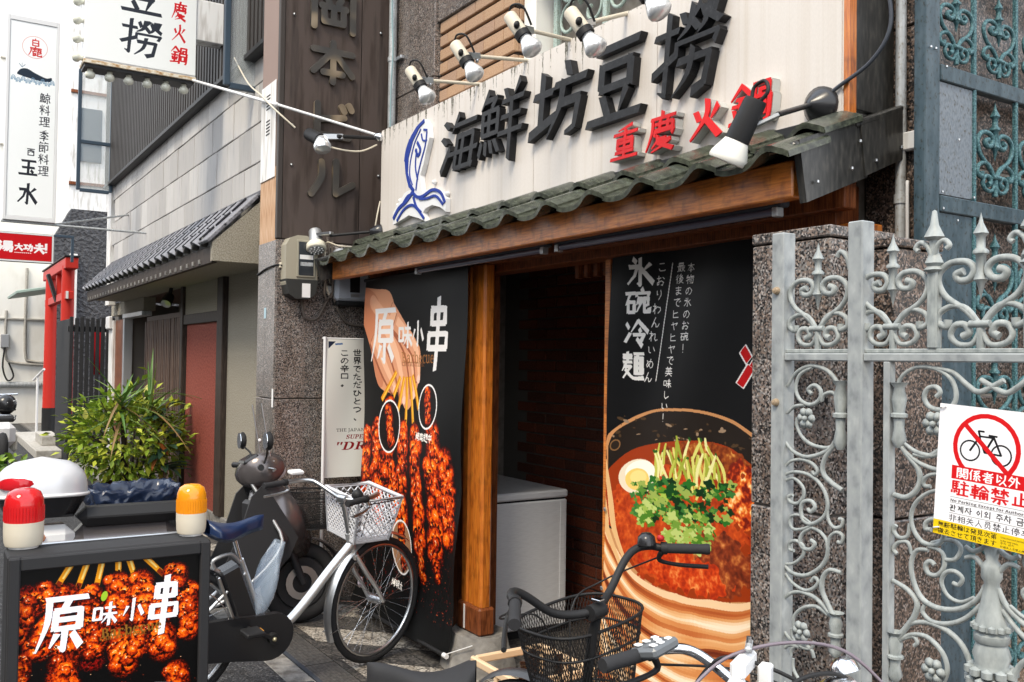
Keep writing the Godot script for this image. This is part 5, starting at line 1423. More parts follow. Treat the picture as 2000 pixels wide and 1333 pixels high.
# ---------------------------------------------------------------- lamps
func arm_lamp(label: String, foot: Vector3, x: float, y: float, z: float) -> void:
	var t := thing("arm_lamp", label, "lamp", foot, Basis(), "arm lamps along the top of the white sign")
	var j := V(x, y, z)
	wpart("arm", MB.new().tube([foot, foot.lerp(j, 0.92)], 0.0095, 8), M.cream_plastic, t)
	wpart("clamp", MB.new().bar(foot.lerp(j, 0.76), foot.lerp(j, 0.98), 0.022, 0.03, 0.003), M.steel, t)
	wpart("wing_nut", MB.new().ball(foot.lerp(j, 0.8) + V(0, -0.02, 0), V(0.012, 0.014, 0.008), 8), M.steel, t)
	var a := j + V(-0.038, 0.06, 0.027)
	var b := j + V(0.03, -0.06, -0.02)
	var xf := along(b, a)
	var ln := a.distance_to(b)
	wpart("socket", MB.new().lathe([Vector2(0.0001, ln), Vector2(0.026, ln), Vector2(0.03, ln - 0.008), Vector2(0.031, 0.042), Vector2(0.0001, 0.042)], 16, xf), M.cream_plastic, t)
	wpart("collar", MB.new().lathe([Vector2(0.0001, 0.045), Vector2(0.0345, 0.045), Vector2(0.0345, 0.018), Vector2(0.0001, 0.018)], 16, xf), M.black, t)
	wpart("bulb", MB.new().lathe([Vector2(0.024, 0.018), Vector2(0.029, 0.0), Vector2(0.041, -0.027), Vector2(0.046, -0.044), Vector2(0.044, -0.055), Vector2(0.034, -0.065), Vector2(0.015, -0.07), Vector2(0.0001, -0.071)], 20, xf), plain(0.78, 0.79, 0.8, 0.26, 0.45), t)
	wpart("pivot_knob", MB.new().ball(j + V(0.025, 0.0, 0.028), V(0.017, 0.017, 0.012), 10), M.black, t)
	wpart("cable", MB.new().tube(curve([a, a + V(0.02, 0.035, 0.0), a + V(0.075, 0.02, -0.02), j + V(0.035, 0.01, -0.04)], 5), 0.005, 6), M.black, t)

func build_lamps() -> void:
	var names := ["leftmost arm lamp above the sign, over the granite column", "arm lamp above the sign in front of the tan tiles", "arm lamp above the sign beside the cream pilaster", "arm lamp above the sign in front of the iron window grille", "rightmost arm lamp above the sign, only its bulb in view"]
	var xs := [-4.22, -3.74, -3.26, -2.82, -2.46]
	var ys := [3.04, 3.035, 3.02, 2.9, 2.93]
	var fx := [-4.2, -3.73, -3.38, -2.98, -2.56]
	for i in 5: arm_lamp(names[i], V(fx[i], 3.076, -2.47), xs[i], ys[i], -2.1)
	# black stem spotlight at the right end of the sign
	var t := thing("spotlight", "black spotlight with white flared shade at the right end of the sign", "lamp", V(-1.965, 2.446, -2.45))
	wpart("base", MB.new().lathe([Vector2(0.0001, 0.0), Vector2(0.062, 0.0), Vector2(0.062, 0.018), Vector2(0.05, 0.03), Vector2(0.014, 0.075), Vector2(0.0001, 0.08)], 20, along(V(-1.965, 2.446, -2.45), V(-1.95, 2.42, -2.2))), M.black_gloss, t)
	wpart("stem", MB.new().tube([V(-1.962, 2.44, -2.39), V(-1.915, 2.365, -2.18)], 0.009, 8), M.black_gloss, t)
	wpart("bracket", MB.new().bar(V(-1.915, 2.365, -2.185), V(-1.98, 2.33, -2.13), 0.02, 0.012, 0.002), M.steel_dull, t)
	var a := V(-1.955, 2.415, -2.13)
	var b := V(-2.025, 2.265, -2.1)
	var xf := along(b, a)
	wpart("body", MB.new().lathe([Vector2(0.0001, 0.165), Vector2(0.034, 0.165), Vector2(0.036, 0.155), Vector2(0.039, 0.03), Vector2(0.0001, 0.03)], 20, xf), M.black, t)
	wpart("shade", MB.new().lathe([Vector2(0.036, 0.035), Vector2(0.042, 0.02), Vector2(0.06, -0.02), Vector2(0.062, -0.033), Vector2(0.058, -0.04), Vector2(0.0001, -0.042)], 24, xf), plain(0.74, 0.72, 0.66, 0.45), t)
	wpart("handle_loop", MB.new().tube(curve([xf * V(-0.02, 0.165, 0), xf * V(-0.03, 0.2, 0), xf * V(0, 0.225, 0), xf * V(0.03, 0.2, 0), xf * V(0.02, 0.165, 0)], 5), 0.006, 6), M.black, t)
	wpart("cable", MB.new().tube(curve([V(-1.95, 2.46, -2.43), V(-1.90, 2.49, -2.44), V(-1.79, 2.55, -2.46), V(-1.73, 2.65, -2.47), V(-1.75, 2.85, -2.48), V(-1.78, 3.2, -2.6)], 6), 0.0065, 6), M.slate_edge, t)
	# two spotlights on arms at the left end of the sign
	t = thing("spotlight", "black spotlight with clear bulb in front of the brown building sign", "lamp", V(-5.43, 3.03, -2.47))
	wpart("base", MB.new().ball(V(-5.425, 3.03, -2.44), V(0.03, 0.03, 0.05), 12), M.chrome, t)
	wpart("arm", MB.new().tube([V(-5.43, 3.025, -2.44), V(-5.40, 2.99, -2.14)], 0.012, 8), M.black, t)
	wpart("clamp", MB.new().bar(V(-5.40, 2.99, -2.18), V(-5.53, 3.0, -2.06), 0.03, 0.035, 0.003), M.steel, t)
	xf = along(V(-5.48, 2.965, -2.07), V(-5.68, 3.06, -2.02))
	wpart("body", MB.new().lathe([Vector2(0.0001, 0.17), Vector2(0.034, 0.17), Vector2(0.04, 0.16), Vector2(0.042, 0.02), Vector2(0.0001, 0.02)], 18, xf), M.black, t)
	wpart("bulb", MB.new().lathe([Vector2(0.03, 0.02), Vector2(0.045, -0.01), Vector2(0.058, -0.045), Vector2(0.05, -0.07), Vector2(0.0001, -0.082)], 18, along(V(-5.49, 2.97, -2.07), V(-5.53, 3.06, -2.07))), plain(0.7, 0.72, 0.74, 0.12, 0.6), t)
	wpart("cable", MB.new().tube(curve([V(-5.43, 2.98, -2.42), V(-5.42, 2.92, -2.3), V(-5.44, 2.92, -2.15), V(-5.5, 2.96, -2.06)], 5), 0.006, 6), M.cream_plastic, t)
	t = thing("spotlight", "grey spotlight with round clustered face beside the electricity meter", "lamp", V(-5.43, 2.42, -2.47))
	wpart("base", MB.new().lathe([Vector2(0.0001, 0.0), Vector2(0.05, 0.0), Vector2(0.05, 0.02), Vector2(0.02, 0.07), Vector2(0.0001, 0.075)], 16, along(V(-5.425, 2.42, -2.455), V(-5.46, 2.415, -2.3))), M.black_gloss, t)
	wpart("arm", MB.new().tube([V(-5.44, 2.418, -2.4), V(-5.56, 2.385, -2.16)], 0.0095, 8), M.black, t)
	wpart("bracket", MB.new().bar(V(-5.54, 2.40, -2.17), V(-5.66, 2.4, -2.12), 0.035, 0.02, 0.003), M.steel, t)
	xf = along(V(-5.655, 2.315, -2.11), V(-5.71, 2.43, -2.12))
	wpart("body", MB.new().lathe([Vector2(0.0001, 0.13), Vector2(0.036, 0.13), Vector2(0.042, 0.12), Vector2(0.044, 0.03), Vector2(0.0001, 0.03)], 18, xf), M.steel_dull, t)
	wpart("rim", MB.new().lathe([Vector2(0.05, 0.034), Vector2(0.062, 0.02), Vector2(0.064, -0.012), Vector2(0.058, -0.02), Vector2(0.0001, -0.02)], 22, xf), plain(0.7, 0.66, 0.54, 0.5), t)
	var led := wpart("face", MB.new().lathe([Vector2(0.0001, -0.0205), Vector2(0.052, -0.0205), Vector2(0.052, -0.024), Vector2(0.0001, -0.024)], 18, xf), M.steel_dull, t)
	var dots := MB.new()
	for i in 3:
		for k in [1, 6, 10][i]: dots.ball(xf * V(cos(TAU * k / [1, 6, 10][i]) * i * 0.02, -0.025, sin(TAU * k / [1, 6, 10][i]) * i * 0.02), V(0.007, 0.007, 0.007), 6)
	wpart("lens", dots, plain(0.8, 0.8, 0.78, 0.1), led)
	wpart("cable", MB.new().tube(curve([V(-5.45, 2.4, -2.42), V(-5.43, 2.52, -2.43), V(-5.44, 2.62, -2.455)], 5), 0.005, 6), M.cream_plastic, t)
	wpart("cable", MB.new().tube(curve([V(-5.44, 2.4, -2.42), V(-5.5, 2.33, -2.36), V(-5.6, 2.33, -2.25), V(-5.7, 2.36, -2.2), V(-5.74, 2.3, -2.2), V(-5.74, 2.1, -2.24)], 5), 0.005, 6), M.cream_plastic, t)

# ---------------------------------------------------------------- wood post, banners, chest freezer, meters, pipes
func build_entrance() -> void:
	var t := thing("timber_post", "varnished orange timber post on a stone footing beside the skewer banner", "post", V(-4.09, 0, -2.45))
	wpart("shaft", MB.new().span(V(-4.15, 0.32, -2.49), V(-4.055, 2.106, -2.425), 0.012), M.timber_up, t)
	wpart("side_board", MB.new().span(V(-4.2, 0.32, -2.53), V(-4.152, 2.106, -2.435), 0.006), M.timber_up, t)
	wpart("side_board", MB.new().span(V(-4.27, 0.32, -2.53), V(-4.204, 2.106, -2.43), 0.01), M.timber_up, t)
	wpart("shoe", MB.new().span(V(-4.28, 0.185, -2.51), V(-4.045, 0.33, -2.412), 0.012), M.timber_dark, t)
	wpart("cable_tie", MB.new().span(V(-4.2, 0.2, -2.411), V(-4.188, 0.325, -2.4075)), M.white_plastic, t)
	var f := MB.new()
	f.lathe([Vector2(0.24, 0.0), Vector2(0.23, 0.05), Vector2(0.19, 0.13), Vector2(0.175, 0.185), Vector2(0.0001, 0.186)], 9, Transform3D(Basis().scaled(V(1, 1, 0.8)), V(-4.16, 0, -2.48)))
	wpart("stone_footing", f, M.concrete, t)
	# skewer banner: cloth on a rod, its foot curling out
	var rows := []
	for j in 25:
		var v := j / 24.0
		var row := []
		for i in 17:
			var u := i / 16.0
			var x := lerpf(-5.40, -4.10, u) - 0.05 * v * u
			var wv := 0.014 * sin(u * 9.0 + v * 2.0) * (0.25 + v) + 0.01 * sin(v * 11.0 + u * 3.0)
			if v > 0.86: wv += pow((v - 0.86) / 0.14, 2.0) * 0.07
			if u > 0.9 and v > 0.6: wv += 0.05 * (u - 0.9) / 0.1 * sin((v - 0.6) * 8.0)
			row.append(V(x - 0.02 * sin(v * 3.0) * u, 2.10 - 0.035 * (1.0 - u) * 0.0 - v * 2.02, -2.35 + wv))
		rows.append(row)
	t = thing("skewer_banner", "black banner printed with grilled skewers hanging left of the timber post", "banner", V(-4.75, 0.08, -2.35))
	wpart("cloth", MB.new().sheet(rows), print_mat(print_skewer_banner(), 0.5), t)
	wpart("top_rod", MB.new().tube([V(-5.42, 2.098, -2.352), V(-4.08, 2.098, -2.352)], 0.011, 8), M.black, t)
	wpart("bottom_rod", MB.new().tube([V(-5.40, 0.085, -2.27), V(-4.15, 0.085, -2.28)], 0.011, 8), M.black, t)
	wpart("rod_end", MB.new().tube([V(-4.175, 0.085, -2.28), V(-4.14, 0.085, -2.28)], 0.0135, 8), M.white_plastic, t)
	wpart("cord", MB.new().tube([V(-4.16, 0.09, -2.28), V(-4.02, 0.16, -2.36)], 0.003, 5), M.white_plastic, t)
	wpart("hanging_cord", MB.new().tube([V(-4.1, 2.1, -2.35), V(-4.1, 2.2, -2.33)], 0.003, 5), M.white_plastic, t)
	# noodle banner, pulled a little askew
	rows = []
	for j in 25:
		var v := j / 24.0
		var row := []
		for i in 15:
			var u := i / 14.0
			var wv := 0.012 * sin(u * 8.0 + 1.0 + v * 3.0) * (1.0 - 0.5 * v) + 0.008 * sin(v * 7.0 + u * 12.0)
			row.append(V(lerpf(-3.15 - 0.09 * v, -2.16, u), 2.125 - v * 1.93, -2.55 + wv))
		rows.append(row)
	t = thing("noodle_banner", "black banner printed with a bowl of cold noodles beside the gate pillar", "banner", V(-2.65, 0.2, -2.55))
	wpart("cloth", MB.new().sheet(rows), print_mat(print_noodle_banner(), 0.45), t)
	wpart("top_rod", MB.new().tube([V(-3.17, 2.125, -2.552), V(-2.1, 2.125, -2.552)], 0.01, 8), M.black, t)
	for yy in [1.8, 1.4, 0.95, 0.6]: wpart("eyelet", MB.new().lathe([Vector2(0.004, 0.0), Vector2(0.01, 0.002), Vector2(0.004, 0.004)], 10, along(V(-3.145 - 0.09 * (2.125 - yy) / 1.93, yy, -2.548), V(-3.145, yy, 0))), M.steel_dull, t)
	# white beer flag on a pole
	rows = []
	for j in 13:
		var v := j / 12.0
		var row := []
		for i in 7:
			var u := i / 6.0
			row.append(V(-5.62 + 0.012 * sin(u * 5.0 + v * 4.0), 1.725 - v * 0.895, lerpf(-2.165, -2.62, u)))
		rows.append(row)
	t = thing("white_flag", "white cloth flag with black vertical writing on a slim pole behind the skewer banner", "banner", V(-5.6, 0, -2.17))
	wpart("cloth", MB.new().sheet(rows), print_mat(print_beer_flag(), 0.7), t)
	wpart("pole", MB.new().tube([V(-5.615, 0.03, -2.165), V(-5.615, 1.74, -2.165)], 0.011, 8), M.white_plastic, t)
	wpart("cross_rod", MB.new().tube([V(-5.62, 1.73, -2.15), V(-5.62, 1.73, -2.63)], 0.006, 6), M.white_plastic, t)
	wpart("foot", MB.new().lathe([Vector2(0.0001, 0.1), Vector2(0.05, 0.1), Vector2(0.1, 0.05), Vector2(0.13, 0.0)], 14, Transform3D(Basis(), V(-5.615, 0.003, -2.165))), M.white_plastic, t)
	# steel chest freezer just inside
	t = thing("chest_freezer", "grey steel chest freezer standing inside the brick entrance", "freezer", V(-4.85, 0.012, -2.95))
	var brushed := textured(noise_tex(FastNoiseLite.TYPE_SIMPLEX_SMOOTH, 0.02, [[0.0, 0.7, 0.705, 0.72], [0.5, 0.77, 0.775, 0.79], [1.0, 0.82, 0.825, 0.84]], 512, 4), V(1.2, 14, 1.2), 0.36)
	wpart("cabinet", MB.new().span(V(-5.3, 0.06, -3.22), V(-4.40, 0.79, -2.69), 0.008), brushed, t)
	wpart("corner_trim", MB.new().span(V(-4.4005, 0.065, -3.2), V(-4.397, 0.785, -3.17)), brushed, t)
	wpart("seal", MB.new().span(V(-5.29, 0.789, -3.21), V(-4.412, 0.803, -2.7)), M.black, t)
	wpart("lid", MB.new().span(V(-5.3, 0.802, -3.225), V(-4.395, 0.846, -2.685), 0.01), brushed, t)
	wpart("plinth", MB.new().span(V(-5.28, 0.012, -3.2), V(-4.42, 0.062, -2.72)), M.black, t)
	# meters and cables on the granite pier
	t = thing("electricity_meter", "beige electricity meter with glass window on the granite pier", "meter", V(-5.795, 1.97, -2.03))
	var cs := P2([-0.105, -0.1, -0.085, -0.17, -0.04, -0.2, 0.04, -0.2, 0.085, -0.17, 0.105, -0.1, 0.105, 0.14, 0.08, 0.185, 0.03, 0.205, -0.03, 0.205, -0.08, 0.185, -0.105, 0.14])
	var mf := Basis(V(0, 0, -1), V(0, 1, 0), V(1, 0, 0))
	wpart("housing", MB.new().prism(cs, 0.1, Transform3D(mf, V(-5.795, 2.185, -2.03))), plain(0.34, 0.31, 0.24, 0.5), t)
	var low := P2([-0.108, -0.08, -0.088, -0.175, -0.04, -0.206, 0.04, -0.206, 0.088, -0.175, 0.108, -0.08])
	wpart("terminal_cover", MB.new().prism(low, 0.118, Transform3D(mf, V(-5.795, 2.185, -2.03))), plain(0.035, 0.035, 0.033, 0.5), t)
	wpart("window_frame", MB.new().box(V(-5.69, 2.24, -2.055), V(0.012, 0.24, 0.125), 0.004), plain(0.3, 0.28, 0.22, 0.5), t)
	wpart("window", MB.new().box(V(-5.687, 2.24, -2.055), V(0.012, 0.215, 0.1), 0.002), plain(0.03, 0.035, 0.04, 0.08), t)
	wpart("dial_plate", MB.new().box(V(-5.681, 2.25, -2.055), V(0.003, 0.028, 0.088), 0.0), M.white_paint, t)
	wpart("dial_plate", MB.new().box(V(-5.681, 2.205, -2.058), V(0.003, 0.024, 0.084), 0.0), M.galvanised, t)
	wpart("sticker", MB.new().box(V(-5.675, 2.035, -2.055), V(0.002, 0.09, 0.055), 0.0), M.white_paint, t)
	t = thing("electricity_meter", "bluish grey meter box half hidden by the left end of the eave", "meter", V(-5.795, 1.96, -2.38))
	wpart("housing", MB.new().span(V(-5.795, 1.98, -2.5), V(-5.70, 2.33, -2.27), 0.02), plain(0.42, 0.45, 0.5, 0.5), t)
	wpart("window", MB.new().box(V(-5.698, 2.1, -2.4), V(0.006, 0.12, 0.07), 0.002), plain(0.02, 0.02, 0.022, 0.1), t)
	wpart("label_plate", MB.new().box(V(-5.698, 2.02, -2.4), V(0.004, 0.02, 0.06), 0.0), M.steel_dull, t)
	wpart("terminal_cover", MB.new().span(V(-5.795, 1.95, -2.49), V(-5.705, 1.985, -2.28), 0.01), M.black, t)
	t = thing("meter_cables", "bundle of grey and black cables looping below the two meters", "cable", V(-5.78, 1.85, -2.2))
	for e in [[[-5.77, 2.0, -2.06], [-5.76, 1.87, -2.08], [-5.76, 1.86, -2.16], [-5.76, 1.96, -2.22], [-5.75, 2.02, -2.26], [-5.76, 1.92, -2.31], [-5.77, 1.84, -2.38], [-5.77, 1.82, -2.5]], [[-5.76, 2.42, -2.15], [-5.74, 2.3, -2.2], [-5.74, 2.1, -2.21], [-5.75, 2.02, -2.24]], [[-5.75, 2.4, -2.22], [-5.73, 2.25, -2.23], [-5.73, 2.05, -2.2], [-5.74, 1.99, -2.22]], [[-5.76, 2.38, -2.26], [-5.74, 2.2, -2.25], [-5.74, 2.06, -2.26], [-5.75, 2.0, -2.25]]]:
		var p := []
		for q in e: p.append(V(q[0], q[1], q[2]))
		wpart("cable", MB.new().tube(curve(p, 5), 0.009, 6), [plain(0.12, 0.1, 0.085, 0.6), M.cream_plastic, M.galvanised][rng.randi() % 3], t)
	wpart("junction_box", MB.new().span(V(-5.795, 2.03, -2.28), V(-5.74, 2.08, -2.22), 0.006), M.galvanised, t)
	wpart("cable_clip", MB.new().span(V(-5.795, 2.18, -1.925), V(-5.77, 2.215, -1.91), 0.003), M.cream_plastic, t)
	wpart("cable", MB.new().tube(curve([V(-6.17, 2.16, -1.888), V(-6.0, 2.185, -1.886), V(-5.85, 2.195, -1.886), V(-5.78, 2.2, -1.91), V(-5.76, 2.18, -1.95)], 5), 0.006, 6), M.black, t)
	# pale conduit up the corner and the rain pipe on the right
	t = thing("conduit_pipe", "pale grey conduit pipe running up between the brown panel and the granite column", "pipe", V(-5.72, 3.1, -2.66))
	wpart("tube", MB.new().tube([V(-5.72, 3.0, -2.655), V(-5.72, 7.0, -2.655)], 0.027, 12), M.galvanised, t)
	for y in [3.64, 4.4]:
		wpart("collar", MB.new().tube([V(-5.72, y, -2.655), V(-5.72, y + 0.03, -2.655)], 0.032, 12), M.galvanised, t)
		wpart("clip", MB.new().span(V(-5.72, y + 0.005, -2.70), V(-5.62, y + 0.03, -2.67), 0.003), M.steel, t)
	wpart("cable", MB.new().tube(curve([V(-5.69, 5.0, -2.63), V(-5.685, 4.0, -2.63), V(-5.66, 3.7, -2.63), V(-5.685, 3.4, -2.63), V(-5.68, 3.05, -2.63)], 5), 0.006, 6), plain(0.25, 0.36, 0.38, 0.5), t)
	t = thing("rain_pipe", "thin grey pipe on the dark granite right of the restaurant sign", "pipe", V(-1.83, 0, -2.665))
	wpart("tube", MB.new().tube([V(-1.83, 0.02, -2.668), V(-1.83, 6.0, -2.668)], 0.017, 12), M.galvanised, t)
	wpart("collar", MB.new().tube([V(-1.83, 2.13, -2.668), V(-1.83, 2.16, -2.668)], 0.021, 12), M.galvanised, t)
	wpart("cable", MB.new().tube(curve([V(-1.805, 2.2, -2.668), V(-1.80, 2.15, -2.66), V(-1.802, 1.9, -2.665), V(-1.802, 1.2, -2.665)], 5), 0.006, 6), M.white_plastic, t)
	wpart("pipe_bracket", MB.new().span(V(-1.85, 2.3, -2.688), V(-1.75, 2.36, -2.66), 0.004), M.white_paint, t)

# the iron grille in the upper window
func scroll_pts(c: Vector2, r0: float, r1: float, a0: float, a1: float, n := 18) -> Array:
	var p := []
	for i in n + 1:
		var t := float(i) / n
		p.append(c + Vector2.from_angle(lerpf(a0, a1, t)) * lerpf(r0, r1, t))
	return p

func to_plane(p: Array, xf: Transform3D) -> Array:
	var o := []
	for q in p: o.append(xf * V(q.x, q.y, 0))
	return o

func build_window_grille() -> void:
	var t := thing("window_grille", "pale green wrought iron grille in the window above the white sign", "grille", V(-3.3, 2.9, -2.85))
	for x in [-4.05, -3.62, -3.19, -2.76, -2.33]: wpart("upright", MB.new().span(V(x - 0.016, 2.45, -2.87), V(x + 0.016, 3.7, -2.84), 0.004), M.mint, t)
	for i in 4:
		for j in 3:
			var c := Vector2(-3.835 + i * 0.43, 2.72 + j * 0.4)
			for s in [-1.0, 1.0]:
				for v in [-1.0, 1.0]:
					var p := scroll_pts(Vector2(0.1, 0.1), 0.1, 0.02, -1.9, 4.4)
					var q := []
					for a in p: q.append(V(c.x + a.x * s, c.y + a.y * v, -2.855))
					wpart("scroll", MB.new().tube(q, taper(q.size(), 0.007, 0.01, 0.011), 6, true), M.mint, t)
			wpart("rosette", MB.new().ball(V(c.x, c.y, -2.853), V(0.024, 0.05, 0.02), 8), M.mint, t)

# ---------------------------------------------------------------- wrought iron gate: scrollwork measured on the gate plane, [thickness, x, y, x, y, ...] in metres
const GATE_NARROW := [
	[1, -1.731, 1.540, -1.701, 1.579, -1.653, 1.598, -1.601, 1.587, -1.569, 1.558, -1.552, 1.525],
	[1, -1.647, 1.594, -1.688, 1.574, -1.703, 1.536, -1.686, 1.503, -1.651, 1.493, -1.622, 1.509, -1.620, 1.533, -1.640, 1.546, -1.660, 1.534, -1.649, 1.522],
	[0.9, -1.556, 1.499, -1.578, 1.527, -1.606, 1.523, -1.617, 1.504],
	[0.9, -1.731, 1.466, -1.707, 1.485, -1.673, 1.491],
	[0.9, -1.698, 1.455, -1.698, 1.432, -1.677, 1.401, -1.644, 1.385, -1.600, 1.381, -1.574, 1.390],
	[1, -1.737, 1.386, -1.714, 1.364, -1.669, 1.351, -1.619, 1.363, -1.583, 1.386, -1.568, 1.412],
	[1.2, -1.571, 1.392, -1.601, 1.360, -1.612, 1.328, -1.603, 1.305, -1.576, 1.287, -1.549, 1.275],
	[0.9, -1.737, 1.318, -1.714, 1.336, -1.675, 1.342, -1.643, 1.333, -1.628, 1.317, -1.637, 1.306, -1.646, 1.314],
	[1, -1.737, 1.295, -1.707, 1.306, -1.662, 1.305, -1.624, 1.287, -1.600, 1.255, -1.596, 1.221, -1.611, 1.194, -1.645, 1.173, -1.674, 1.179, -1.683, 1.208, -1.674, 1.228, -1.649, 1.234, -1.636, 1.220, -1.649, 1.205, -1.660, 1.212],
	[0.9, -1.736, 1.279, -1.707, 1.288, -1.678, 1.270, -1.674, 1.245, -1.693, 1.222, -1.718, 1.222, -1.726, 1.235, -1.710, 1.242],
	[1, -1.645, 1.163, -1.617, 1.155, -1.596, 1.132, -1.598, 1.091, -1.623, 1.057, -1.666, 1.031, -1.711, 1.029, -1.734, 1.043],
	[1, -1.645, 1.163, -1.673, 1.146, -1.685, 1.121, -1.673, 1.103, -1.648, 1.105, -1.635, 1.122, -1.649, 1.129],
	[0.9, -1.734, 1.049, -1.705, 1.057, -1.676, 1.082, -1.673, 1.108, -1.696, 1.119, -1.720, 1.110, -1.721, 1.092, -1.705, 1.091],
	[0.8, -1.648, 1.174, -1.687, 1.190, -1.716, 1.183, -1.720, 1.164, -1.706, 1.149, -1.673, 1.156, -1.648, 1.169],
	[0.9, -1.596, 1.221, -1.592, 1.192, -1.575, 1.175, -1.552, 1.181, -1.548, 1.199, -1.559, 1.199],
	[0.9, -1.593, 1.122, -1.587, 1.148, -1.566, 1.164, -1.547, 1.157, -1.551, 1.139, -1.563, 1.140],
	[1.2, -1.551, 1.061, -1.586, 1.062, -1.607, 1.040, -1.611, 1.005, -1.591, 0.969, -1.570, 0.940],
	[0.9, -1.734, 1.023, -1.711, 1.003, -1.672, 0.991, -1.641, 1.001, -1.624, 1.022, -1.635, 1.032, -1.647, 1.019],
	[1, -1.740, 0.951, -1.711, 0.975, -1.672, 0.984, -1.628, 0.976, -1.591, 0.950, -1.570, 0.930],
	[0.9, -1.705, 0.882, -1.703, 0.913, -1.672, 0.943, -1.628, 0.956, -1.591, 0.942],
	[0.9, -1.739, 0.865, -1.716, 0.848, -1.684, 0.846],
	[0.9, -1.712, 0.803, -1.709, 0.824, -1.677, 0.843, -1.646, 0.839, -1.636, 0.819],
]
const GATE_WIDE := [
	[1, -1.396, 1.538, -1.377, 1.576, -1.339, 1.598, -1.292, 1.596, -1.252, 1.574, -1.237, 1.537, -1.247, 1.509, -1.277, 1.498, -1.307, 1.506, -1.318, 1.529, -1.307, 1.549, -1.287, 1.552, -1.277, 1.540, -1.287, 1.529],
	[1.1, -1.292, 1.597, -1.247, 1.588, -1.213, 1.561, -1.184, 1.544, -1.152, 1.557, -1.125, 1.572],
	[1, -1.370, 1.411, -1.338, 1.394, -1.296, 1.389, -1.266, 1.405],
	[1.2, -1.393, 1.421, -1.361, 1.382, -1.336, 1.358, -1.328, 1.327, -1.341, 1.298, -1.366, 1.281, -1.398, 1.284],
	[1, -1.372, 1.395, -1.336, 1.371, -1.297, 1.359, -1.268, 1.358, -1.235, 1.368, -1.203, 1.393],
	[1, -1.346, 1.388, -1.307, 1.387, -1.268, 1.413, -1.245, 1.446],
	[0.9, -1.258, 1.352, -1.302, 1.343, -1.319, 1.328, -1.316, 1.315, -1.301, 1.316],
	[1, -1.251, 1.315, -1.301, 1.303, -1.336, 1.276, -1.351, 1.242, -1.345, 1.207, -1.320, 1.180, -1.286, 1.181, -1.267, 1.202, -1.270, 1.232, -1.291, 1.240, -1.311, 1.230, -1.313, 1.214, -1.299, 1.214],
	[0.9, -1.356, 1.219, -1.361, 1.189, -1.384, 1.181, -1.399, 1.196, -1.392, 1.210],
	[0.9, -1.350, 1.147, -1.360, 1.173, -1.386, 1.168, -1.399, 1.150, -1.389, 1.140],
	[1.1, -1.306, 1.164, -1.335, 1.159, -1.350, 1.129, -1.345, 1.085, -1.320, 1.045, -1.276, 1.033, -1.225, 1.045, -1.185, 1.076, -1.166, 1.110],
	[1, -1.306, 1.173, -1.272, 1.166, -1.265, 1.137, -1.281, 1.111, -1.305, 1.109, -1.313, 1.127, -1.301, 1.139, -1.290, 1.132],
	[0.9, -1.298, 1.183, -1.263, 1.196, -1.235, 1.195, -1.225, 1.179, -1.239, 1.155, -1.262, 1.150],
	[0.9, -1.193, 1.078, -1.225, 1.060, -1.257, 1.068, -1.272, 1.096, -1.262, 1.120, -1.239, 1.127, -1.221, 1.115, -1.230, 1.098, -1.244, 1.100],
	[1.2, -1.401, 1.073, -1.360, 1.059, -1.335, 1.033, -1.344, 0.995, -1.375, 0.951, -1.390, 0.924],
	[1, -1.315, 1.033, -1.320, 1.014, -1.295, 0.998, -1.252, 1.004, -1.211, 1.027, -1.176, 1.065],
	[1.1, -1.385, 0.944, -1.349, 0.980, -1.305, 0.993, -1.257, 0.986, -1.220, 0.961, -1.202, 0.923, -1.206, 0.883],
	[1, -1.385, 0.926, -1.354, 0.952, -1.310, 0.959, -1.271, 0.934, -1.257, 0.899, -1.266, 0.865],
	[0.8, -1.369, 0.939, -1.344, 0.950, -1.334, 0.939, -1.342, 0.929],
	[1, -1.214, 1.190, -1.194, 1.182, -1.167, 1.196],
	[1, -1.214, 1.164, -1.189, 1.168, -1.163, 1.140],
]
const GATE_HEART := [
	[1.1, -0.001, 0.000, 0.031, 0.036, 0.075, 0.066, 0.093, 0.096, 0.090, 0.122, 0.065, 0.140, 0.030, 0.139, 0.014, 0.122, 0.024, 0.103, 0.046, 0.101, 0.053, 0.114, 0.037, 0.120],
	[1, 0.005, 0.010, 0.031, 0.041, 0.062, 0.048, 0.091, 0.034, 0.094, 0.013, 0.075, 0.004, 0.072, 0.019],
	[1, -0.001, 0.000, 0.018, -0.033, 0.050, -0.033, 0.066, -0.015, 0.056, 0.006, 0.034, 0.007, 0.025, -0.009, 0.039, -0.018],
]

func flat_curve(e: Array, xf: Transform3D, dx := 0.0, mirror_x = null, mirror_y = null) -> Array:
	var p := []
	for i in range(1, e.size(), 2):
		var x: float = e[i] + dx
		var y: float = e[i + 1]
		if mirror_x != null: x = 2.0 * mirror_x - x
		if mirror_y != null: y = 2.0 * mirror_y - y
		p.append(xf * V(x, y, 0))
	return curve(p, 4)

func scroll_part(called: String, pts: Array, r: float, m: Material, parent: Node3D, shift := 0.0) -> void:
	for i in pts.size(): pts[i] += V(0, 0, shift)
	wpart(called, MB.new().tube(pts, taper(pts.size(), r * 0.75, r, r * 0.95), 7, true, 1.0), m, parent)
	return

func spear(c: Vector3, s: float) -> MB:   # spear point with collar and lower spike
	return MB.new().lathe([Vector2(0.0001, 0.125), Vector2(0.006, 0.095), Vector2(0.019, 0.058), Vector2(0.011, 0.05), Vector2(0.011, 0.03), Vector2(0.014, 0.02), Vector2(0.02, 0.012), Vector2(0.02, 0.004), Vector2(0.013, 0.0), Vector2(0.012, -0.04), Vector2(0.017, -0.056), Vector2(0.009, -0.066), Vector2(0.0001, -0.1)].map(func(q): return q * s), 4, Transform3D(Basis(Vector3.UP, PI / 4), c))

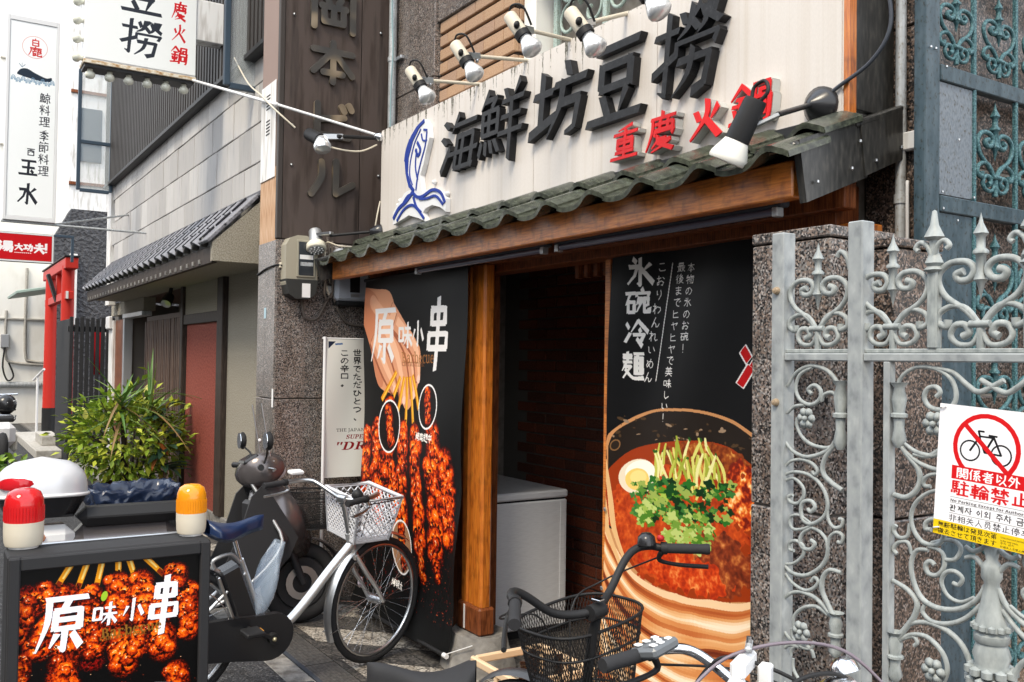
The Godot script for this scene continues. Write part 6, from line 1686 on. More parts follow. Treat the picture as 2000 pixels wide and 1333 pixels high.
func flower(c: Vector3, r: float, m: Material, parent: Node3D) -> void:
	var mb := MB.new()
	for k in 6:
		var a := TAU * k / 6
		mb.ball(c + V(cos(a), sin(a), 0) * r * 0.6, V(r * 0.42, r * 0.42, r * 0.22), 8)
	mb.ball(c + V(0, 0, 0.006), V(r * 0.25, r * 0.25, r * 0.3), 8)
	wpart("flower", mb, m, parent)

func vase(a: Vector3, b: Vector3, m: Material, parent: Node3D) -> void:   # bulbous sleeve where scrolls spring from
	var l := a.distance_to(b)
	wpart("sleeve", MB.new().lathe([Vector2(0.009, 0), Vector2(0.018, l * 0.12), Vector2(0.012, l * 0.3), Vector2(0.013, l * 0.45), Vector2(0.02, l * 0.47), Vector2(0.02, l * 0.52), Vector2(0.013, l * 0.54), Vector2(0.018, l * 0.75), Vector2(0.012, l * 0.92), Vector2(0.022, l)], 10, along(b, a)), m, parent)

func heart(parent: Node3D, xf: Transform3D, s: float, m: Material) -> void:
	for e in GATE_HEART:
		for k in [1.0, -1.0]:
			var p := []
			for i in range(1, e.size(), 2): p.append(xf * V(e[i] * s * k, e[i + 1] * s, 0))
			p = curve(p, 4)
			wpart("scroll", MB.new().tube(p, taper(p.size(), 0.006 * e[0] * s, 0.0068 * e[0] * s, 0.009 * s), 7), m, parent)
	var sp := MB.new().lathe([Vector2(0.0001, 0.24), Vector2(0.005, 0.218), Vector2(0.0155, 0.196), Vector2(0.009, 0.188), Vector2(0.009, 0.166), Vector2(0.016, 0.16), Vector2(0.016, 0.154), Vector2(0.0105, 0.15), Vector2(0.0095, 0.115), Vector2(0.0145, 0.1), Vector2(0.008, 0.092), Vector2(0.0001, 0.058)].map(func(q): return q * s), 4, xf * Transform3D(Basis(Vector3.UP, PI / 4), Vector3.ZERO))
	wpart("spear", sp, m, parent)
	wpart("clasp", MB.new().tube([xf * V(-0.022 * s, 0.008 * s, 0.004), xf * V(0.022 * s, 0.008 * s, 0.004)], 0.008 * s, 7), m, parent)
	wpart("stem", MB.new().tube([xf * V(0, 0.0, 0), xf * V(0, -0.05 * s, 0)], 0.009 * s, 7), m, parent)

func build_gate() -> void:
	var zg := -2.0
	var t := thing("iron_gate", "pale green painted wrought iron gate with spear points and scrollwork", "gate", V(-1.2, 0, zg))
	var xf := Transform3D(Basis(), V(0, 0, zg))
	wpart("post", MB.new().span(V(-1.776, 0.02, zg - 0.05), V(-1.733, 1.968, zg), 0.003), M.gate_post, t)
	wpart("post", MB.new().span(V(-1.524, 0.02, zg - 0.05), V(-1.479, 1.971, zg), 0.003), M.gate_post, t)
	wpart("post", MB.new().span(V(-0.82, 0.02, zg - 0.05), V(-0.775, 1.971, zg), 0.003), M.gate_post, t)
	wpart("stile", MB.new().span(V(-1.421, 0.06, zg - 0.03), V(-1.403, 1.611, zg - 0.004), 0.002), M.gate_post, t)
	wpart("stile", MB.new().span(V(-0.9, 0.06, zg - 0.03), V(-0.882, 1.611, zg - 0.004), 0.002), M.gate_post, t)
	for e in [[-1.733, -1.524], [-1.479, -0.82]]:
		wpart("rail", MB.new().span(V(e[0], 1.611, zg - 0.04), V(e[1], 1.632, zg - 0.004), 0.003), M.gate_post, t)
		wpart("rail_lip", MB.new().span(V(e[0], 1.632, zg - 0.03), V(e[1], 1.643, zg - 0.01), 0.002), M.gate, t)
		wpart("bottom_rail", MB.new().span(V(e[0], 0.06, zg - 0.04), V(e[1], 0.1, zg - 0.004), 0.003), M.gate_post, t)
	for e in [[-1.755, 1.806], [-1.755, 1.495]]: wpart("bolt", MB.new().lathe([Vector2(0.0001, 0.014), Vector2(0.008, 0.012), Vector2(0.011, 0.004), Vector2(0.011, 0.0)], 10, along(V(e[0], e[1], zg), V(e[0], e[1], 0))), plain(0.4, 0.3, 0.2, 0.5, 0.4), t)
	# crown of hearts and spears
	for x in [-1.632, -1.405, -1.18, -0.95]: heart(t, Transform3D(Basis(), V(x, 1.69, zg - 0.02)), 1.0 if x < -1.3 else 1.1, M.gate)
	for x in [-1.293, -1.065]:
		wpart("upright", MB.new().span(V(x - 0.013, 1.643, zg - 0.03), V(x + 0.013, 1.85, zg - 0.006), 0.003), M.gate, t)
		wpart("spear", MB.new().lathe([Vector2(0.0001, 0.132), Vector2(0.006, 0.128), Vector2(0.011, 0.095), Vector2(0.026, 0.066), Vector2(0.013, 0.058), Vector2(0.011, 0.03), Vector2(0.02, 0.012), Vector2(0.024, 0.004), Vector2(0.018, -0.004), Vector2(0.026, -0.012), Vector2(0.014, -0.02)], 6, Transform3D(Basis(), V(x, 1.842, zg - 0.018))), M.gate, t)
		for s in [-1.0, 1.0]: scroll_part("leaf_scroll", curve([V(x, 1.85, zg - 0.01), V(x + 0.012 * s, 1.885, zg - 0.01), V(x + 0.03 * s, 1.897, zg - 0.01), V(x + 0.043 * s, 1.885, zg - 0.01), V(x + 0.036 * s, 1.877, zg - 0.01)], 4), 0.007, M.gate, t)
	scroll_part("leaf_scroll", curve([V(-1.524, 1.85, zg - 0.01), V(-1.535, 1.885, zg - 0.01), V(-1.552, 1.897, zg - 0.01), V(-1.562, 1.885, zg - 0.01)], 4), 0.007, M.gate, t)
	# panels: measured scrolls, their mirror images across each panel's axis and its waist
	var ax := -1.152
	var waist := 0.84
	for e in GATE_NARROW:
		for my in [null, waist]: scroll_part("scroll", flat_curve(e, xf, 0.0, null, my), 0.006 * e[0], M.gate, t, -0.018)
	for e in GATE_WIDE:
		for mx in [null, ax]:
			for my in [null, waist]: scroll_part("scroll", flat_curve(e, xf, 0.0, mx, my), 0.0062 * e[0], M.gate, t, -0.018)
	vase(V(-1.556, 1.56, zg - 0.018), V(-1.556, 1.38, zg - 0.018), M.gate, t)
	vase(V(-1.567, 0.955, zg - 0.018), V(-1.568, 0.84, zg - 0.018), M.gate, t)
	for mx in [0.0, 1.0]:
		var x1 := lerpf(-1.385, 2.0 * ax + 1.385, mx)
		var x2 := lerpf(-1.393, 2.0 * ax + 1.393, mx)
		vase(V(x1, 1.56, zg - 0.018), V(x1, 1.4, zg - 0.018), M.gate, t)
		vase(V(x2, 0.95, zg - 0.018), V(x2, 0.83, zg - 0.018), M.gate, t)
		for y in [1.465, 0.887]: flower(V(lerpf(-1.286, 2.0 * ax + 1.286, mx), y, zg - 0.008), 0.031, M.gate, t)
	flower(V(-1.659, 1.456, zg - 0.008), 0.03, M.gate, t)
	flower(V(-1.671, 0.88, zg - 0.008), 0.03, M.gate, t)
	# baluster on the axis: collar, fluted flare, beads, egg band, cluster of grapes
	wpart("baluster", MB.new().lathe([Vector2(0.0001, 0.28), Vector2(0.012, 0.26), Vector2(0.018, 0.24), Vector2(0.012, 0.21), Vector2(0.02, 0.2), Vector2(0.022, 0.19), Vector2(0.022, 0.17), Vector2(0.016, 0.16), Vector2(0.018, 0.14), Vector2(0.028, 0.09), Vector2(0.034, 0.07), Vector2(0.036, 0.055), Vector2(0.03, 0.05), Vector2(0.037, 0.045), Vector2(0.037, 0.03), Vector2(0.032, 0.026), Vector2(0.04, 0.0), Vector2(0.034, -0.02), Vector2(0.038, -0.03), Vector2(0.03, -0.04), Vector2(0.03, -0.16), Vector2(0.02, -0.8)], 14, Transform3D(Basis(), V(ax, 0.99 - 0.03, zg - 0.018))), M.gate, t)
	var beads := MB.new()
	for k in 12: beads.ball(V(ax + cos(TAU * k / 12) * 0.036, 1.022, zg - 0.018 + sin(TAU * k / 12) * 0.036), V(0.009, 0.009, 0.009), 7)
	wpart("bead_ring", beads, M.gate, t)
	var grapes := MB.new()
	for r in 4:
		for k in 10: grapes.ball(V(ax + cos(TAU * (k + 0.5 * (r % 2)) / 10) * 0.044, 0.925 - r * 0.022, zg - 0.018 + sin(TAU * (k + 0.5 * (r % 2)) / 10) * 0.044), V(0.014, 0.013, 0.014), 7)
	wpart("grape_cluster", grapes, M.gate, t)
	# the notice tied to it, hanging a little crooked
	t = thing("parking_notice", "white no bicycle parking notice with red circle and yellow foot tied to the gate", "sign", V(-1.255, 1.21, zg + 0.012))
	var tilt := Basis(Vector3.BACK, -0.06)
	var b := MB.new()
	b.quad(V(0, -0.302, 0.0022), V(0.228, -0.302, 0.0022), V(0.228, 0, 0.0022), V(0, 0, 0.0022))
	t.transform = Transform3D(tilt, V(-1.256, 1.516, zg + 0.012))
	part("plate", MB.new().span(V(0, -0.302, -0.001), V(0.228, 0, 0.001)), M.white_plastic, t)
	part("printed_face", b, print_mat(print_no_parking(), 0.4), t)
	for e in [[0.008, -0.01], [0.22, -0.01], [0.008, -0.29], [0.22, -0.29]]: part("cable_tie", MB.new().tube(curve([V(e[0], e[1], -0.02), V(e[0] - 0.006, e[1], 0.004), V(e[0] + 0.006, e[1] + 0.004, 0.005), V(e[0] + 0.006, e[1], -0.02)], 4), 0.0018, 5), M.white_plastic, t)

func build_gate_pillars() -> void:
	var t := thing("gate_pillar", "square granite gate pillar with a thin capstone behind the gate", "pillar", V(-1.84, 0, -2.3))
	wpart("core", MB.new().span(V(-1.978, 0.0, -2.44), V(-1.704, 1.96, -2.158)), M.mortar, t)
	for e in [[0.0, 0.5], [0.506, 1.17], [1.176, 1.962]]: slab(t, V(-1.986, e[0], -2.448), V(-1.696, e[1], -2.15), M.granite)
	slab(t, V(-1.988, 1.968, -2.45), V(-1.694, 2.0, -2.148), M.granite, 0.004, "capstone")
	t = thing("gate_pillar", "darker granite gate pillar between the gate and the teal screen", "pillar", V(-1.6, 0, -2.4))
	for e in [[0.0, 0.5], [0.506, 1.17], [1.176, 1.93]]: slab(t, V(-1.688, e[0], -2.5), V(-1.575, e[1], -2.27), M.granite_dark)
	slab(t, V(-1.69, 1.936, -2.502), V(-1.573, 1.962, -2.268), M.granite_dark, 0.004, "capstone")
	# teal iron screen running back along the passage
	t = thing("iron_screen", "teal green iron screen with flat panels and scrollwork along the passage wall", "screen", V(-1.64, 0, -2.55))
	var X := -1.633
	wpart("corner_post", MB.new().span(V(-1.672, 0.02, -2.575), V(X, 4.5, -2.5), 0.003), M.teal, t)
	for y in [2.10, 2.50, 3.2]: wpart("rail", MB.new().span(V(-1.66, y - 0.03, -4.2), V(X + 0.004, y + 0.02, -2.576), 0.003), M.teal, t)
	for z in [-2.76, -3.0, -3.24, -3.48, -3.72]: wpart("upright", MB.new().span(V(X - 0.012, 0.05, z - 0.007), V(X + 0.002, 3.2, z + 0.007), 0.002), M.verdigris, t)
	wpart("flat_panel", MB.new().span(V(X - 0.01, 2.125, -2.752), V(X - 0.004, 2.468, -2.577)), M.teal_panel, t)
	wpart("flat_panel", MB.new().span(V(X - 0.01, 0.05, -2.752), V(X - 0.004, 2.068, -2.577)), M.teal, t)
	for e in [[2.13, -2.58], [2.13, -2.748], [2.3, -2.665], [2.05, -2.66], [2.08, -2.585], [2.515, -2.6], [2.56, -2.52], [2.56, -2.545]]: wpart("screw", MB.new().ball(V(X + 0.005, e[0], e[1]), V(0.004, 0.005, 0.005), 6), M.steel, t)
	var face := Basis(V(0, 0, -1), V(0, 1, 0), V(1, 0, 0))
	for i in 4:
		var z := -2.88 - 0.24 * i
		for y in [2.2, 1.78, 1.42, 1.05, 0.65]: heart(t, Transform3D(face, V(X - 0.004, y, z)), 1.05, M.verdigris)
	for i in 5:
		for y in [2.58, 2.87]: heart(t, Transform3D(face, V(X - 0.004, y, -2.664 - 0.236 * i)), 0.92, M.verdigris)
	# granite wall of the passage behind the screen, sunlight painted into its tan plinth
	t = thing("passage_wall", "dark granite wall with sunlight painted into its lighter tan plinth behind the teal screen", "wall", V(-1.75, 0, -4.5))
	for i in 7:
		for r in 6: slab(t, V(-1.76, 0.76 + r * 0.75, -2.804 - (i + 1) * 0.9), V(-1.716 - 0.003 * ((i + r) % 2), 1.504 + r * 0.75, -2.81 - i * 0.9), M.granite_dark)
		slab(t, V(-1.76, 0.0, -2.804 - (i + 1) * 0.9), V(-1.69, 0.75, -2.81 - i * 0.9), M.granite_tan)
	t = thing("passage_end_wall", "granite wall at the far end of the passage behind the gate", "wall", V(0, 0, -9))
	for i in 5:
		for r in 5: slab(t, V(-1.7 + i * 0.95, r * 0.9, -9.2), V(-0.756 + i * 0.95, r * 0.9 + 0.894, -9.0), M.granite_dark)

# ---------------------------------------------------------------- bicycles (own axes: x forward, y up, z to the right; origin on the ground under the cranks)
func ring(c: Vector3, r: float, n := 36, a0 := 0.0, a1 := TAU) -> Array:
	var p := []
	var full: bool = a1 - a0 > TAU - 0.01
	for i in (n if full else n + 1): p.append(c + V(cos(lerpf(a0, a1, float(i) / n)), sin(lerpf(a0, a1, float(i) / n)), 0) * r)
	return p

func wheel(parent: Node3D, c: Vector3, R: float, bs := Basis()) -> void:
	var w := part("wheel", MB.new().tube(ring(Vector3.ZERO, R - 0.019, 40), 0.019, 8, false, 1.0, true), M.rubber, parent, c, bs)
	part("rim", MB.new().tube(ring(Vector3.ZERO, R - 0.042, 40), 0.011, 8, false, 0.9, true), M.steel, w)
	part("hub", MB.new().tube([V(0, 0, -0.05), V(0, 0, 0.05)], 0.02, 10), M.steel, w)
	var sp := MB.new()
	for k in 32:
		var a := TAU * k / 32.0
		var b := a + (0.5 if (k / 2) % 2 else -0.5)
		var s := 0.03 if k % 2 else -0.03
		sp.tube([V(cos(b) * 0.022, sin(b) * 0.022, s), V(cos(a) * (R - 0.045), sin(a) * (R - 0.045), s * 0.1)], 0.0012, 3, false)
	part("spokes", sp, M.chrome, w)

func fender(c: Vector3, R: float, a0: float, a1: float) -> MB:
	var rows := []
	for j in 22:
		var a := lerpf(a0, a1, j / 21.0)
		var row := []
		for k in 7:
			var u := -1.0 + k / 3.0
			var r := R + 0.018 - 0.014 * u * u
			row.append(c + V(cos(a) * r, sin(a) * r, u * 0.027))
		rows.append(row)
	return MB.new().sheet(rows)

func saddle_shape() -> MB:
	var rows := []
	for j in 13:
		var t := j / 12.0                       # nose 0 .. tail 1
		var x := 0.15 - 0.28 * t
		var hw := 0.024 + 0.075 * smoothstep(0.25, 0.95, t)
		if j == 0: hw = 0.006
		if j == 12: hw = 0.05
		var top := 0.02 * cos(t * 5.0) + 0.02 * t
		var row := []
		for k in 13:
			var a := PI * k / 12.0
			row.append(V(x, top - 0.035 + 0.05 * pow(sin(a), 0.6), -cos(a) * hw))
		rows.append(row)
	var mb := MB.new().sheet(rows)
	var low := []
	for r in rows:
		low.append([r[0], V(r[0].x, r[0].y - 0.02, r[0].z * 0.8), V(r[12].x, r[12].y - 0.02, r[12].z * 0.8), r[12]])
	mb.sheet(low)
	return mb

func north_bar(rise: float) -> Array:   # right half of a swept-back handlebar, from the clamp
	return [V(0, 0, 0), V(0.02, 0.0, 0.06), V(0.03, rise * 0.15, 0.11), V(0.02, rise * 0.7, 0.19), V(0.0, rise, 0.235), V(-0.05, rise * 1.04, 0.265), V(-0.12, rise, 0.28), V(-0.24, rise * 0.94, 0.29)]

func bicycle(label: String, at: Vector3, f: Vector3, lean: float, o: Dictionary) -> Node3D:
	f = f.normalized()
	var rt := f.cross(Vector3.UP)
	var up := (Vector3.UP * cos(lean) + rt * sin(lean)).normalized()
	rt = f.cross(up)
	var sc: float = o.get("scale", 1.0)
	var t := thing("bicycle", label, "bicycle", at, Basis(f * sc, up * sc, rt * sc), "parked bicycles")
	var fm: Material = o.frame
	var R := 0.33
	var fh := V(0.64, R, 0)
	var rh := V(-0.46, R, 0)
	var bb := V(0, 0.28, 0)
	var head_lo := V(0.46, 0.6, 0)
	var head_hi := V(0.42, 0.72, 0)
	wheel(t, rh, R)
	# step-through frame
	part("main_tube", MB.new().tube(curve([head_hi.lerp(head_lo, 0.5), V(0.32, 0.53, 0), V(0.2, 0.39, 0), V(0.1, 0.3, 0), bb], 5), 0.024, 10), fm, t)
	part("seat_tube", MB.new().tube([bb, V(-0.16, 0.66, 0)], 0.017, 10), fm, t)
	part("head_tube", MB.new().tube([head_lo, head_hi], 0.021, 10), fm, t)
	for s in [-1.0, 1.0]:
		part("chain_stay", MB.new().tube([bb + V(-0.03, 0, 0.03 * s), rh + V(0, 0, 0.055 * s)], 0.009, 8), fm, t)
		part("seat_stay", MB.new().tube([V(-0.14, 0.6, 0.02 * s), rh + V(0, 0, 0.055 * s)], 0.008, 8), fm, t)
	part("seat_post", MB.new().tube([V(-0.155, 0.64, 0), V(-0.205, 0.78, 0)], 0.0125, 8), M.chrome, t)
	part("saddle", saddle_shape(), o.saddle, t, V(-0.21, 0.83, 0))
	var sp := MB.new()
	for s in [-1.0, 1.0]: sp.tube(ring(V(0, 0, 0), 0.022, 10), 0.003, 5, false, 1.0, true)
	part("saddle_spring", MB.new().tube([V(-0.27, 0.78, -0.04), V(-0.27, 0.82, -0.04)], 0.018, 8).tube([V(-0.27, 0.78, 0.04), V(-0.27, 0.82, 0.04)], 0.018, 8), M.chrome, t)
	part("rear_fender", fender(rh, R + 0.012, 0.15, 3.0), o.fender, t)
	# cranks, chain case, pedals
	var cc := PackedVector2Array()
	for i in 13: cc.append(Vector2(cos(PI * (0.55 - 1.1 * i / 12.0)) * 0.115, 0.28 + sin(PI * (0.55 - 1.1 * i / 12.0)) * 0.115))
	cc.append_array(P2([-0.2, 0.2, -0.5, 0.24, -0.53, 0.33, -0.5, 0.41, -0.2, 0.405]))
	part("chain_case", MB.new().prism(cc, 0.03, Transform3D(Basis(), V(0, 0, 0.035))), M.black_gloss, t)
	var ca := -0.5 if o.get("crank", 0) == 0 else 2.2
	part("crank_boss", MB.new().tube([bb + V(0, 0, 0.06), bb + V(0, 0, 0.095)], 0.026, 12), M.black, t)
	for s in [-1.0, 1.0]:
		var a: float = ca + (PI if s > 0 else 0.0)
		var e := bb + V(cos(a) * 0.16, sin(a) * 0.16, 0.085 * s)
		part("crank", MB.new().bar(bb + V(0, 0, 0.085 * s), e, 0.022, 0.014, 0.004, Vector3.BACK), M.black, t)
		var pd := part("pedal", MB.new().box(e + V(0, 0, 0.055 * s), V(0.09, 0.024, 0.085), 0.006), M.black, t)
		part("pedal_reflector", MB.new().box(e + V(0.046, 0, 0.055 * s), V(0.004, 0.016, 0.04), 0.001), plain(0.7, 0.3, 0.02, 0.3), pd)
	part("crank_bolt", MB.new().ball(bb + V(0, 0, 0.097), V(0.012, 0.012, 0.008), 8), plain(0.5, 0.45, 0.3, 0.3, 0.6), t)
	# front end, turned by the steering angle about the head axis
	var axis := (head_hi - head_lo).normalized()
	var st: float = o.get("steer", 0.0)
	var sb := Basis(axis, st)
	var rot := Transform3D(sb, head_lo - sb * head_lo)
	var front := part("fork_crown", MB.new().tube([head_lo + axis * -0.02, head_lo + axis * 0.01], 0.026, 10), M.chrome, t)
	front.transform = rot
	for s in [-1.0, 1.0]: part("fork_blade", MB.new().tube(curve([head_lo + V(0, 0, 0.02 * s), head_lo + V(0.05, -0.09, 0.045 * s), V(0.58, 0.42, 0.052 * s), fh + V(0, 0, 0.052 * s)], 4), 0.0115, 8), fm, t).transform = rot
	part("front_fender", fender(fh, R + 0.014, 0.9, 3.55), o.fender, t).transform = rot
	part("fender_stay", MB.new().tube([fh + V(0, 0, 0.05), fh + V(cos(3.4), sin(3.4), 0) * 0.36 + V(0, 0, 0.028)], 0.0025, 5).tube([fh + V(0, 0, -0.05), fh + V(cos(3.4), sin(3.4), 0) * 0.36 + V(0, 0, -0.028)], 0.0025, 5), M.chrome, t).transform = rot
	wheel(t, rot * fh, R, sb)
	var clamp: Vector3 = o.get("clamp", V(0.36, 0.93, 0))
	part("stem", MB.new().tube([head_hi, head_hi.lerp(clamp, 0.7) , clamp + V(0.0, -0.02, 0)], 0.014, 10), o.bar, t).transform = rot
	part("stem_clamp", MB.new().tube([clamp + V(-0.0, 0, -0.025), clamp + V(0, 0, 0.025)], 0.022, 10), o.bar, t).transform = rot
	var rise: float = o.get("rise", 0.08)
	for s in [-1.0, 1.0]:
		var p := []
		for q in o.get("bar_pts", north_bar(rise)): p.append(clamp + V(q.x, q.y, q.z * s))
		p = curve(p, 5)
		part("handlebar", MB.new().tube(p, 0.0115, 10), o.bar, t).transform = rot
		var e: Vector3 = p[-1]
		var d: Vector3 = (p[-1] - p[-4]).normalized()
		part("grip", MB.new().lathe([Vector2(0.0001, -0.012), Vector2(0.015, -0.012), Vector2(0.0165, -0.004), Vector2(0.0145, 0.01), Vector2(0.015, 0.06), Vector2(0.0145, 0.11), Vector2(0.0001, 0.112)], 12, along(e + d * 0.01, e - d)), o.get("grip", M.black_soft), t).transform = rot
		var lev := part("brake_lever", MB.new().tube(curve([e - d * 0.115 + V(0, -0.01, 0), e - d * 0.1 + V(0.03, -0.04, 0), e - d * 0.05 + V(0.03, -0.055, 0.01 * s), e + d * 0.02 + V(0.02, -0.06, 0.02 * s)], 4), taper(13, 0.009, 0.006, 0.007), 7), o.get("lever", M.black), t)
		lev.transform = rot
		part("lever_mount", MB.new().tube([e - d * 0.118, e - d * 0.1], 0.018, 10), M.black, t).transform = rot
		part("brake_cable", MB.new().tube(curve([e - d * 0.1 + V(0.03, -0.03, 0), clamp + V(0.16, 0.0, 0.2 * s), clamp + V(0.15, -0.04, 0.06 * s), head_lo + V(0.03, 0.05, 0.01 * s)], 6), 0.0028, 6), o.get("cable", M.black), t).transform = rot
	return t

# moulded plastic basket of diagonal strips
func plastic_basket(t: Node3D, xf: Transform3D, m: Material) -> void:
	var wt := 0.19; var wb := 0.15; var x0 := 0.0; var x1 := 0.27; var h := 0.25
	var co := func(k: int, v: float) -> Vector3:
		var w := lerpf(wb, wt, v)
		var xa := x0 - 0.02 * v
		var xb := lerpf(x1 - 0.03, x1 + 0.02, v)
		return [V(xa, h * v, -w), V(xb, h * v, -w), V(xb, h * v, w), V(xa, h * v, w)][k % 4]
	var root := part("basket", MB.new().tube([co.call(0, 1.0), co.call(1, 1.0), co.call(2, 1.0), co.call(3, 1.0)], 0.012, 6, false, 1.0, true), m, t)
	root.transform = xf
	part("basket_base", MB.new().span(V(x0 + 0.005, 0.0, -wb), V(x1 - 0.035, 0.008, wb)), m, root)
	for k in 4:
		var mb := MB.new()
		var n := 9 if k % 2 else 6
		var P := func(u: float, v: float) -> Vector3: return (co.call(k, v) as Vector3).lerp(co.call(k + 1, v), u)
		for i in range(-n, n):
			for d in 2:
				var ua := float(i) / n
				var ub := ua + 0.75
				var va := 0.12
				var vb := 0.94
				if ub < 0.0 or ua > 1.0: continue
				var ca := clampf(ua, 0, 1)
				var cb := clampf(ub, 0, 1)
				var sa := va + (vb - va) * (ca - ua) / 0.75
				var sb := va + (vb - va) * (cb - ua) / 0.75
				if cb - ca < 0.02: continue
				if d: mb.bar(P.call(1.0 - ca, sa), P.call(1.0 - cb, sb), 0.007, 0.004)
				else: mb.bar(P.call(ca, sa), P.call(cb, sb), 0.007, 0.005)
		for v in [0.04, 0.08, 0.12, 0.97]: mb.bar(P.call(0.0, v), P.call(1.0, v), 0.006, 0.006)
		for i in 22: mb.bar(P.call(i / 21.0, 0.0), P.call(i / 21.0, 0.12), 0.003, 0.003)
		for u in [0.0, 1.0]: mb.bar(P.call(u, 0.0), P.call(u, 1.0), 0.012, 0.012)
		part("basket_side", mb, m, root)

# black wire mesh basket
func wire_basket(t: Node3D, xf: Transform3D, m: Material) -> void:
	var h := 0.25
	var P := func(a: float, v: float) -> Vector3:   # rounded rectangle, wider at the top
		var c := cos(a)
		var s := sin(a)
		var k := pow(pow(abs(c), 3.0) + pow(abs(s), 3.0), -1.0 / 3.0)
		return V(0.14 + c * k * lerpf(0.11, 0.145, v), h * v, s * k * lerpf(0.15, 0.195, v))
	var rim := []
	for i in 40: rim.append(P.call(TAU * i / 40, 1.0))
	var root := part("basket", MB.new().tube(rim, 0.0045, 6, false, 1.0, true), m, t)
	root.transform = xf
	for v in [0.0, 0.72]:
		var r := []
		for i in 40: r.append(P.call(TAU * i / 40, v))
		part("basket_hoop", MB.new().tube(r, 0.0035, 6, false, 1.0, true), m, root)
	var mb := MB.new()
	var n := 110
	for i in n:
		var a := TAU * i / n
		for d in [-1.0, 1.0]:
			var pts := []
			for j in 5: pts.append(P.call(a + d * 0.42 * j / 4.0, j / 4.0))
			mb.tube(pts, 0.0013, 3, false)
	for i in 15:
		mb.tube([V(0.03 + i * 0.016, 0.002, -0.13), V(0.03 + i * 0.016, 0.002, 0.13)], 0.0013, 3, false)
		mb.tube([V(0.03, 0.002, -0.13 + i * 0.0186), V(0.25, 0.002, -0.13 + i * 0.0186)], 0.0013, 3, false)
	part("basket_mesh", mb, m, root)

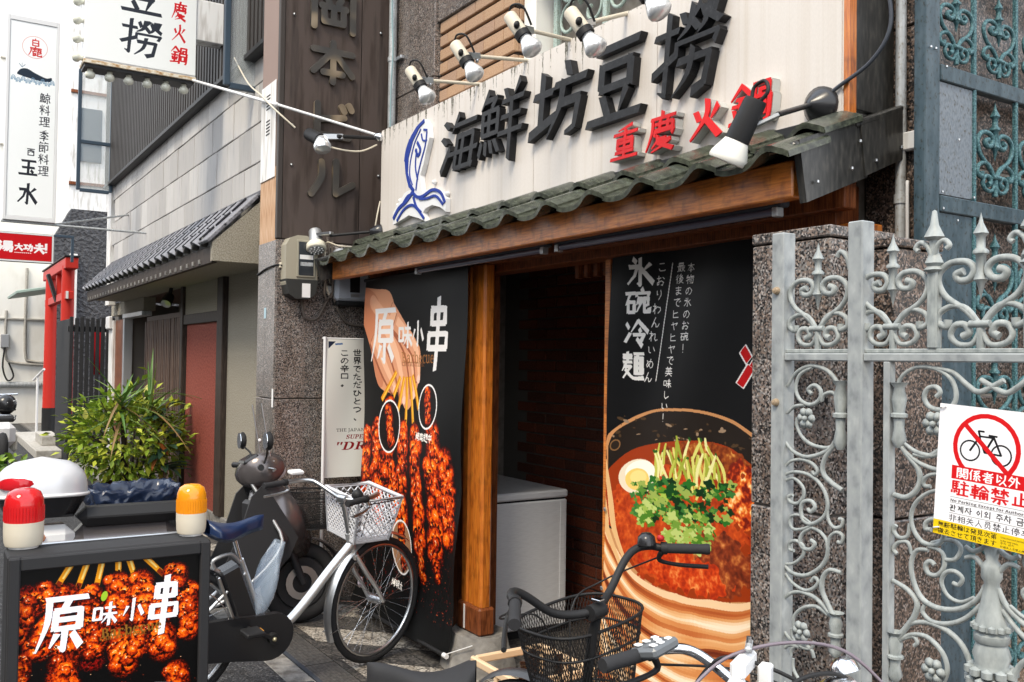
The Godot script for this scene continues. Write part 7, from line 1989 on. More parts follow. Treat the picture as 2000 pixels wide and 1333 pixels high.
func build_bicycles() -> void:
	var silver := plain(0.56, 0.57, 0.58, 0.28, 0.7)
	var navy := plain(0.012, 0.026, 0.075, 0.3)
	# silver electric step-through bicycle nosed up to the banner
	var t := bicycle("silver step-through bicycle with white basket and navy saddle", V(-4.40, 0.003, -1.403), V(-0.16, 0, -0.987), 0.13, {"frame": silver, "saddle": navy, "fender": M.steel, "bar": M.steel, "lever": M.steel, "steer": 0.24, "rise": 0.06, "clamp": V(0.37, 0.9, 0)})
	plastic_basket(t, Transform3D(Basis().scaled(V(0.85, 0.92, 0.84)), V(0.42, 0.675, -0.07)), plain(0.64, 0.65, 0.68, 0.45))
	part("basket_bracket", MB.new().box(V(0.45, 0.78, 0), V(0.02, 0.1, 0.1), 0.004), M.steel, t)
	var bt := part("battery", MB.new().box(V(-0.165, 0.5, 0.0), V(0.1, 0.3, 0.085), 0.012, Basis(Vector3.BACK, 0.4)), M.black_gloss, t)
	part("battery_rail", MB.new().box(V(-0.225, 0.48, 0.03), V(0.014, 0.27, 0.03), 0.003, Basis(Vector3.BACK, 0.4)), M.steel, bt)
	part("battery_handle", MB.new().tube(curve([V(-0.29, 0.64, 0.02), V(-0.3, 0.68, 0.02), V(-0.22, 0.7, 0.02), V(-0.17, 0.65, 0.02)], 4), 0.009, 8), M.steel_dull, bt)
	part("control_panel", MB.new().box(V(0.24, 0.985, -0.265), V(0.075, 0.02, 0.05), 0.006), M.white_plastic, t)
	part("bell", MB.new().ball(V(0.3, 0.985, 0.23), V(0.03, 0.026, 0.03), 10), M.black, t)
	part("fork_reflector", MB.new().ball(V(0.56, 0.42, -0.065), V(0.016, 0.03, 0.01), 10), plain(0.7, 0.6, 0.66, 0.2), t)
	part("dress_guard", MB.new().tube(ring(V(-0.46, 0.33, 0.06), 0.25, 18, 0.3, 2.9), 0.003, 5), M.chrome, t)
	part("kick_stand", MB.new().tube([V(-0.44, 0.32, -0.07), V(-0.5, 0.01, -0.16)], 0.009, 8), M.steel, t)
	var wrap := []      # clear plastic bag tied round the seat post
	for j in 9:
		var row := []
		for k in 14:
			var a := TAU * k / 14.0
			var r := 0.035 + 0.05 * sin(PI * j / 8.0) + 0.012 * sin(a * 3.0 + j)
			row.append(V(-0.02 + 0.12 * (1.0 - j / 8.0) - 0.06 + cos(a) * r * 0.5, 0.72 - 0.4 * j / 8.0, -0.01 + sin(a) * r))
		wrap.append(row)
	var bag := plain(0.5, 0.6, 0.72, 0.12)
	bag.transparency = BaseMaterial3D.TRANSPARENCY_ALPHA
	bag.albedo_color.a = 0.35
	part("plastic_cover", MB.new().sheet(wrap, true), bag, t)
	# black bicycle in the foreground, heading left, with wire basket
	var blk := plain(0.03, 0.03, 0.033, 0.35)
	var wide := [V(0, 0, 0), V(0.03, 0.0, 0.06), V(0.05, 0.02, 0.12), V(0.06, 0.08, 0.195), V(0.055, 0.105, 0.24), V(0.03, 0.11, 0.275), V(-0.01, 0.105, 0.3), V(-0.085, 0.098, 0.37)]
	t = bicycle("black bicycle with wire mesh basket and swept handlebars in the foreground", V(-1.62, 0.003, -1.695), V(-0.985, 0, 0.17), -0.1, {"frame": blk, "saddle": M.black, "fender": blk, "bar": M.black, "rise": 0.105, "clamp": V(0.37, 0.93, 0), "bar_pts": wide})
	wire_basket(t, Transform3D(Basis().scaled(V(0.95, 1.0, 0.96)), V(0.38, 0.615, 0.085)), M.black)
	part("bell", MB.new().lathe([Vector2(0.0001, 0.034), Vector2(0.014, 0.031), Vector2(0.025, 0.02), Vector2(0.028, 0.0), Vector2(0.0001, -0.002)], 14, Transform3D(Basis(), V(0.4, 1.05, 0.262))), M.black_gloss, t)
	part("bell_lever", MB.new().ball(V(0.37, 1.065, 0.29), V(0.012, 0.01, 0.012), 8), plain(0.4, 0.02, 0.02, 0.4), t)
	part("stem_badge", MB.new().box(V(0.36, 0.9645, 0), V(0.03, 0.004, 0.02), 0.001), M.chrome, t)
	part("front_lamp", MB.new().lathe([Vector2(0.0001, 0.0), Vector2(0.02, 0.0), Vector2(0.03, 0.05), Vector2(0.0001, 0.055)], 12, along(V(0.6, 0.58, 0.0), V(0.7, 0.57, 0))), M.black, t)
	# electric bicycle with a key pad, bottom right, only its bars in view
	t = bicycle("electric bicycle with grey key pad and chrome handlebar at the bottom edge", V(-1.135, 0.003, -1.03), V(-0.14, 0, -0.99), 0.0, {"frame": M.steel_dull, "saddle": M.black, "fender": M.steel, "bar": M.chrome, "clamp": V(0.36, 0.93, 0), "cable": M.black, "bar_pts": [V(0, 0, 0), V(0.02, 0.0, 0.06), V(0.03, 0.01, 0.11), V(0.02, 0.05, 0.19), V(0.0, 0.07, 0.235), V(-0.04, 0.073, 0.262), V(-0.09, 0.07, 0.275), V(-0.18, 0.066, 0.285)]})
	var pad := part("key_pad", MB.new().box(V(0.285, 1.012, -0.262), V(0.082, 0.022, 0.072), 0.006, Basis(Vector3.RIGHT, -0.25) * Basis(Vector3.BACK, 0.15)), plain(0.12, 0.13, 0.14, 0.35), t)
	for e in [[-0.025, -0.022], [0.0, -0.022], [0.025, -0.02], [-0.025, 0.018], [-0.005, 0.02], [0.022, 0.018], [0.01, 0.0]]: part("key", MB.new().box(V(0.285 + e[0], 1.0255 + e[1] * 0.22 + e[0] * 0.12, -0.262 + e[1]), V(0.016, 0.004, 0.014), 0.002), M.white_plastic, pad)
	part("bell", MB.new().lathe([Vector2(0.0001, 0.032), Vector2(0.014, 0.029), Vector2(0.026, 0.018), Vector2(0.03, 0.0), Vector2(0.0001, -0.002)], 16, Transform3D(Basis(Vector3.RIGHT, -0.4), V(0.52, 0.99, 0.03))), M.chrome, t)
	part("lamp_shell", MB.new().lathe([Vector2(0.0001, 0.0), Vector2(0.03, 0.005), Vector2(0.042, 0.03), Vector2(0.044, 0.07), Vector2(0.03, 0.075), Vector2(0.0001, 0.072)], 16, along(V(0.44, 0.945, 0.03), V(0.6, 0.95, 0.04))), M.chrome, t)
	# white umbrella holder clamped to that handlebar
	var u := thing("umbrella_holder", "white plastic umbrella holder with wing nut clamped to the electric bicycle's bar", "holder", V(-1.2, 0.93, -1.38))
	wpart("arm", MB.new().tube([V(-1.215, 0.955, -1.215), V(-1.26, 1.01, -1.335)], 0.015, 10), M.white_plastic, u)
	wpart("jaw", MB.new().box(V(-1.275, 1.03, -1.365), V(0.03, 0.035, 0.1), 0.006, Basis(Vector3.UP, 0.5)), M.white_plastic, u)
	wpart("jaw_ribs", MB.new().box(V(-1.255, 1.005, -1.405), V(0.026, 0.05, 0.03), 0.004, Basis(Vector3.UP, 0.5)), M.white_plastic, u)
	wpart("cup", MB.new().lathe([Vector2(0.018, 0.0), Vector2(0.03, 0.01), Vector2(0.034, 0.05), Vector2(0.031, 0.05), Vector2(0.026, 0.012)], 14, Transform3D(Basis(), V(-1.205, 0.945, -1.185)), PI * 1.5), M.white_plastic, u)
	wpart("wing_nut", MB.new().box(V(-1.28, 1.063, -1.385), V(0.014, 0.01, 0.065), 0.004, Basis(Vector3.UP, 0.7)), M.galvanised, u)
	wpart("bolt", MB.new().tube([V(-1.28, 1.04, -1.385), V(-1.28, 1.08, -1.385)], 0.005, 8), M.steel, u)
	u.position += V(0.0, -0.018, 0.0)
	# cables of the bikes parked behind
	u = thing("brake_cables", "loops of purple grey brake cable above the chrome handlebar", "cable", V(-1.2, 0.95, -1.4))
	wpart("cable", MB.new().tube(curve([V(-1.32, 0.95, -1.24), V(-1.3, 1.02, -1.34), V(-1.24, 1.05, -1.45), V(-1.19, 1.03, -1.56), V(-1.13, 0.96, -1.62)], 7), 0.0036, 7), plain(0.16, 0.13, 0.155, 0.35), u)
	wpart("cable", MB.new().tube(curve([V(-1.38, 0.93, -1.32), V(-1.33, 1.01, -1.36), V(-1.25, 1.0, -1.42), V(-1.18, 0.96, -1.48)], 7), 0.004, 7), M.black, u)
	wpart("cable", MB.new().tube(curve([V(-1.2, 0.94, -1.36), V(-1.2, 0.99, -1.43), V(-1.17, 0.995, -1.52), V(-1.12, 0.94, -1.56)], 7), 0.0045, 7), M.black, u)
	# low folding bicycle: only its saddle shows at the bottom edge
	t = bicycle("folding bicycle with wide black saddle cut off by the bottom edge", V(-2.165, 0.003, -0.9), V(-0.54, 0, 0.84), 0.0, {"frame": blk, "saddle": M.black_soft, "fender": blk, "bar": M.black, "rise": -0.04, "clamp": V(0.4, 0.735, 0), "scale": 0.97})
	# beer crate with bottles
	u = thing("bottle_crate", "cream plastic bottle crate on the pavement behind the wire basket", "crate", V(-3.26, 0.003, -2.1))
	var cm := plain(0.72, 0.52, 0.33, 0.5)
	var x0 := -3.46; var x1 := -3.06; var z0 := -2.02; var z1 := -2.40
	wpart("rim", MB.new().span(V(x0, 0.285, z0 - 0.022), V(x1, 0.32, z0), 0.006).span(V(x0, 0.285, z1), V(x1, 0.32, z1 + 0.022), 0.006).span(V(x0, 0.285, z1 + 0.022), V(x0 + 0.022, 0.32, z0 - 0.022), 0.006).span(V(x1 - 0.022, 0.285, z1 + 0.022), V(x1, 0.32, z0 - 0.022), 0.006), cm, u)
	wpart("base", MB.new().span(V(x0 + 0.01, 0.003, z1 + 0.01), V(x1 - 0.01, 0.1, z0 - 0.01), 0.006), cm, u)
	for x in [x0 + 0.015, (x0 + x1) / 2, x1 - 0.015]:
		for z in [z0 - 0.012, z1 + 0.012]: wpart("rib", MB.new().span(V(x - 0.012, 0.1, z - 0.008), V(x + 0.012, 0.286, z + 0.008), 0.003), cm, u)
	var glass := plain(0.03, 0.012, 0.006, 0.08)
	var spots := [[-3.13, -2.14], [-3.13, -2.26], [-3.24, -2.2], [-3.13, -2.08]]
	var names := ["brown glass bottle in the crate nearest the wire basket", "brown glass bottle at the back of the crate", "brown glass bottle in the middle of the crate", "brown glass bottle at the front corner of the crate"]
	for i in 4:
		var bt2 := thing("bottle", names[i], "bottle", V(spots[i][0], 0.1, spots[i][1]), Basis(), "bottles in the crate")
		part("glass", MB.new().lathe([Vector2(0.0001, 0.0), Vector2(0.034, 0.0), Vector2(0.036, 0.006), Vector2(0.036, 0.15), Vector2(0.03, 0.18), Vector2(0.015, 0.22), Vector2(0.0135, 0.275), Vector2(0.0001, 0.276)], 14), glass, bt2)
		part("lip", MB.new().lathe([Vector2(0.0135, 0.26), Vector2(0.016, 0.263), Vector2(0.016, 0.277), Vector2(0.0001, 0.278)], 14), glass, bt2)

# ---------------------------------------------------------------- light box, beacons, scooter, bin
func build_lightbox() -> void:
	var t := thing("poster_box", "black framed standing box with a poster of grilled skewers at the lower left", "sign", V(-3.06, 0, -0.5))
	var X := -2.97
	wpart("case", MB.new().span(V(-3.14, 0.14, -0.781), V(X - 0.02, 1.02, -0.212), 0.006), M.black_soft, t)
	for e in [[-0.215, -0.245], [-0.748, -0.778]]: wpart("frame_stile", MB.new().span(V(X - 0.022, 0.145, e[1]), V(X, 1.016, e[0]), 0.004), M.black_soft, t)
	for e in [[0.978, 1.016], [0.145, 0.18]]: wpart("frame_rail", MB.new().span(V(X - 0.022, e[0], -0.7475), V(X, e[1], -0.2455), 0.004), M.black_soft, t)
	var q := MB.new()
	q.quad(V(X - 0.0185, 0.181, -0.246), V(X - 0.0185, 0.181, -0.747), V(X - 0.0185, 0.977, -0.747), V(X - 0.0185, 0.977, -0.246))
	wpart("poster", q, print_mat(print_lightbox(), 0.3), t)
	wpart("top_edge", MB.new().span(V(-3.142, 1.02, -0.74), V(-3.12, 1.026, -0.25), 0.002), M.steel, t)
	for z in [-0.27, -0.72]:
		for x in [-3.1, -3.0]: wpart("caster", MB.new().lathe([Vector2(0.0001, -0.015), Vector2(0.04, -0.015), Vector2(0.045, 0), Vector2(0.04, 0.015), Vector2(0.0001, 0.015)], 14, Transform3D(Basis(Vector3.RIGHT, PI / 2), V(x, 0.05, z))), M.rubber, t)
		wpart("leg", MB.new().span(V(-3.12, 0.07, z - 0.012), V(-2.99, 0.142, z + 0.012), 0.003), M.steel_dull, t)
	# rotating beacons, switched off
	for e in [["red rotating beacon with cream base on the left corner of the poster box", -3.115, -0.262, 0.055, 0.178, Color(0.62, 0.012, 0.015)], ["orange rotating beacon with cream base on the right corner of the poster box", -3.08, -0.742, 0.047, 0.166, Color(0.85, 0.3, 0.01)]]:
		var r: float = e[3]
		var h: float = e[4]
		var b := thing("beacon", e[0], "beacon", V(e[1], 1.021, e[2]), Basis(), "beacons on the poster box")
		part("foot", MB.new().lathe([Vector2(0.0001, 0.0), Vector2(r * 0.75, 0.0), Vector2(r * 0.75, 0.01), Vector2(0.0001, 0.01)], 18), M.white_paint, b)
		part("base", MB.new().lathe([Vector2(0.0001, 0.008), Vector2(r * 0.9, 0.008), Vector2(r * 0.97, 0.02), Vector2(r, 0.05), Vector2(r * 1.0, h * 0.44), Vector2(0.0001, h * 0.44)], 28), M.cream_plastic, b)
		var lens := StandardMaterial3D.new()
		lens.albedo_color = L(e[5].r, e[5].g, e[5].b)
		lens.roughness = 0.08
		lens.transparency = BaseMaterial3D.TRANSPARENCY_ALPHA
		lens.albedo_color.a = 0.88
		var dome := part("lens", MB.new().lathe([Vector2(r * 0.985, h * 0.44), Vector2(r * 0.985, h * 0.72), Vector2(r * 0.95, h * 0.82), Vector2(r * 0.8, h * 0.93), Vector2(r * 0.5, h * 0.985), Vector2(0.0001, h)], 32), lens, b)
		var ribs := MB.new()
		for k in 40: ribs.tube([V(cos(TAU * k / 40) * r * 0.985, h * 0.46, sin(TAU * k / 40) * r * 0.985), V(cos(TAU * k / 40) * r * 0.985, h * 0.7, sin(TAU * k / 40) * r * 0.985)], 0.0016, 4, false)
		part("lens_ribs", ribs, lens, dome)
		part("reflector", MB.new().box(V(0.01, h * 0.62, 0), V(0.012, h * 0.26, r * 1.1), 0.004, Basis(Vector3.UP, 0.7)), M.chrome, b)
		part("lamp", MB.new().ball(V(-0.012, h * 0.6, 0), V(0.012, 0.02, 0.012), 8), M.chrome, b)

func build_scooter() -> void:
	var f := V(0.05, 0, -1).normalized()
	var lean := -0.08
	var rt := f.cross(Vector3.UP)
	var up := (Vector3.UP * cos(lean) + rt * sin(lean)).normalized()
	var t := thing("delivery_scooter", "grey motor scooter with mirrors and a white top box on its tail", "scooter", V(-5.41, 0.003, -1.33), Basis(f, up, f.cross(up)))
	var body := plain(0.15, 0.135, 0.135, 0.25, 0.6)
	var dark := plain(0.028, 0.028, 0.03, 0.45)
	for x in [0.62, -0.6]:
		var w := part("wheel", MB.new().tube(ring(Vector3.ZERO, 0.195, 32), 0.045, 10, false, 1.0, true), M.rubber, t, V(x, 0.24, 0))
		part("rim", MB.new().lathe([Vector2(0.0001, 0.02), Vector2(0.06, 0.02), Vector2(0.15, 0.03), Vector2(0.16, 0.0), Vector2(0.15, -0.03), Vector2(0.06, -0.02), Vector2(0.0001, -0.02)], 20, Transform3D(Basis(Vector3.RIGHT, PI / 2), Vector3.ZERO)), dark, w)
		part("brake_disc", MB.new().lathe([Vector2(0.06, 0.04), Vector2(0.1, 0.042), Vector2(0.1, 0.046), Vector2(0.06, 0.046)], 20, Transform3D(Basis(Vector3.RIGHT, PI / 2), Vector3.ZERO)), M.steel, w)
	for s in [-1.0, 1.0]: part("fork_leg", MB.new().tube([V(0.5, 0.55, 0.07 * s), V(0.62, 0.24, 0.075 * s)], 0.022, 10), dark, t)
	part("front_fender", fender(V(0.62, 0.24, 0), 0.26, 0.3, 2.7), body, t, Vector3.ZERO, Basis.from_scale(V(1, 1, 2.6)))
	# leg shield: curved sheet from below the bars to the floor
	var rows := []
	var prof := [Vector2(0.36, 0.86), Vector2(0.42, 0.78), Vector2(0.5, 0.66), Vector2(0.58, 0.53), Vector2(0.53, 0.42), Vector2(0.4, 0.3), Vector2(0.26, 0.22), Vector2(0.14, 0.17)]
	var hw := [0.09, 0.13, 0.18, 0.24, 0.25, 0.24, 0.22, 0.2]
	for j in prof.size():
		var row := []
		for k in 13:
			var u := -1.0 + k / 6.0
			row.append(V(prof[j].x - 0.1 * u * u * hw[j] / 0.2, prof[j].y, u * hw[j]))
		rows.append(row)
	part("leg_shield", MB.new().sheet(rows), body, t)
	var rows2 := []
	for j in prof.size():
		var row := []
		for k in 13:
			var u := -1.0 + k / 6.0
			row.append(V(prof[j].x - 0.035 - 0.09 * u * u * hw[j] / 0.2, prof[j].y, u * hw[j] * 0.97))
		rows2.append(row)
	part("inner_shield", MB.new().sheet(rows2), dark, t)
	for s in [-1.0, 1.0]:
		var edge := []
		for j in prof.size(): edge.append(V(prof[j].x - 0.015 - 0.1 * hw[j] / 0.2, prof[j].y, s * hw[j]))
		part("shield_edge", MB.new().tube(curve(edge, 3), 0.011, 8), M.steel_dull, t)
	for s in [-1.0, 1.0]:
		var wing := P2([0.34, 0.84, 0.4, 0.78, 0.5, 0.62, 0.55, 0.53, 0.5, 0.42, 0.38, 0.3, 0.14, 0.18, -0.02, 0.2, 0.0, 0.3, 0.14, 0.42, 0.22, 0.6, 0.28, 0.78])
		part("side_fairing", MB.new().prism(wing, 0.02, Transform3D(Basis(), V(0, 0, 0.19 * s - 0.01))), dark, t)
	part("front_fairing", MB.new().ball(V(0.5, 0.62, 0), V(0.15, 0.27, 0.17), 18, Basis(Vector3.BACK, 0.55)), body, t)
	part("glove_box", MB.new().box(V(0.34, 0.66, 0), V(0.1, 0.18, 0.2), 0.02), dark, t)
	part("floorboard", MB.new().box(V(0.08, 0.2, 0), V(0.5, 0.07, 0.3), 0.02), dark, t)
	part("seat_body", MB.new().box(V(-0.38, 0.47, 0), V(0.6, 0.42, 0.3), 0.09), body, t)
	part("tail", MB.new().box(V(-0.78, 0.62, 0), V(0.3, 0.14, 0.26), 0.05), M.white_plastic, t)
	part("seat", MB.new().box(V(-0.32, 0.72, 0), V(0.6, 0.1, 0.27), 0.045), M.black, t)
	for s in [-1.0, 1.0]: part("turn_signal", MB.new().ball(V(-0.84, 0.63, 0.13 * s), V(0.07, 0.035, 0.04), 12), plain(0.85, 0.22, 0.01, 0.1), t)
	part("tail_lamp", MB.new().ball(V(-0.93, 0.64, 0), V(0.03, 0.04, 0.09), 12), plain(0.45, 0.01, 0.012, 0.1), t)
	part("muffler", MB.new().tube([V(-0.2, 0.24, 0.17), V(-0.8, 0.3, 0.19)], 0.05, 12), M.steel_dull, t)
	part("engine", MB.new().box(V(-0.5, 0.28, -0.14), V(0.45, 0.18, 0.12), 0.04), M.steel_dull, t)
	# bars, headlamp cowl, mirrors
	part("handlebar_cowl", MB.new().ball(V(0.38, 0.925, 0), V(0.15, 0.1, 0.19), 18, Basis(Vector3.BACK, 0.3)), body, t)
	part("headlamp", MB.new().ball(V(0.47, 0.92, 0), V(0.06, 0.06, 0.1), 14), plain(0.6, 0.62, 0.65, 0.08), t)
	part("instrument_panel", MB.new().box(V(0.31, 0.99, 0), V(0.1, 0.03, 0.16), 0.012, Basis(Vector3.BACK, 0.5)), M.black_gloss, t)
	for s in [-1.0, 1.0]:
		part("grip", MB.new().tube([V(0.33, 0.95, 0.2 * s), V(0.3, 0.95, 0.33 * s)], 0.018, 10), M.black, t)
		part("brake_lever", MB.new().tube(curve([V(0.38, 0.94, 0.19 * s), V(0.4, 0.935, 0.26 * s), V(0.37, 0.93, 0.33 * s)], 4), 0.006, 7), M.steel, t)
		part("mirror_stem", MB.new().tube(curve([V(0.36, 0.97, 0.17 * s), V(0.37, 1.02, 0.19 * s), V(0.35, 1.06, 0.27 * s)], 4), 0.006, 7), M.black, t)
		var mr := part("mirror", MB.new().ball(V(0.35, 1.1, 0.31 * s), V(0.022, 0.055, 0.06), 16), M.black, t)
		part("mirror_glass", MB.new().lathe([Vector2(0.0001, 0.0), Vector2(0.05, 0.0), Vector2(0.0505, -0.003)], 20, Transform3D(Basis(Vector3.BACK, PI / 2), V(0.327, 1.1, 0.31 * s))), plain(0.75, 0.76, 0.78, 0.03, 1.0), mr)
		part("screen_bracket", MB.new().tube([V(0.42, 0.95, 0.11 * s), V(0.36, 1.32, 0.11 * s)], 0.0045, 6), M.steel, t)
		part("screen_clip", MB.new().ball(V(0.405, 1.1, 0.11 * s), V(0.012, 0.012, 0.012), 8), M.white_plastic, t)
	part("bracket_bar", MB.new().tube([V(0.42, 0.98, -0.16), V(0.42, 0.98, 0.16)], 0.005, 6), M.steel, t)
	var root := Transform3D(Basis().scaled(V(0.9, 0.9, 0.95)), V(0.56, 0.56, 0))
	wire_basket(t, root, M.black)
	part("kick_stand", MB.new().tube([V(-0.2, 0.2, -0.13), V(-0.25, 0.005, -0.22)], 0.012, 8), M.steel, t)
	# top box: black tray, white lid, red reflector
	var shell := func(y0: float, y1: float, r0: float, dome: bool) -> MB:
		var rs := []
		for j in 9:
			var v := j / 8.0
			var y := lerpf(y1, y0, v)
			var k: float = sqrt(max(0.0, 1.0 - pow(1.0 - v, 3.2))) if dome else lerpf(1.0, r0, v)
			var row := []
			for i in 32:
				var a := TAU * i / 32
				var c := cos(a)
				var s := sin(a)
				var q := pow(pow(abs(c), 2.8) + pow(abs(s), 2.8), -1.0 / 2.8)
				row.append(V(-0.79 + c * q * 0.225 * max(k, 0.02), y, s * q * 0.215 * max(k, 0.02)))
			rs.append(row)
		return MB.new().sheet(rs, true)
	var tb := part("top_box", shell.call(0.735, 0.845, 0.72, false), M.black_gloss, t)
	part("box_floor", MB.new().box(V(-0.79, 0.738, 0), V(0.3, 0.012, 0.29), 0.004), M.black, tb)
	part("lid", shell.call(0.846, 1.05, 1.0, true), plain(0.62, 0.63, 0.66, 0.25, 0.15), tb)
	var lip := []
	for i in 40:
		var a := TAU * i / 40
		var q := pow(pow(abs(cos(a)), 2.8) + pow(abs(sin(a)), 2.8), -1.0 / 2.8)
		lip.append(V(-0.79 + cos(a) * q * 0.226, 0.848, sin(a) * q * 0.216))
	part("lid_lip", MB.new().tube(lip, 0.01, 6, false, 1.0, true), M.white_plastic, tb)
	for s in [-1.0, 1.0]: part("reflector", MB.new().ball(V(-0.88, 0.915, 0.122 * s), V(0.13, 0.042, 0.1), 16, Basis(Vector3.UP, 0.5 * s)), plain(0.55, 0.012, 0.02, 0.08), tb)

func build_bin() -> void:
	var t := thing("rubbish_bin", "black mesh rubbish bin lined with a dark navy plastic bag", "bin", V(-6.42, 0, -1.17))
	var x0 := -6.62; var x1 := -6.22; var z0 := -0.915; var z1 := -1.41
	for e in [[V(x0, 0.02, z1), V(x1, 0.68, z1 + 0.012)], [V(x0, 0.02, z0 - 0.012), V(x1, 0.68, z0)], [V(x0, 0.02, z1 + 0.013), V(x0 + 0.012, 0.68, z0 - 0.013)], [V(x1 - 0.012, 0.02, z1 + 0.013), V(x1, 0.68, z0 - 0.013)]]:
		wpart("side", MB.new().span(e[0], e[1], 0.003), M.black_soft, t)
	var mb := MB.new()
	for i in 24:
		var z := lerpf(z0 - 0.02, z1 + 0.02, i / 23.0)
		mb.bar(V(x1 + 0.003, 0.05, z), V(x1 + 0.003, 0.66, z), 0.005, 0.005)
	wpart("grid", mb, M.black, t)
	# the bag folded over the rim: crumpled skirt
	var g := FastNoiseLite.new()
	g.frequency = 2.2
	g.fractal_octaves = 3
	var rows := []
	for j in 10:
		var v := j / 9.0
		var row := []
		for i in 72:
			var a := TAU * i / 72
			var c := cos(a)
			var s := sin(a)
			var q := pow(pow(abs(c), 6.0) + pow(abs(s), 6.0), -1.0 / 6.0)
			var out := 1.0 + (0.10 * sin(v * 3.0) if v > 0.25 else -0.12 * (0.25 - v) / 0.25)
			var w := g.get_noise_3d(c * 5.0, v * 3.0, s * 5.0) * 0.035 + 0.007 * sin(a * 34.0) * smoothstep(0.3, 1.0, v)
			var y: float = 0.66 + 0.1 * sin(clampf(v / 0.35, 0, 1) * PI * 0.5) - 0.19 * max(0.0, v - 0.3)
			row.append(V((x0 + x1) / 2 + c * q * (0.205 * out + w), y + g.get_noise_2d(a * 2.0, 5.0) * 0.02 + w * 0.5, (z0 + z1) / 2 + s * q * (0.252 * out + w)))
		rows.append(row)
	wpart("bag", MB.new().sheet(rows, true), plain(0.014, 0.024, 0.055, 0.22), t)
	var inner := []
	for j in 4:
		var row := []
		for i in 24:
			var a := TAU * i / 24
			row.append(V((x0 + x1) / 2 + cos(a) * 0.19 * (1.0 - j / 3.2), 0.67 - 0.12 * j / 3.0 + 0.02 * sin(a * 7.0), (z0 + z1) / 2 + sin(a) * 0.23 * (1.0 - j / 3.2)))
		inner.append(row)
	wpart("bag_inside", MB.new().sheet(inner, true), plain(0.014, 0.024, 0.055, 0.25), t)

# ---------------------------------------------------------------- plants in front of the house
func leaf_mesh(l: float, w: float, fold := 0.25, droop := 0.15) -> ArrayMesh:
	var rows := []
	for j in 6:
		var v := j / 5.0
		var hw := w * sin(PI * pow(clampf(v * 0.96 + 0.02, 0, 1), 0.8)) * 0.5
		var y := -droop * l * v * v
		rows.append([V(-hw, y + hw * fold, l * v), V(0, y, l * v), V(hw, y + hw * fold, l * v)])
	return MB.new().sheet(rows).mesh()

func leaf_mat(r: float, g: float, b: float, seed_: int) -> StandardMaterial3D:
	var m := textured(noise_tex(FastNoiseLite.TYPE_SIMPLEX_SMOOTH, 0.03, [[0.0, r * 0.6, g * 0.65, b * 0.6], [0.5, r, g, b], [1.0, r * 1.35, g * 1.2, b * 1.2]], 256, 3, false, 1, 1, seed_), V(14, 14, 14), 0.4)
	m.backlight_enabled = true
	m.backlight = Color(0.25, 0.35, 0.08)
	return m

func leaf_at(p: Vector3, dir: Vector3, spin: float, s: float) -> Transform3D:
	var z := dir.normalized()
	var up := Vector3.UP if abs(z.y) < 0.95 else Vector3.RIGHT
	var x := up.cross(z).normalized()
	return Transform3D(Basis(x, z.cross(x), z).rotated(z, spin).scaled_local(Vector3.ONE * s), p)

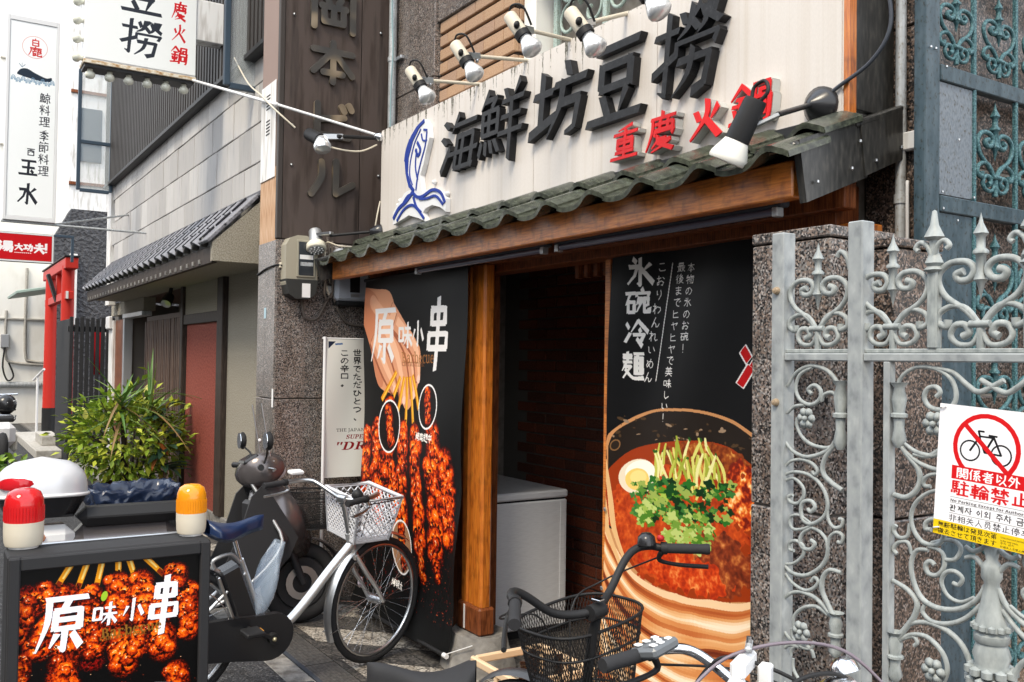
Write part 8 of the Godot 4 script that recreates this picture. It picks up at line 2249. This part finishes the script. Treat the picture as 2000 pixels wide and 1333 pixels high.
func build_plants() -> void:
	var g := RandomNumberGenerator.new()
	g.seed = 77
	var lime := [leaf_mat(0.45, 0.5, 0.06, 1), leaf_mat(0.24, 0.35, 0.04, 2), leaf_mat(0.6, 0.56, 0.15, 3), leaf_mat(0.1, 0.19, 0.025, 4)]
	var t := thing("variegated_shrub", "round shrub with lime and yellow variegated leaves in front of the slatted screen", "shrub", V(-9.66, 0, -1.72))
	wpart("pot", MB.new().lathe([Vector2(0.0001, 0.0), Vector2(0.2, 0.0), Vector2(0.26, 0.28), Vector2(0.28, 0.3), Vector2(0.28, 0.36), Vector2(0.25, 0.36), Vector2(0.24, 0.33), Vector2(0.0001, 0.32)], 20, Transform3D(Basis(), V(-9.6, 0.006, -1.72))), plain(0.13, 0.07, 0.045, 0.7), t)
	var c := V(-9.66, 0.8, -1.7)
	for k in 16:
		var a := TAU * k / 16
		var e := c + V(cos(a) * 0.4, g.randf_range(-0.3, 0.4), sin(a) * 0.42)
		wpart("stem", MB.new().tube(curve([V(-9.6 + cos(a) * 0.06, 0.32, -1.72 + sin(a) * 0.06), (V(-9.6, 0.5, -1.72) + e) * 0.5, e], 4), taper(9, 0.012, 0.008, 0.004), 6), M.dark_wood, t)
	var lm := [leaf_mesh(0.105, 0.05), leaf_mesh(0.12, 0.055, 0.35, 0.3), leaf_mesh(0.085, 0.045, 0.2, 0.1)]
	var many := [MB.new(), MB.new(), MB.new()]
	for k in 2000:
		var d := Vector3(g.randfn(), g.randfn(), g.randfn()).normalized()
		var lump := 0.84 + 0.34 * sin(d.x * 7.0 + 1.0) * cos(d.y * 6.0) * sin(d.z * 5.0 + 2.0)
		var p := c + V(d.x * 0.5, d.y * 0.52, d.z * 0.6) * lump * (g.randf_range(0.7, 1.04) if k % 9 else g.randf_range(1.0, 1.3))
		if p.y < 0.36 or (p.y > 1.12 and g.randf() < 0.35): continue
		var dir := (d + Vector3(g.randfn(), g.randfn(), g.randfn()) * 0.55 + V(0, 0.1, 0)).normalized()
		var xf := leaf_at(p, dir, g.randf_range(-0.8, 0.8), g.randf_range(0.75, 1.15))
		var facing := p.x > c.x - 0.1
		var l := part("leaf", lm[k % 3], lime[[0, 1, 0, 2, 0, 3, 0, 2][g.randi() % 8]], t) if k % 8 == 0 and facing else null
		if l: l.transform = world_of(t).affine_inverse() * xf
		else:
			var w := 0.048
			var ln := 0.1
			var q := [V(-w / 2, 0.006, ln * 0.45), V(0, 0, 0), V(w / 2, 0.006, ln * 0.45), V(0, -0.012, ln)]
			many[k % 3].quad(xf * q[1], xf * q[2], xf * q[3], xf * q[0])
	for k in 3: wpart("leaf_mass", many[k], lime[[0, 1, 1][k]], t).set_meta("kind", "stuff")
	# spiky dracaena rising out of it
	t = thing("spiky_plant", "spiky long-leaved plant growing up through the variegated shrub", "plant", V(-9.6, 0.3, -1.66))
	wpart("stem", MB.new().tube([V(-9.6, 0.33, -1.68), V(-9.38, 1.1, -1.6)], 0.025, 8), M.dark_wood, t)
	var gm := [leaf_mat(0.1, 0.2, 0.05, 6), leaf_mat(0.19, 0.29, 0.08, 7)]
	var dry := leaf_mat(0.3, 0.2, 0.09, 8)
	for k in 58:
		var d := V(g.randfn(), g.randf_range(-0.9, 1.3), g.randfn()).normalized()
		var ln := g.randf_range(0.36, 0.6)
		var base := V(-9.36, 1.14 + g.randf_range(-0.2, 0.1), -1.58) + (V(0, -0.0, -0.26) if k % 3 == 0 else Vector3.ZERO)
		var rows := []
		for j in 7:
			var v := j / 6.0
			var p := base + d * ln * v + V(0, -0.25 * ln * v * v * (1.2 - d.y), 0)
			var sd := d.cross(Vector3.UP).normalized() * (0.014 * (1.0 - v * v) + 0.001)
			rows.append([p - sd, p + V(0, -0.004, 0), p + sd])
		wpart("blade", MB.new().sheet(rows), dry if d.y < -0.3 else gm[k % 2], t)
	# dark rubber plant on the right
	t = thing("rubber_plant", "rubber plant with large dark green leaves beside the red panel", "plant", V(-9.4, 0, -1.98))
	var dk := [leaf_mat(0.03, 0.07, 0.045, 10), leaf_mat(0.045, 0.095, 0.055, 11)]
	wpart("stem", MB.new().tube(curve([V(-9.38, 0.0, -1.98), V(-9.4, 0.4, -2.0), V(-9.36, 0.8, -1.98), V(-9.4, 1.15, -2.02)], 4), taper(13, 0.014, 0.011, 0.006), 7), plain(0.12, 0.085, 0.06, 0.8), t)
	wpart("pot", MB.new().lathe([Vector2(0.0001, 0.0), Vector2(0.1, 0.0), Vector2(0.13, 0.2), Vector2(0.12, 0.2), Vector2(0.0001, 0.18)], 16, Transform3D(Basis(), V(-9.38, 0.006, -1.98))), M.concrete, t)
	var big := leaf_mesh(0.26, 0.1, 0.3, 0.25)
	for k in 34:
		var y := g.randf_range(0.25, 1.15)
		var a := k * 2.4
		var l := part("leaf", big, dk[k % 2], t)
		l.transform = world_of(t).affine_inverse() * leaf_at(V(-9.38, y, -1.99), V(cos(a), g.randf_range(-0.2, 0.6), sin(a)), g.randf_range(-0.4, 0.4), g.randf_range(0.7, 1.1))
	for k in 2:
		var l := part("dead_leaf", big, leaf_mat(0.35, 0.11, 0.03, 12), t)
		l.transform = world_of(t).affine_inverse() * leaf_at(V(-9.33, 0.62 + k * 0.14, -1.92), V(0.5, -0.5, 0.5 - k), 0.3, 0.6)
	# weeds at the kerb on the far left
	t = thing("kerb_weeds", "tuft of bright green weeds at the kerb on the far left", "weeds", V(-12.6, 0, -0.85))
	for k in 110:
		var p := V(-12.6 + g.randf_range(-0.25, 0.25), 0.02, -0.84 + g.randf_range(-0.2, 0.2))
		var l := part("leaf", lm[k % 3], lime[[1, 3][k % 2]], t)
		l.transform = world_of(t).affine_inverse() * leaf_at(p + V(0, g.randf_range(0.0, 0.32), 0), V(g.randfn(), 0.6 + g.randf(), g.randfn()), g.randf() * 2.0, g.randf_range(0.8, 1.2))

# ---------------------------------------------------------------- projecting signs, torii and fence down the street
func build_street_left() -> void:
	var face := Basis(V(0, 0, -1), V(0, 1, 0), V(1, 0, 0))
	var t := thing("projecting_sign", "white box sign with black and red characters and rows of bulbs under it", "sign", V(-7.98, 3.94, -1.43))
	wpart("case", MB.new().span(V(-8.1, 3.945, -1.862), V(-7.905, 5.5, -1.005), 0.006), M.white_plastic, t)
	var q := MB.new()
	q.quad(V(-7.9, 3.96, -1.01), V(-7.9, 3.96, -1.858), V(-7.9, 5.45, -1.858), V(-7.9, 5.45, -1.01))
	wpart("printed_face", q, print_mat(print_hotpot_sign(), 0.35), t)
	var rust := textured(noise_tex(FastNoiseLite.TYPE_SIMPLEX_SMOOTH, 0.02, [[0.0, 0.3, 0.12, 0.04], [0.35, 0.55, 0.42, 0.26], [0.6, 0.72, 0.66, 0.55], [1.0, 0.75, 0.7, 0.6]], 256, 4), V(3, 3, 3), 0.7)
	wpart("bottom_trim", MB.new().span(V(-8.11, 3.915, -1.866), V(-7.895, 3.945, -1.0), 0.004), rust, t)
	wpart("underside", MB.new().span(V(-8.1, 3.89, -1.85), V(-7.91, 3.915, -1.01)), M.black, t)
	wpart("wall_arm", MB.new().span(V(-8.05, 4.27, -2.1), V(-7.91, 4.62, -1.862), 0.006), M.white_paint, t)
	var bulb := plain(0.72, 0.72, 0.62, 0.15)
	for i in 6:
		var p := V(-7.98, 3.89, -1.06 - i * 0.145)
		wpart("bulb", MB.new().lathe([Vector2(0.022, 0.0), Vector2(0.022, -0.015), Vector2(0.037, -0.03), Vector2(0.04, -0.05), Vector2(0.03, -0.07), Vector2(0.0001, -0.08)], 14, Transform3D(Basis(), p)), bulb, t)
	for i in 8:
		var p := V(-7.98, 3.97 + i * 0.15, -1.003)
		wpart("bulb", MB.new().lathe([Vector2(0.022, 0.0), Vector2(0.022, 0.015), Vector2(0.037, 0.03), Vector2(0.04, 0.05), Vector2(0.03, 0.07), Vector2(0.0001, 0.08)], 14, along(p, p + V(0, 0, 1))), bulb, t)
	t = thing("sign_strut", "thin white rod bracing the box sign to the restaurant sign", "rod", V(-7.9, 3.92, -1.86))
	wpart("rod", MB.new().tube([V(-7.92, 3.925, -1.84), V(-5.785, 3.235, -1.872)], 0.011, 8), M.white_plastic, t)
	wpart("rod", MB.new().tube([V(-5.785, 3.235, -1.872), V(-5.43, 3.04, -2.44)], 0.0095, 8), M.white_plastic, t)
	wpart("elbow", MB.new().ball(V(-5.785, 3.235, -1.872), V(0.016, 0.016, 0.016), 8), M.white_plastic, t)
	wpart("end_plate", MB.new().ball(V(-5.43, 3.04, -2.44), V(0.025, 0.025, 0.015), 8), M.steel, t)
	t = thing("slack_cable", "thin cream cable hanging across the brown panel to the black spotlight", "cable", V(-6.1, 3.3, -1.95))
	wpart("wire", MB.new().tube(curve([V(-7.46, 4.03, -2.06), V(-6.7, 3.62, -1.95), V(-6.08, 3.36, -1.865), V(-5.78, 3.2, -1.86), V(-5.7, 3.08, -1.97)], 6), 0.006, 6), M.cream_plastic, t)
	# whale restaurant sign
	t = thing("vertical_sign", "tall narrow white sign with a small whale and brush characters", "sign", V(-11.3, 3.05, -0.93))
	wpart("case", MB.new().span(V(-11.4, 3.06, -1.185), V(-11.305, 5.3, -0.67), 0.006), M.white_plastic, t)
	q = MB.new()
	q.quad(V(-11.3, 3.11, -0.705), V(-11.3, 3.11, -1.155), V(-11.3, 5.24, -1.155), V(-11.3, 5.24, -0.705))
	wpart("printed_face", q, print_mat(print_whale_sign(), 0.35), t)
	for e in [[-0.67, -0.7], [-1.16, -1.185]]: wpart("frame_stile", MB.new().span(V(-11.31, 3.06, e[1]), V(-11.292, 5.3, e[0]), 0.003), M.white_plastic, t)
	for e in [[3.06, 3.105], [5.245, 5.3]]: wpart("frame_rail", MB.new().span(V(-11.31, e[0], -1.1595), V(-11.292, e[1], -0.7005), 0.003), M.white_plastic, t)
	wpart("brace", MB.new().tube([V(-11.33, 3.045, -0.66), V(-11.35, 3.04, -2.15)], 0.013, 8), M.galvanised, t)
	wpart("brace", MB.new().tube([V(-11.33, 3.05, -1.18), V(-12.5, 3.4, -2.15)], 0.012, 8), M.galvanised, t)
	# red noodle sign on a dark bracket
	t = thing("red_sign", "red rectangular sign with white characters in front of the torii", "sign", V(-15.2, 2.95, -1.2))
	wpart("case", MB.new().span(V(-15.3, 2.955, -1.585), V(-15.205, 3.39, -0.6), 0.006), M.black, t)
	q = MB.new()
	q.quad(V(-15.2, 2.985, -0.63), V(-15.2, 2.985, -1.555), V(-15.2, 3.36, -1.555), V(-15.2, 3.36, -0.63))
	wpart("printed_face", q, print_mat(print_red_sign(), 0.35), t)
	for e in [[2.96, 2.982], [3.363, 3.385]]: wpart("white_border", MB.new().span(V(-15.206, e[0], -1.58), V(-15.198, e[1], -0.605)), M.white_plastic, t)
	wpart("white_border", MB.new().span(V(-15.206, 2.983, -1.58), V(-15.198, 3.362, -1.558)), M.white_plastic, t)
	wpart("bracket", MB.new().span(V(-15.27, 3.36, -1.86), V(-15.23, 3.4, -1.586), 0.004).span(V(-15.27, 3.0, -1.86), V(-15.23, 3.36, -1.82), 0.004), M.window_blue, t)
	# torii
	t = thing("torii", "small vermilion torii gateway with black feet beyond the house", "torii", V(-17.6, 0, -1.94))
	for x in [-16.5, -18.85]:
		wpart("pillar", MB.new().tube([V(x, 0.62, -1.94), V(x, 3.05, -1.94)], [0.105, 0.095], 14), M.torii_red, t)
		wpart("foot", MB.new().tube([V(x, 0.0, -1.94), V(x, 0.62, -1.94)], 0.112, 14), M.black, t)
	wpart("top_beam", MB.new().span(V(-19.5, 2.99, -2.05), V(-16.2, 3.17, -1.86), 0.01), M.torii_red, t)
	wpart("beam_cap", MB.new().span(V(-19.55, 3.172, -2.07), V(-16.18, 3.2, -1.84), 0.006), M.black, t)
	wpart("tie_beam", MB.new().span(V(-19.3, 2.5, -2.0), V(-16.25, 2.63, -1.88), 0.008), M.torii_red, t)
	wpart("tie_end", MB.new().span(V(-16.249, 2.505, -1.92), V(-16.243, 2.625, -1.882)), M.white_paint, t)
	wpart("strut", MB.new().span(V(-17.7, 2.631, -1.99), V(-17.58, 2.989, -1.89), 0.006), M.torii_red, t)
	wpart("name_board", MB.new().box(V(-17.64, 2.75, -1.83), V(0.22, 0.5, 0.05), 0.01, Basis(Vector3.RIGHT, 0.3)), M.black, t)
	# black slatted fence with red and white strips behind it
	t = thing("slat_fence", "black timber slat fence between the torii and the house", "fence", V(-15, 0, -2.1))
	for i in 9: wpart("slat", MB.new().span(V(-15.02, 0.0, -1.80 - i * 0.072 - 0.05), V(-14.98, 2.17 - 0.02 * (i % 2), -1.80 - i * 0.072), 0.004), M.black_soft, t)
	for y in [0.3, 1.95]: wpart("rail", MB.new().span(V(-15.07, y, -2.45), V(-15.021, y + 0.08, -1.78), 0.004), M.black, t)
	wpart("red_strip", MB.new().span(V(-15.4, 1.3, -2.22), V(-15.36, 2.0, -2.18)), plain(0.5, 0.01, 0.02, 0.5), t)
	wpart("red_strip", MB.new().span(V(-15.4, 1.3, -2.3), V(-15.36, 2.0, -2.26)), plain(0.5, 0.01, 0.02, 0.5), t)
	wpart("white_strip", MB.new().span(V(-15.4, 1.3, -2.04), V(-15.36, 2.0, -2.02)), M.white_paint, t)
	wpart("white_strip", MB.new().span(V(-15.4, 1.3, -2.11), V(-15.36, 2.0, -2.09)), M.white_paint, t)
	wpart("side_panel", MB.new().span(V(-16.55, 0.0, -1.85), V(-15.05, 2.14, -1.80), 0.004), M.black_soft, t)
	wpart("white_panel", MB.new().span(V(-15.2, 1.9, -2.45), V(-15.16, 2.08, -2.32)), M.white_paint, t)
	# steps and handrail by the torii
	t = thing("stone_step", "pale stone step below the torii", "step", V(-17.6, 0, -1.6))
	wpart("tread", MB.new().span(V(-19.5, 0.006, -1.88), V(-15.6, 0.14, -1.45), 0.01), M.concrete_light, t)
	wpart("riser_block", MB.new().span(V(-17.4, 0.14, -1.85), V(-16.4, 0.3, -1.6), 0.01), M.concrete_light, t)
	t = thing("handrail", "thin white handrail beside the torii pillar", "handrail", V(-17.9, 0, -1.65))
	wpart("post", MB.new().tube([V(-17.9, 0.14, -1.66), V(-17.9, 1.25, -1.66)], 0.02, 8), M.white_plastic, t)
	wpart("rail", MB.new().tube([V(-18.1, 1.15, -1.62), V(-17.5, 1.35, -1.72)], 0.02, 8), M.white_plastic, t)
	t = thing("entrance_plate", "dark steel plate ramp on the ground before the fence", "ramp", V(-13.6, 0, -1.7))
	wpart("plate", MB.new().box(V(-14.2, 0.05, -1.62), V(1.3, 0.03, 0.5), 0.006, Basis(Vector3.RIGHT, -0.12)), M.slate_edge, t)
	# parked motorbike with a helmet, cut by the left edge
	t = thing("parked_motorbike", "white motorbike cut off by the left edge of the picture", "motorbike", V(-14.6, 0, -0.9))
	for x in [-15.1, -14.0]: wpart("wheel", MB.new().tube(ring(Vector3.ZERO, 0.22, 24).map(func(p): return p + V(x, 0.28, -0.9)), 0.055, 8, false, 1.0, true), M.rubber, t)
	wpart("body", MB.new().box(V(-14.6, 0.5, -0.92), V(0.9, 0.34, 0.3), 0.08), M.white_plastic, t)
	wpart("side_cover", MB.new().box(V(-14.55, 0.38, -1.06), V(0.5, 0.24, 0.08), 0.03), plain(0.6, 0.58, 0.5, 0.4), t)
	wpart("seat", MB.new().box(V(-14.65, 0.71, -0.94), V(0.7, 0.09, 0.27), 0.035), M.black, t)
	wpart("carrier", MB.new().tube([V(-14.2, 0.72, -0.85), V(-14.0, 0.78, -0.85), V(-14.0, 0.78, -1.05), V(-14.2, 0.72, -1.05)], 0.012, 6), M.chrome, t)
	wpart("handlebar", MB.new().tube([V(-15.1, 1.0, -0.6), V(-15.1, 1.02, -1.15)], 0.014, 8), M.chrome, t)
	var h := thing("helmet", "black helmet with white flame pattern resting on the motorbike", "helmet", V(-14.75, 0.76, -0.98))
	wpart("shell", MB.new().ball(V(-14.75, 0.89, -0.98), V(0.16, 0.145, 0.135), 20), M.black_gloss, h)
	wpart("rim", MB.new().tube(ring(Vector3.ZERO, 0.128, 24).map(func(p): return V(-14.75 + p.x, 0.815, -0.98 + p.y * 0.9)), 0.012, 6, false, 1.0, true), M.black, h)
	for k in 3: wpart("flame", MB.new().tube(curve([V(-14.6, 0.87 + k * 0.025, -0.98), V(-14.64, 0.9 + k * 0.02, -1.06), V(-14.72, 0.9 + k * 0.03, -1.115), V(-14.8, 0.93 + k * 0.01, -1.1)], 4), taper(13, 0.008, 0.005, 0.001), 5), M.white_plastic, h)
	# wall spotlight under the kawara eave
	t = thing("eave_spotlight", "small black spotlight under the kawara eave above the slats", "lamp", V(-10.2, 2.2, -2.2))
	wpart("bracket", MB.new().tube([V(-10.2, 2.33, -2.2), V(-10.2, 2.24, -2.18)], 0.02, 8), M.black, t)
	wpart("head", MB.new().lathe([Vector2(0.0001, 0.0), Vector2(0.05, 0.0), Vector2(0.06, 0.12), Vector2(0.0001, 0.125)], 14, along(V(-10.22, 2.24, -2.19), V(-10.1, 2.1, -2.1))), M.black, t)
	wpart("lens", MB.new().lathe([Vector2(0.0001, 0.126), Vector2(0.052, 0.126), Vector2(0.0001, 0.135)], 14, along(V(-10.22, 2.24, -2.19), V(-10.1, 2.1, -2.1))), M.steel, t)

# ---------------------------------------------------------------- the scene
func _ready() -> void:
	rng.seed = 12345
	# camera: eye height 1.6 m, looking along the shop fronts and slightly into them
	var cam := Camera3D.new()
	cam.name = "camera"
	add_child(cam)
	var yaw := deg_to_rad(32.617)
	var pitch := deg_to_rad(1.247)
	var fw := V(-cos(yaw) * cos(pitch), sin(pitch), -sin(yaw) * cos(pitch))
	var rt := fw.cross(Vector3.UP).normalized()
	var up := rt.cross(fw)
	var roll := deg_to_rad(0.785)
	cam.transform = Transform3D(Basis(rt * cos(roll) + up * sin(roll), up * cos(roll) - rt * sin(roll), -fw), V(0, 1.6, 0))
	cam.fov = 40.81
	cam.near = 0.05
	cam.far = 400.0
	# bright, thinly overcast sky
	var env := Environment.new()
	env.background_mode = Environment.BG_SKY
	var sky := Sky.new()
	var sm := ProceduralSkyMaterial.new()
	sm.sky_top_color = Color(0.845, 0.885, 0.94)
	sm.sky_horizon_color = Color(0.96, 0.955, 0.945)
	sm.sky_curve = 0.3
	sm.ground_bottom_color = Color(0.3, 0.3, 0.3)
	sm.ground_horizon_color = Color(0.6, 0.6, 0.6)
	sm.sky_energy_multiplier = 1.0
	sky.sky_material = sm
	env.sky = sky
	env.tonemap_mode = Environment.TONE_MAPPER_LINEAR
	env.tonemap_exposure = 3.05
	env.sdfgi_enabled = true
	env.ssao_enabled = true
	env.ssil_enabled = true
	var we := WorldEnvironment.new()
	we.environment = env
	add_child(we)
	var sun := DirectionalLight3D.new()
	sun.name = "sun"
	sun.light_energy = 0.36
	sun.light_color = Color(1.0, 0.95, 0.87)
	sun.light_angular_distance = 18.0
	sun.shadow_enabled = true
	add_child(sun)
	sun.look_at_from_position(V(5, 12, 8), V(0, 0, 0))
	make_materials()
	build_ground()
	build_restaurant()
	build_pier()
	build_house()
	build_far_left()
	build_opposite()
	build_sign()
	build_eave()
	build_lamps()
	build_entrance()
	build_window_grille()
	build_gate()
	build_gate_pillars()
	build_bicycles()
	build_lightbox()
	build_scooter()
	build_bin()
	build_plants()
	build_street_left()
	#MORE
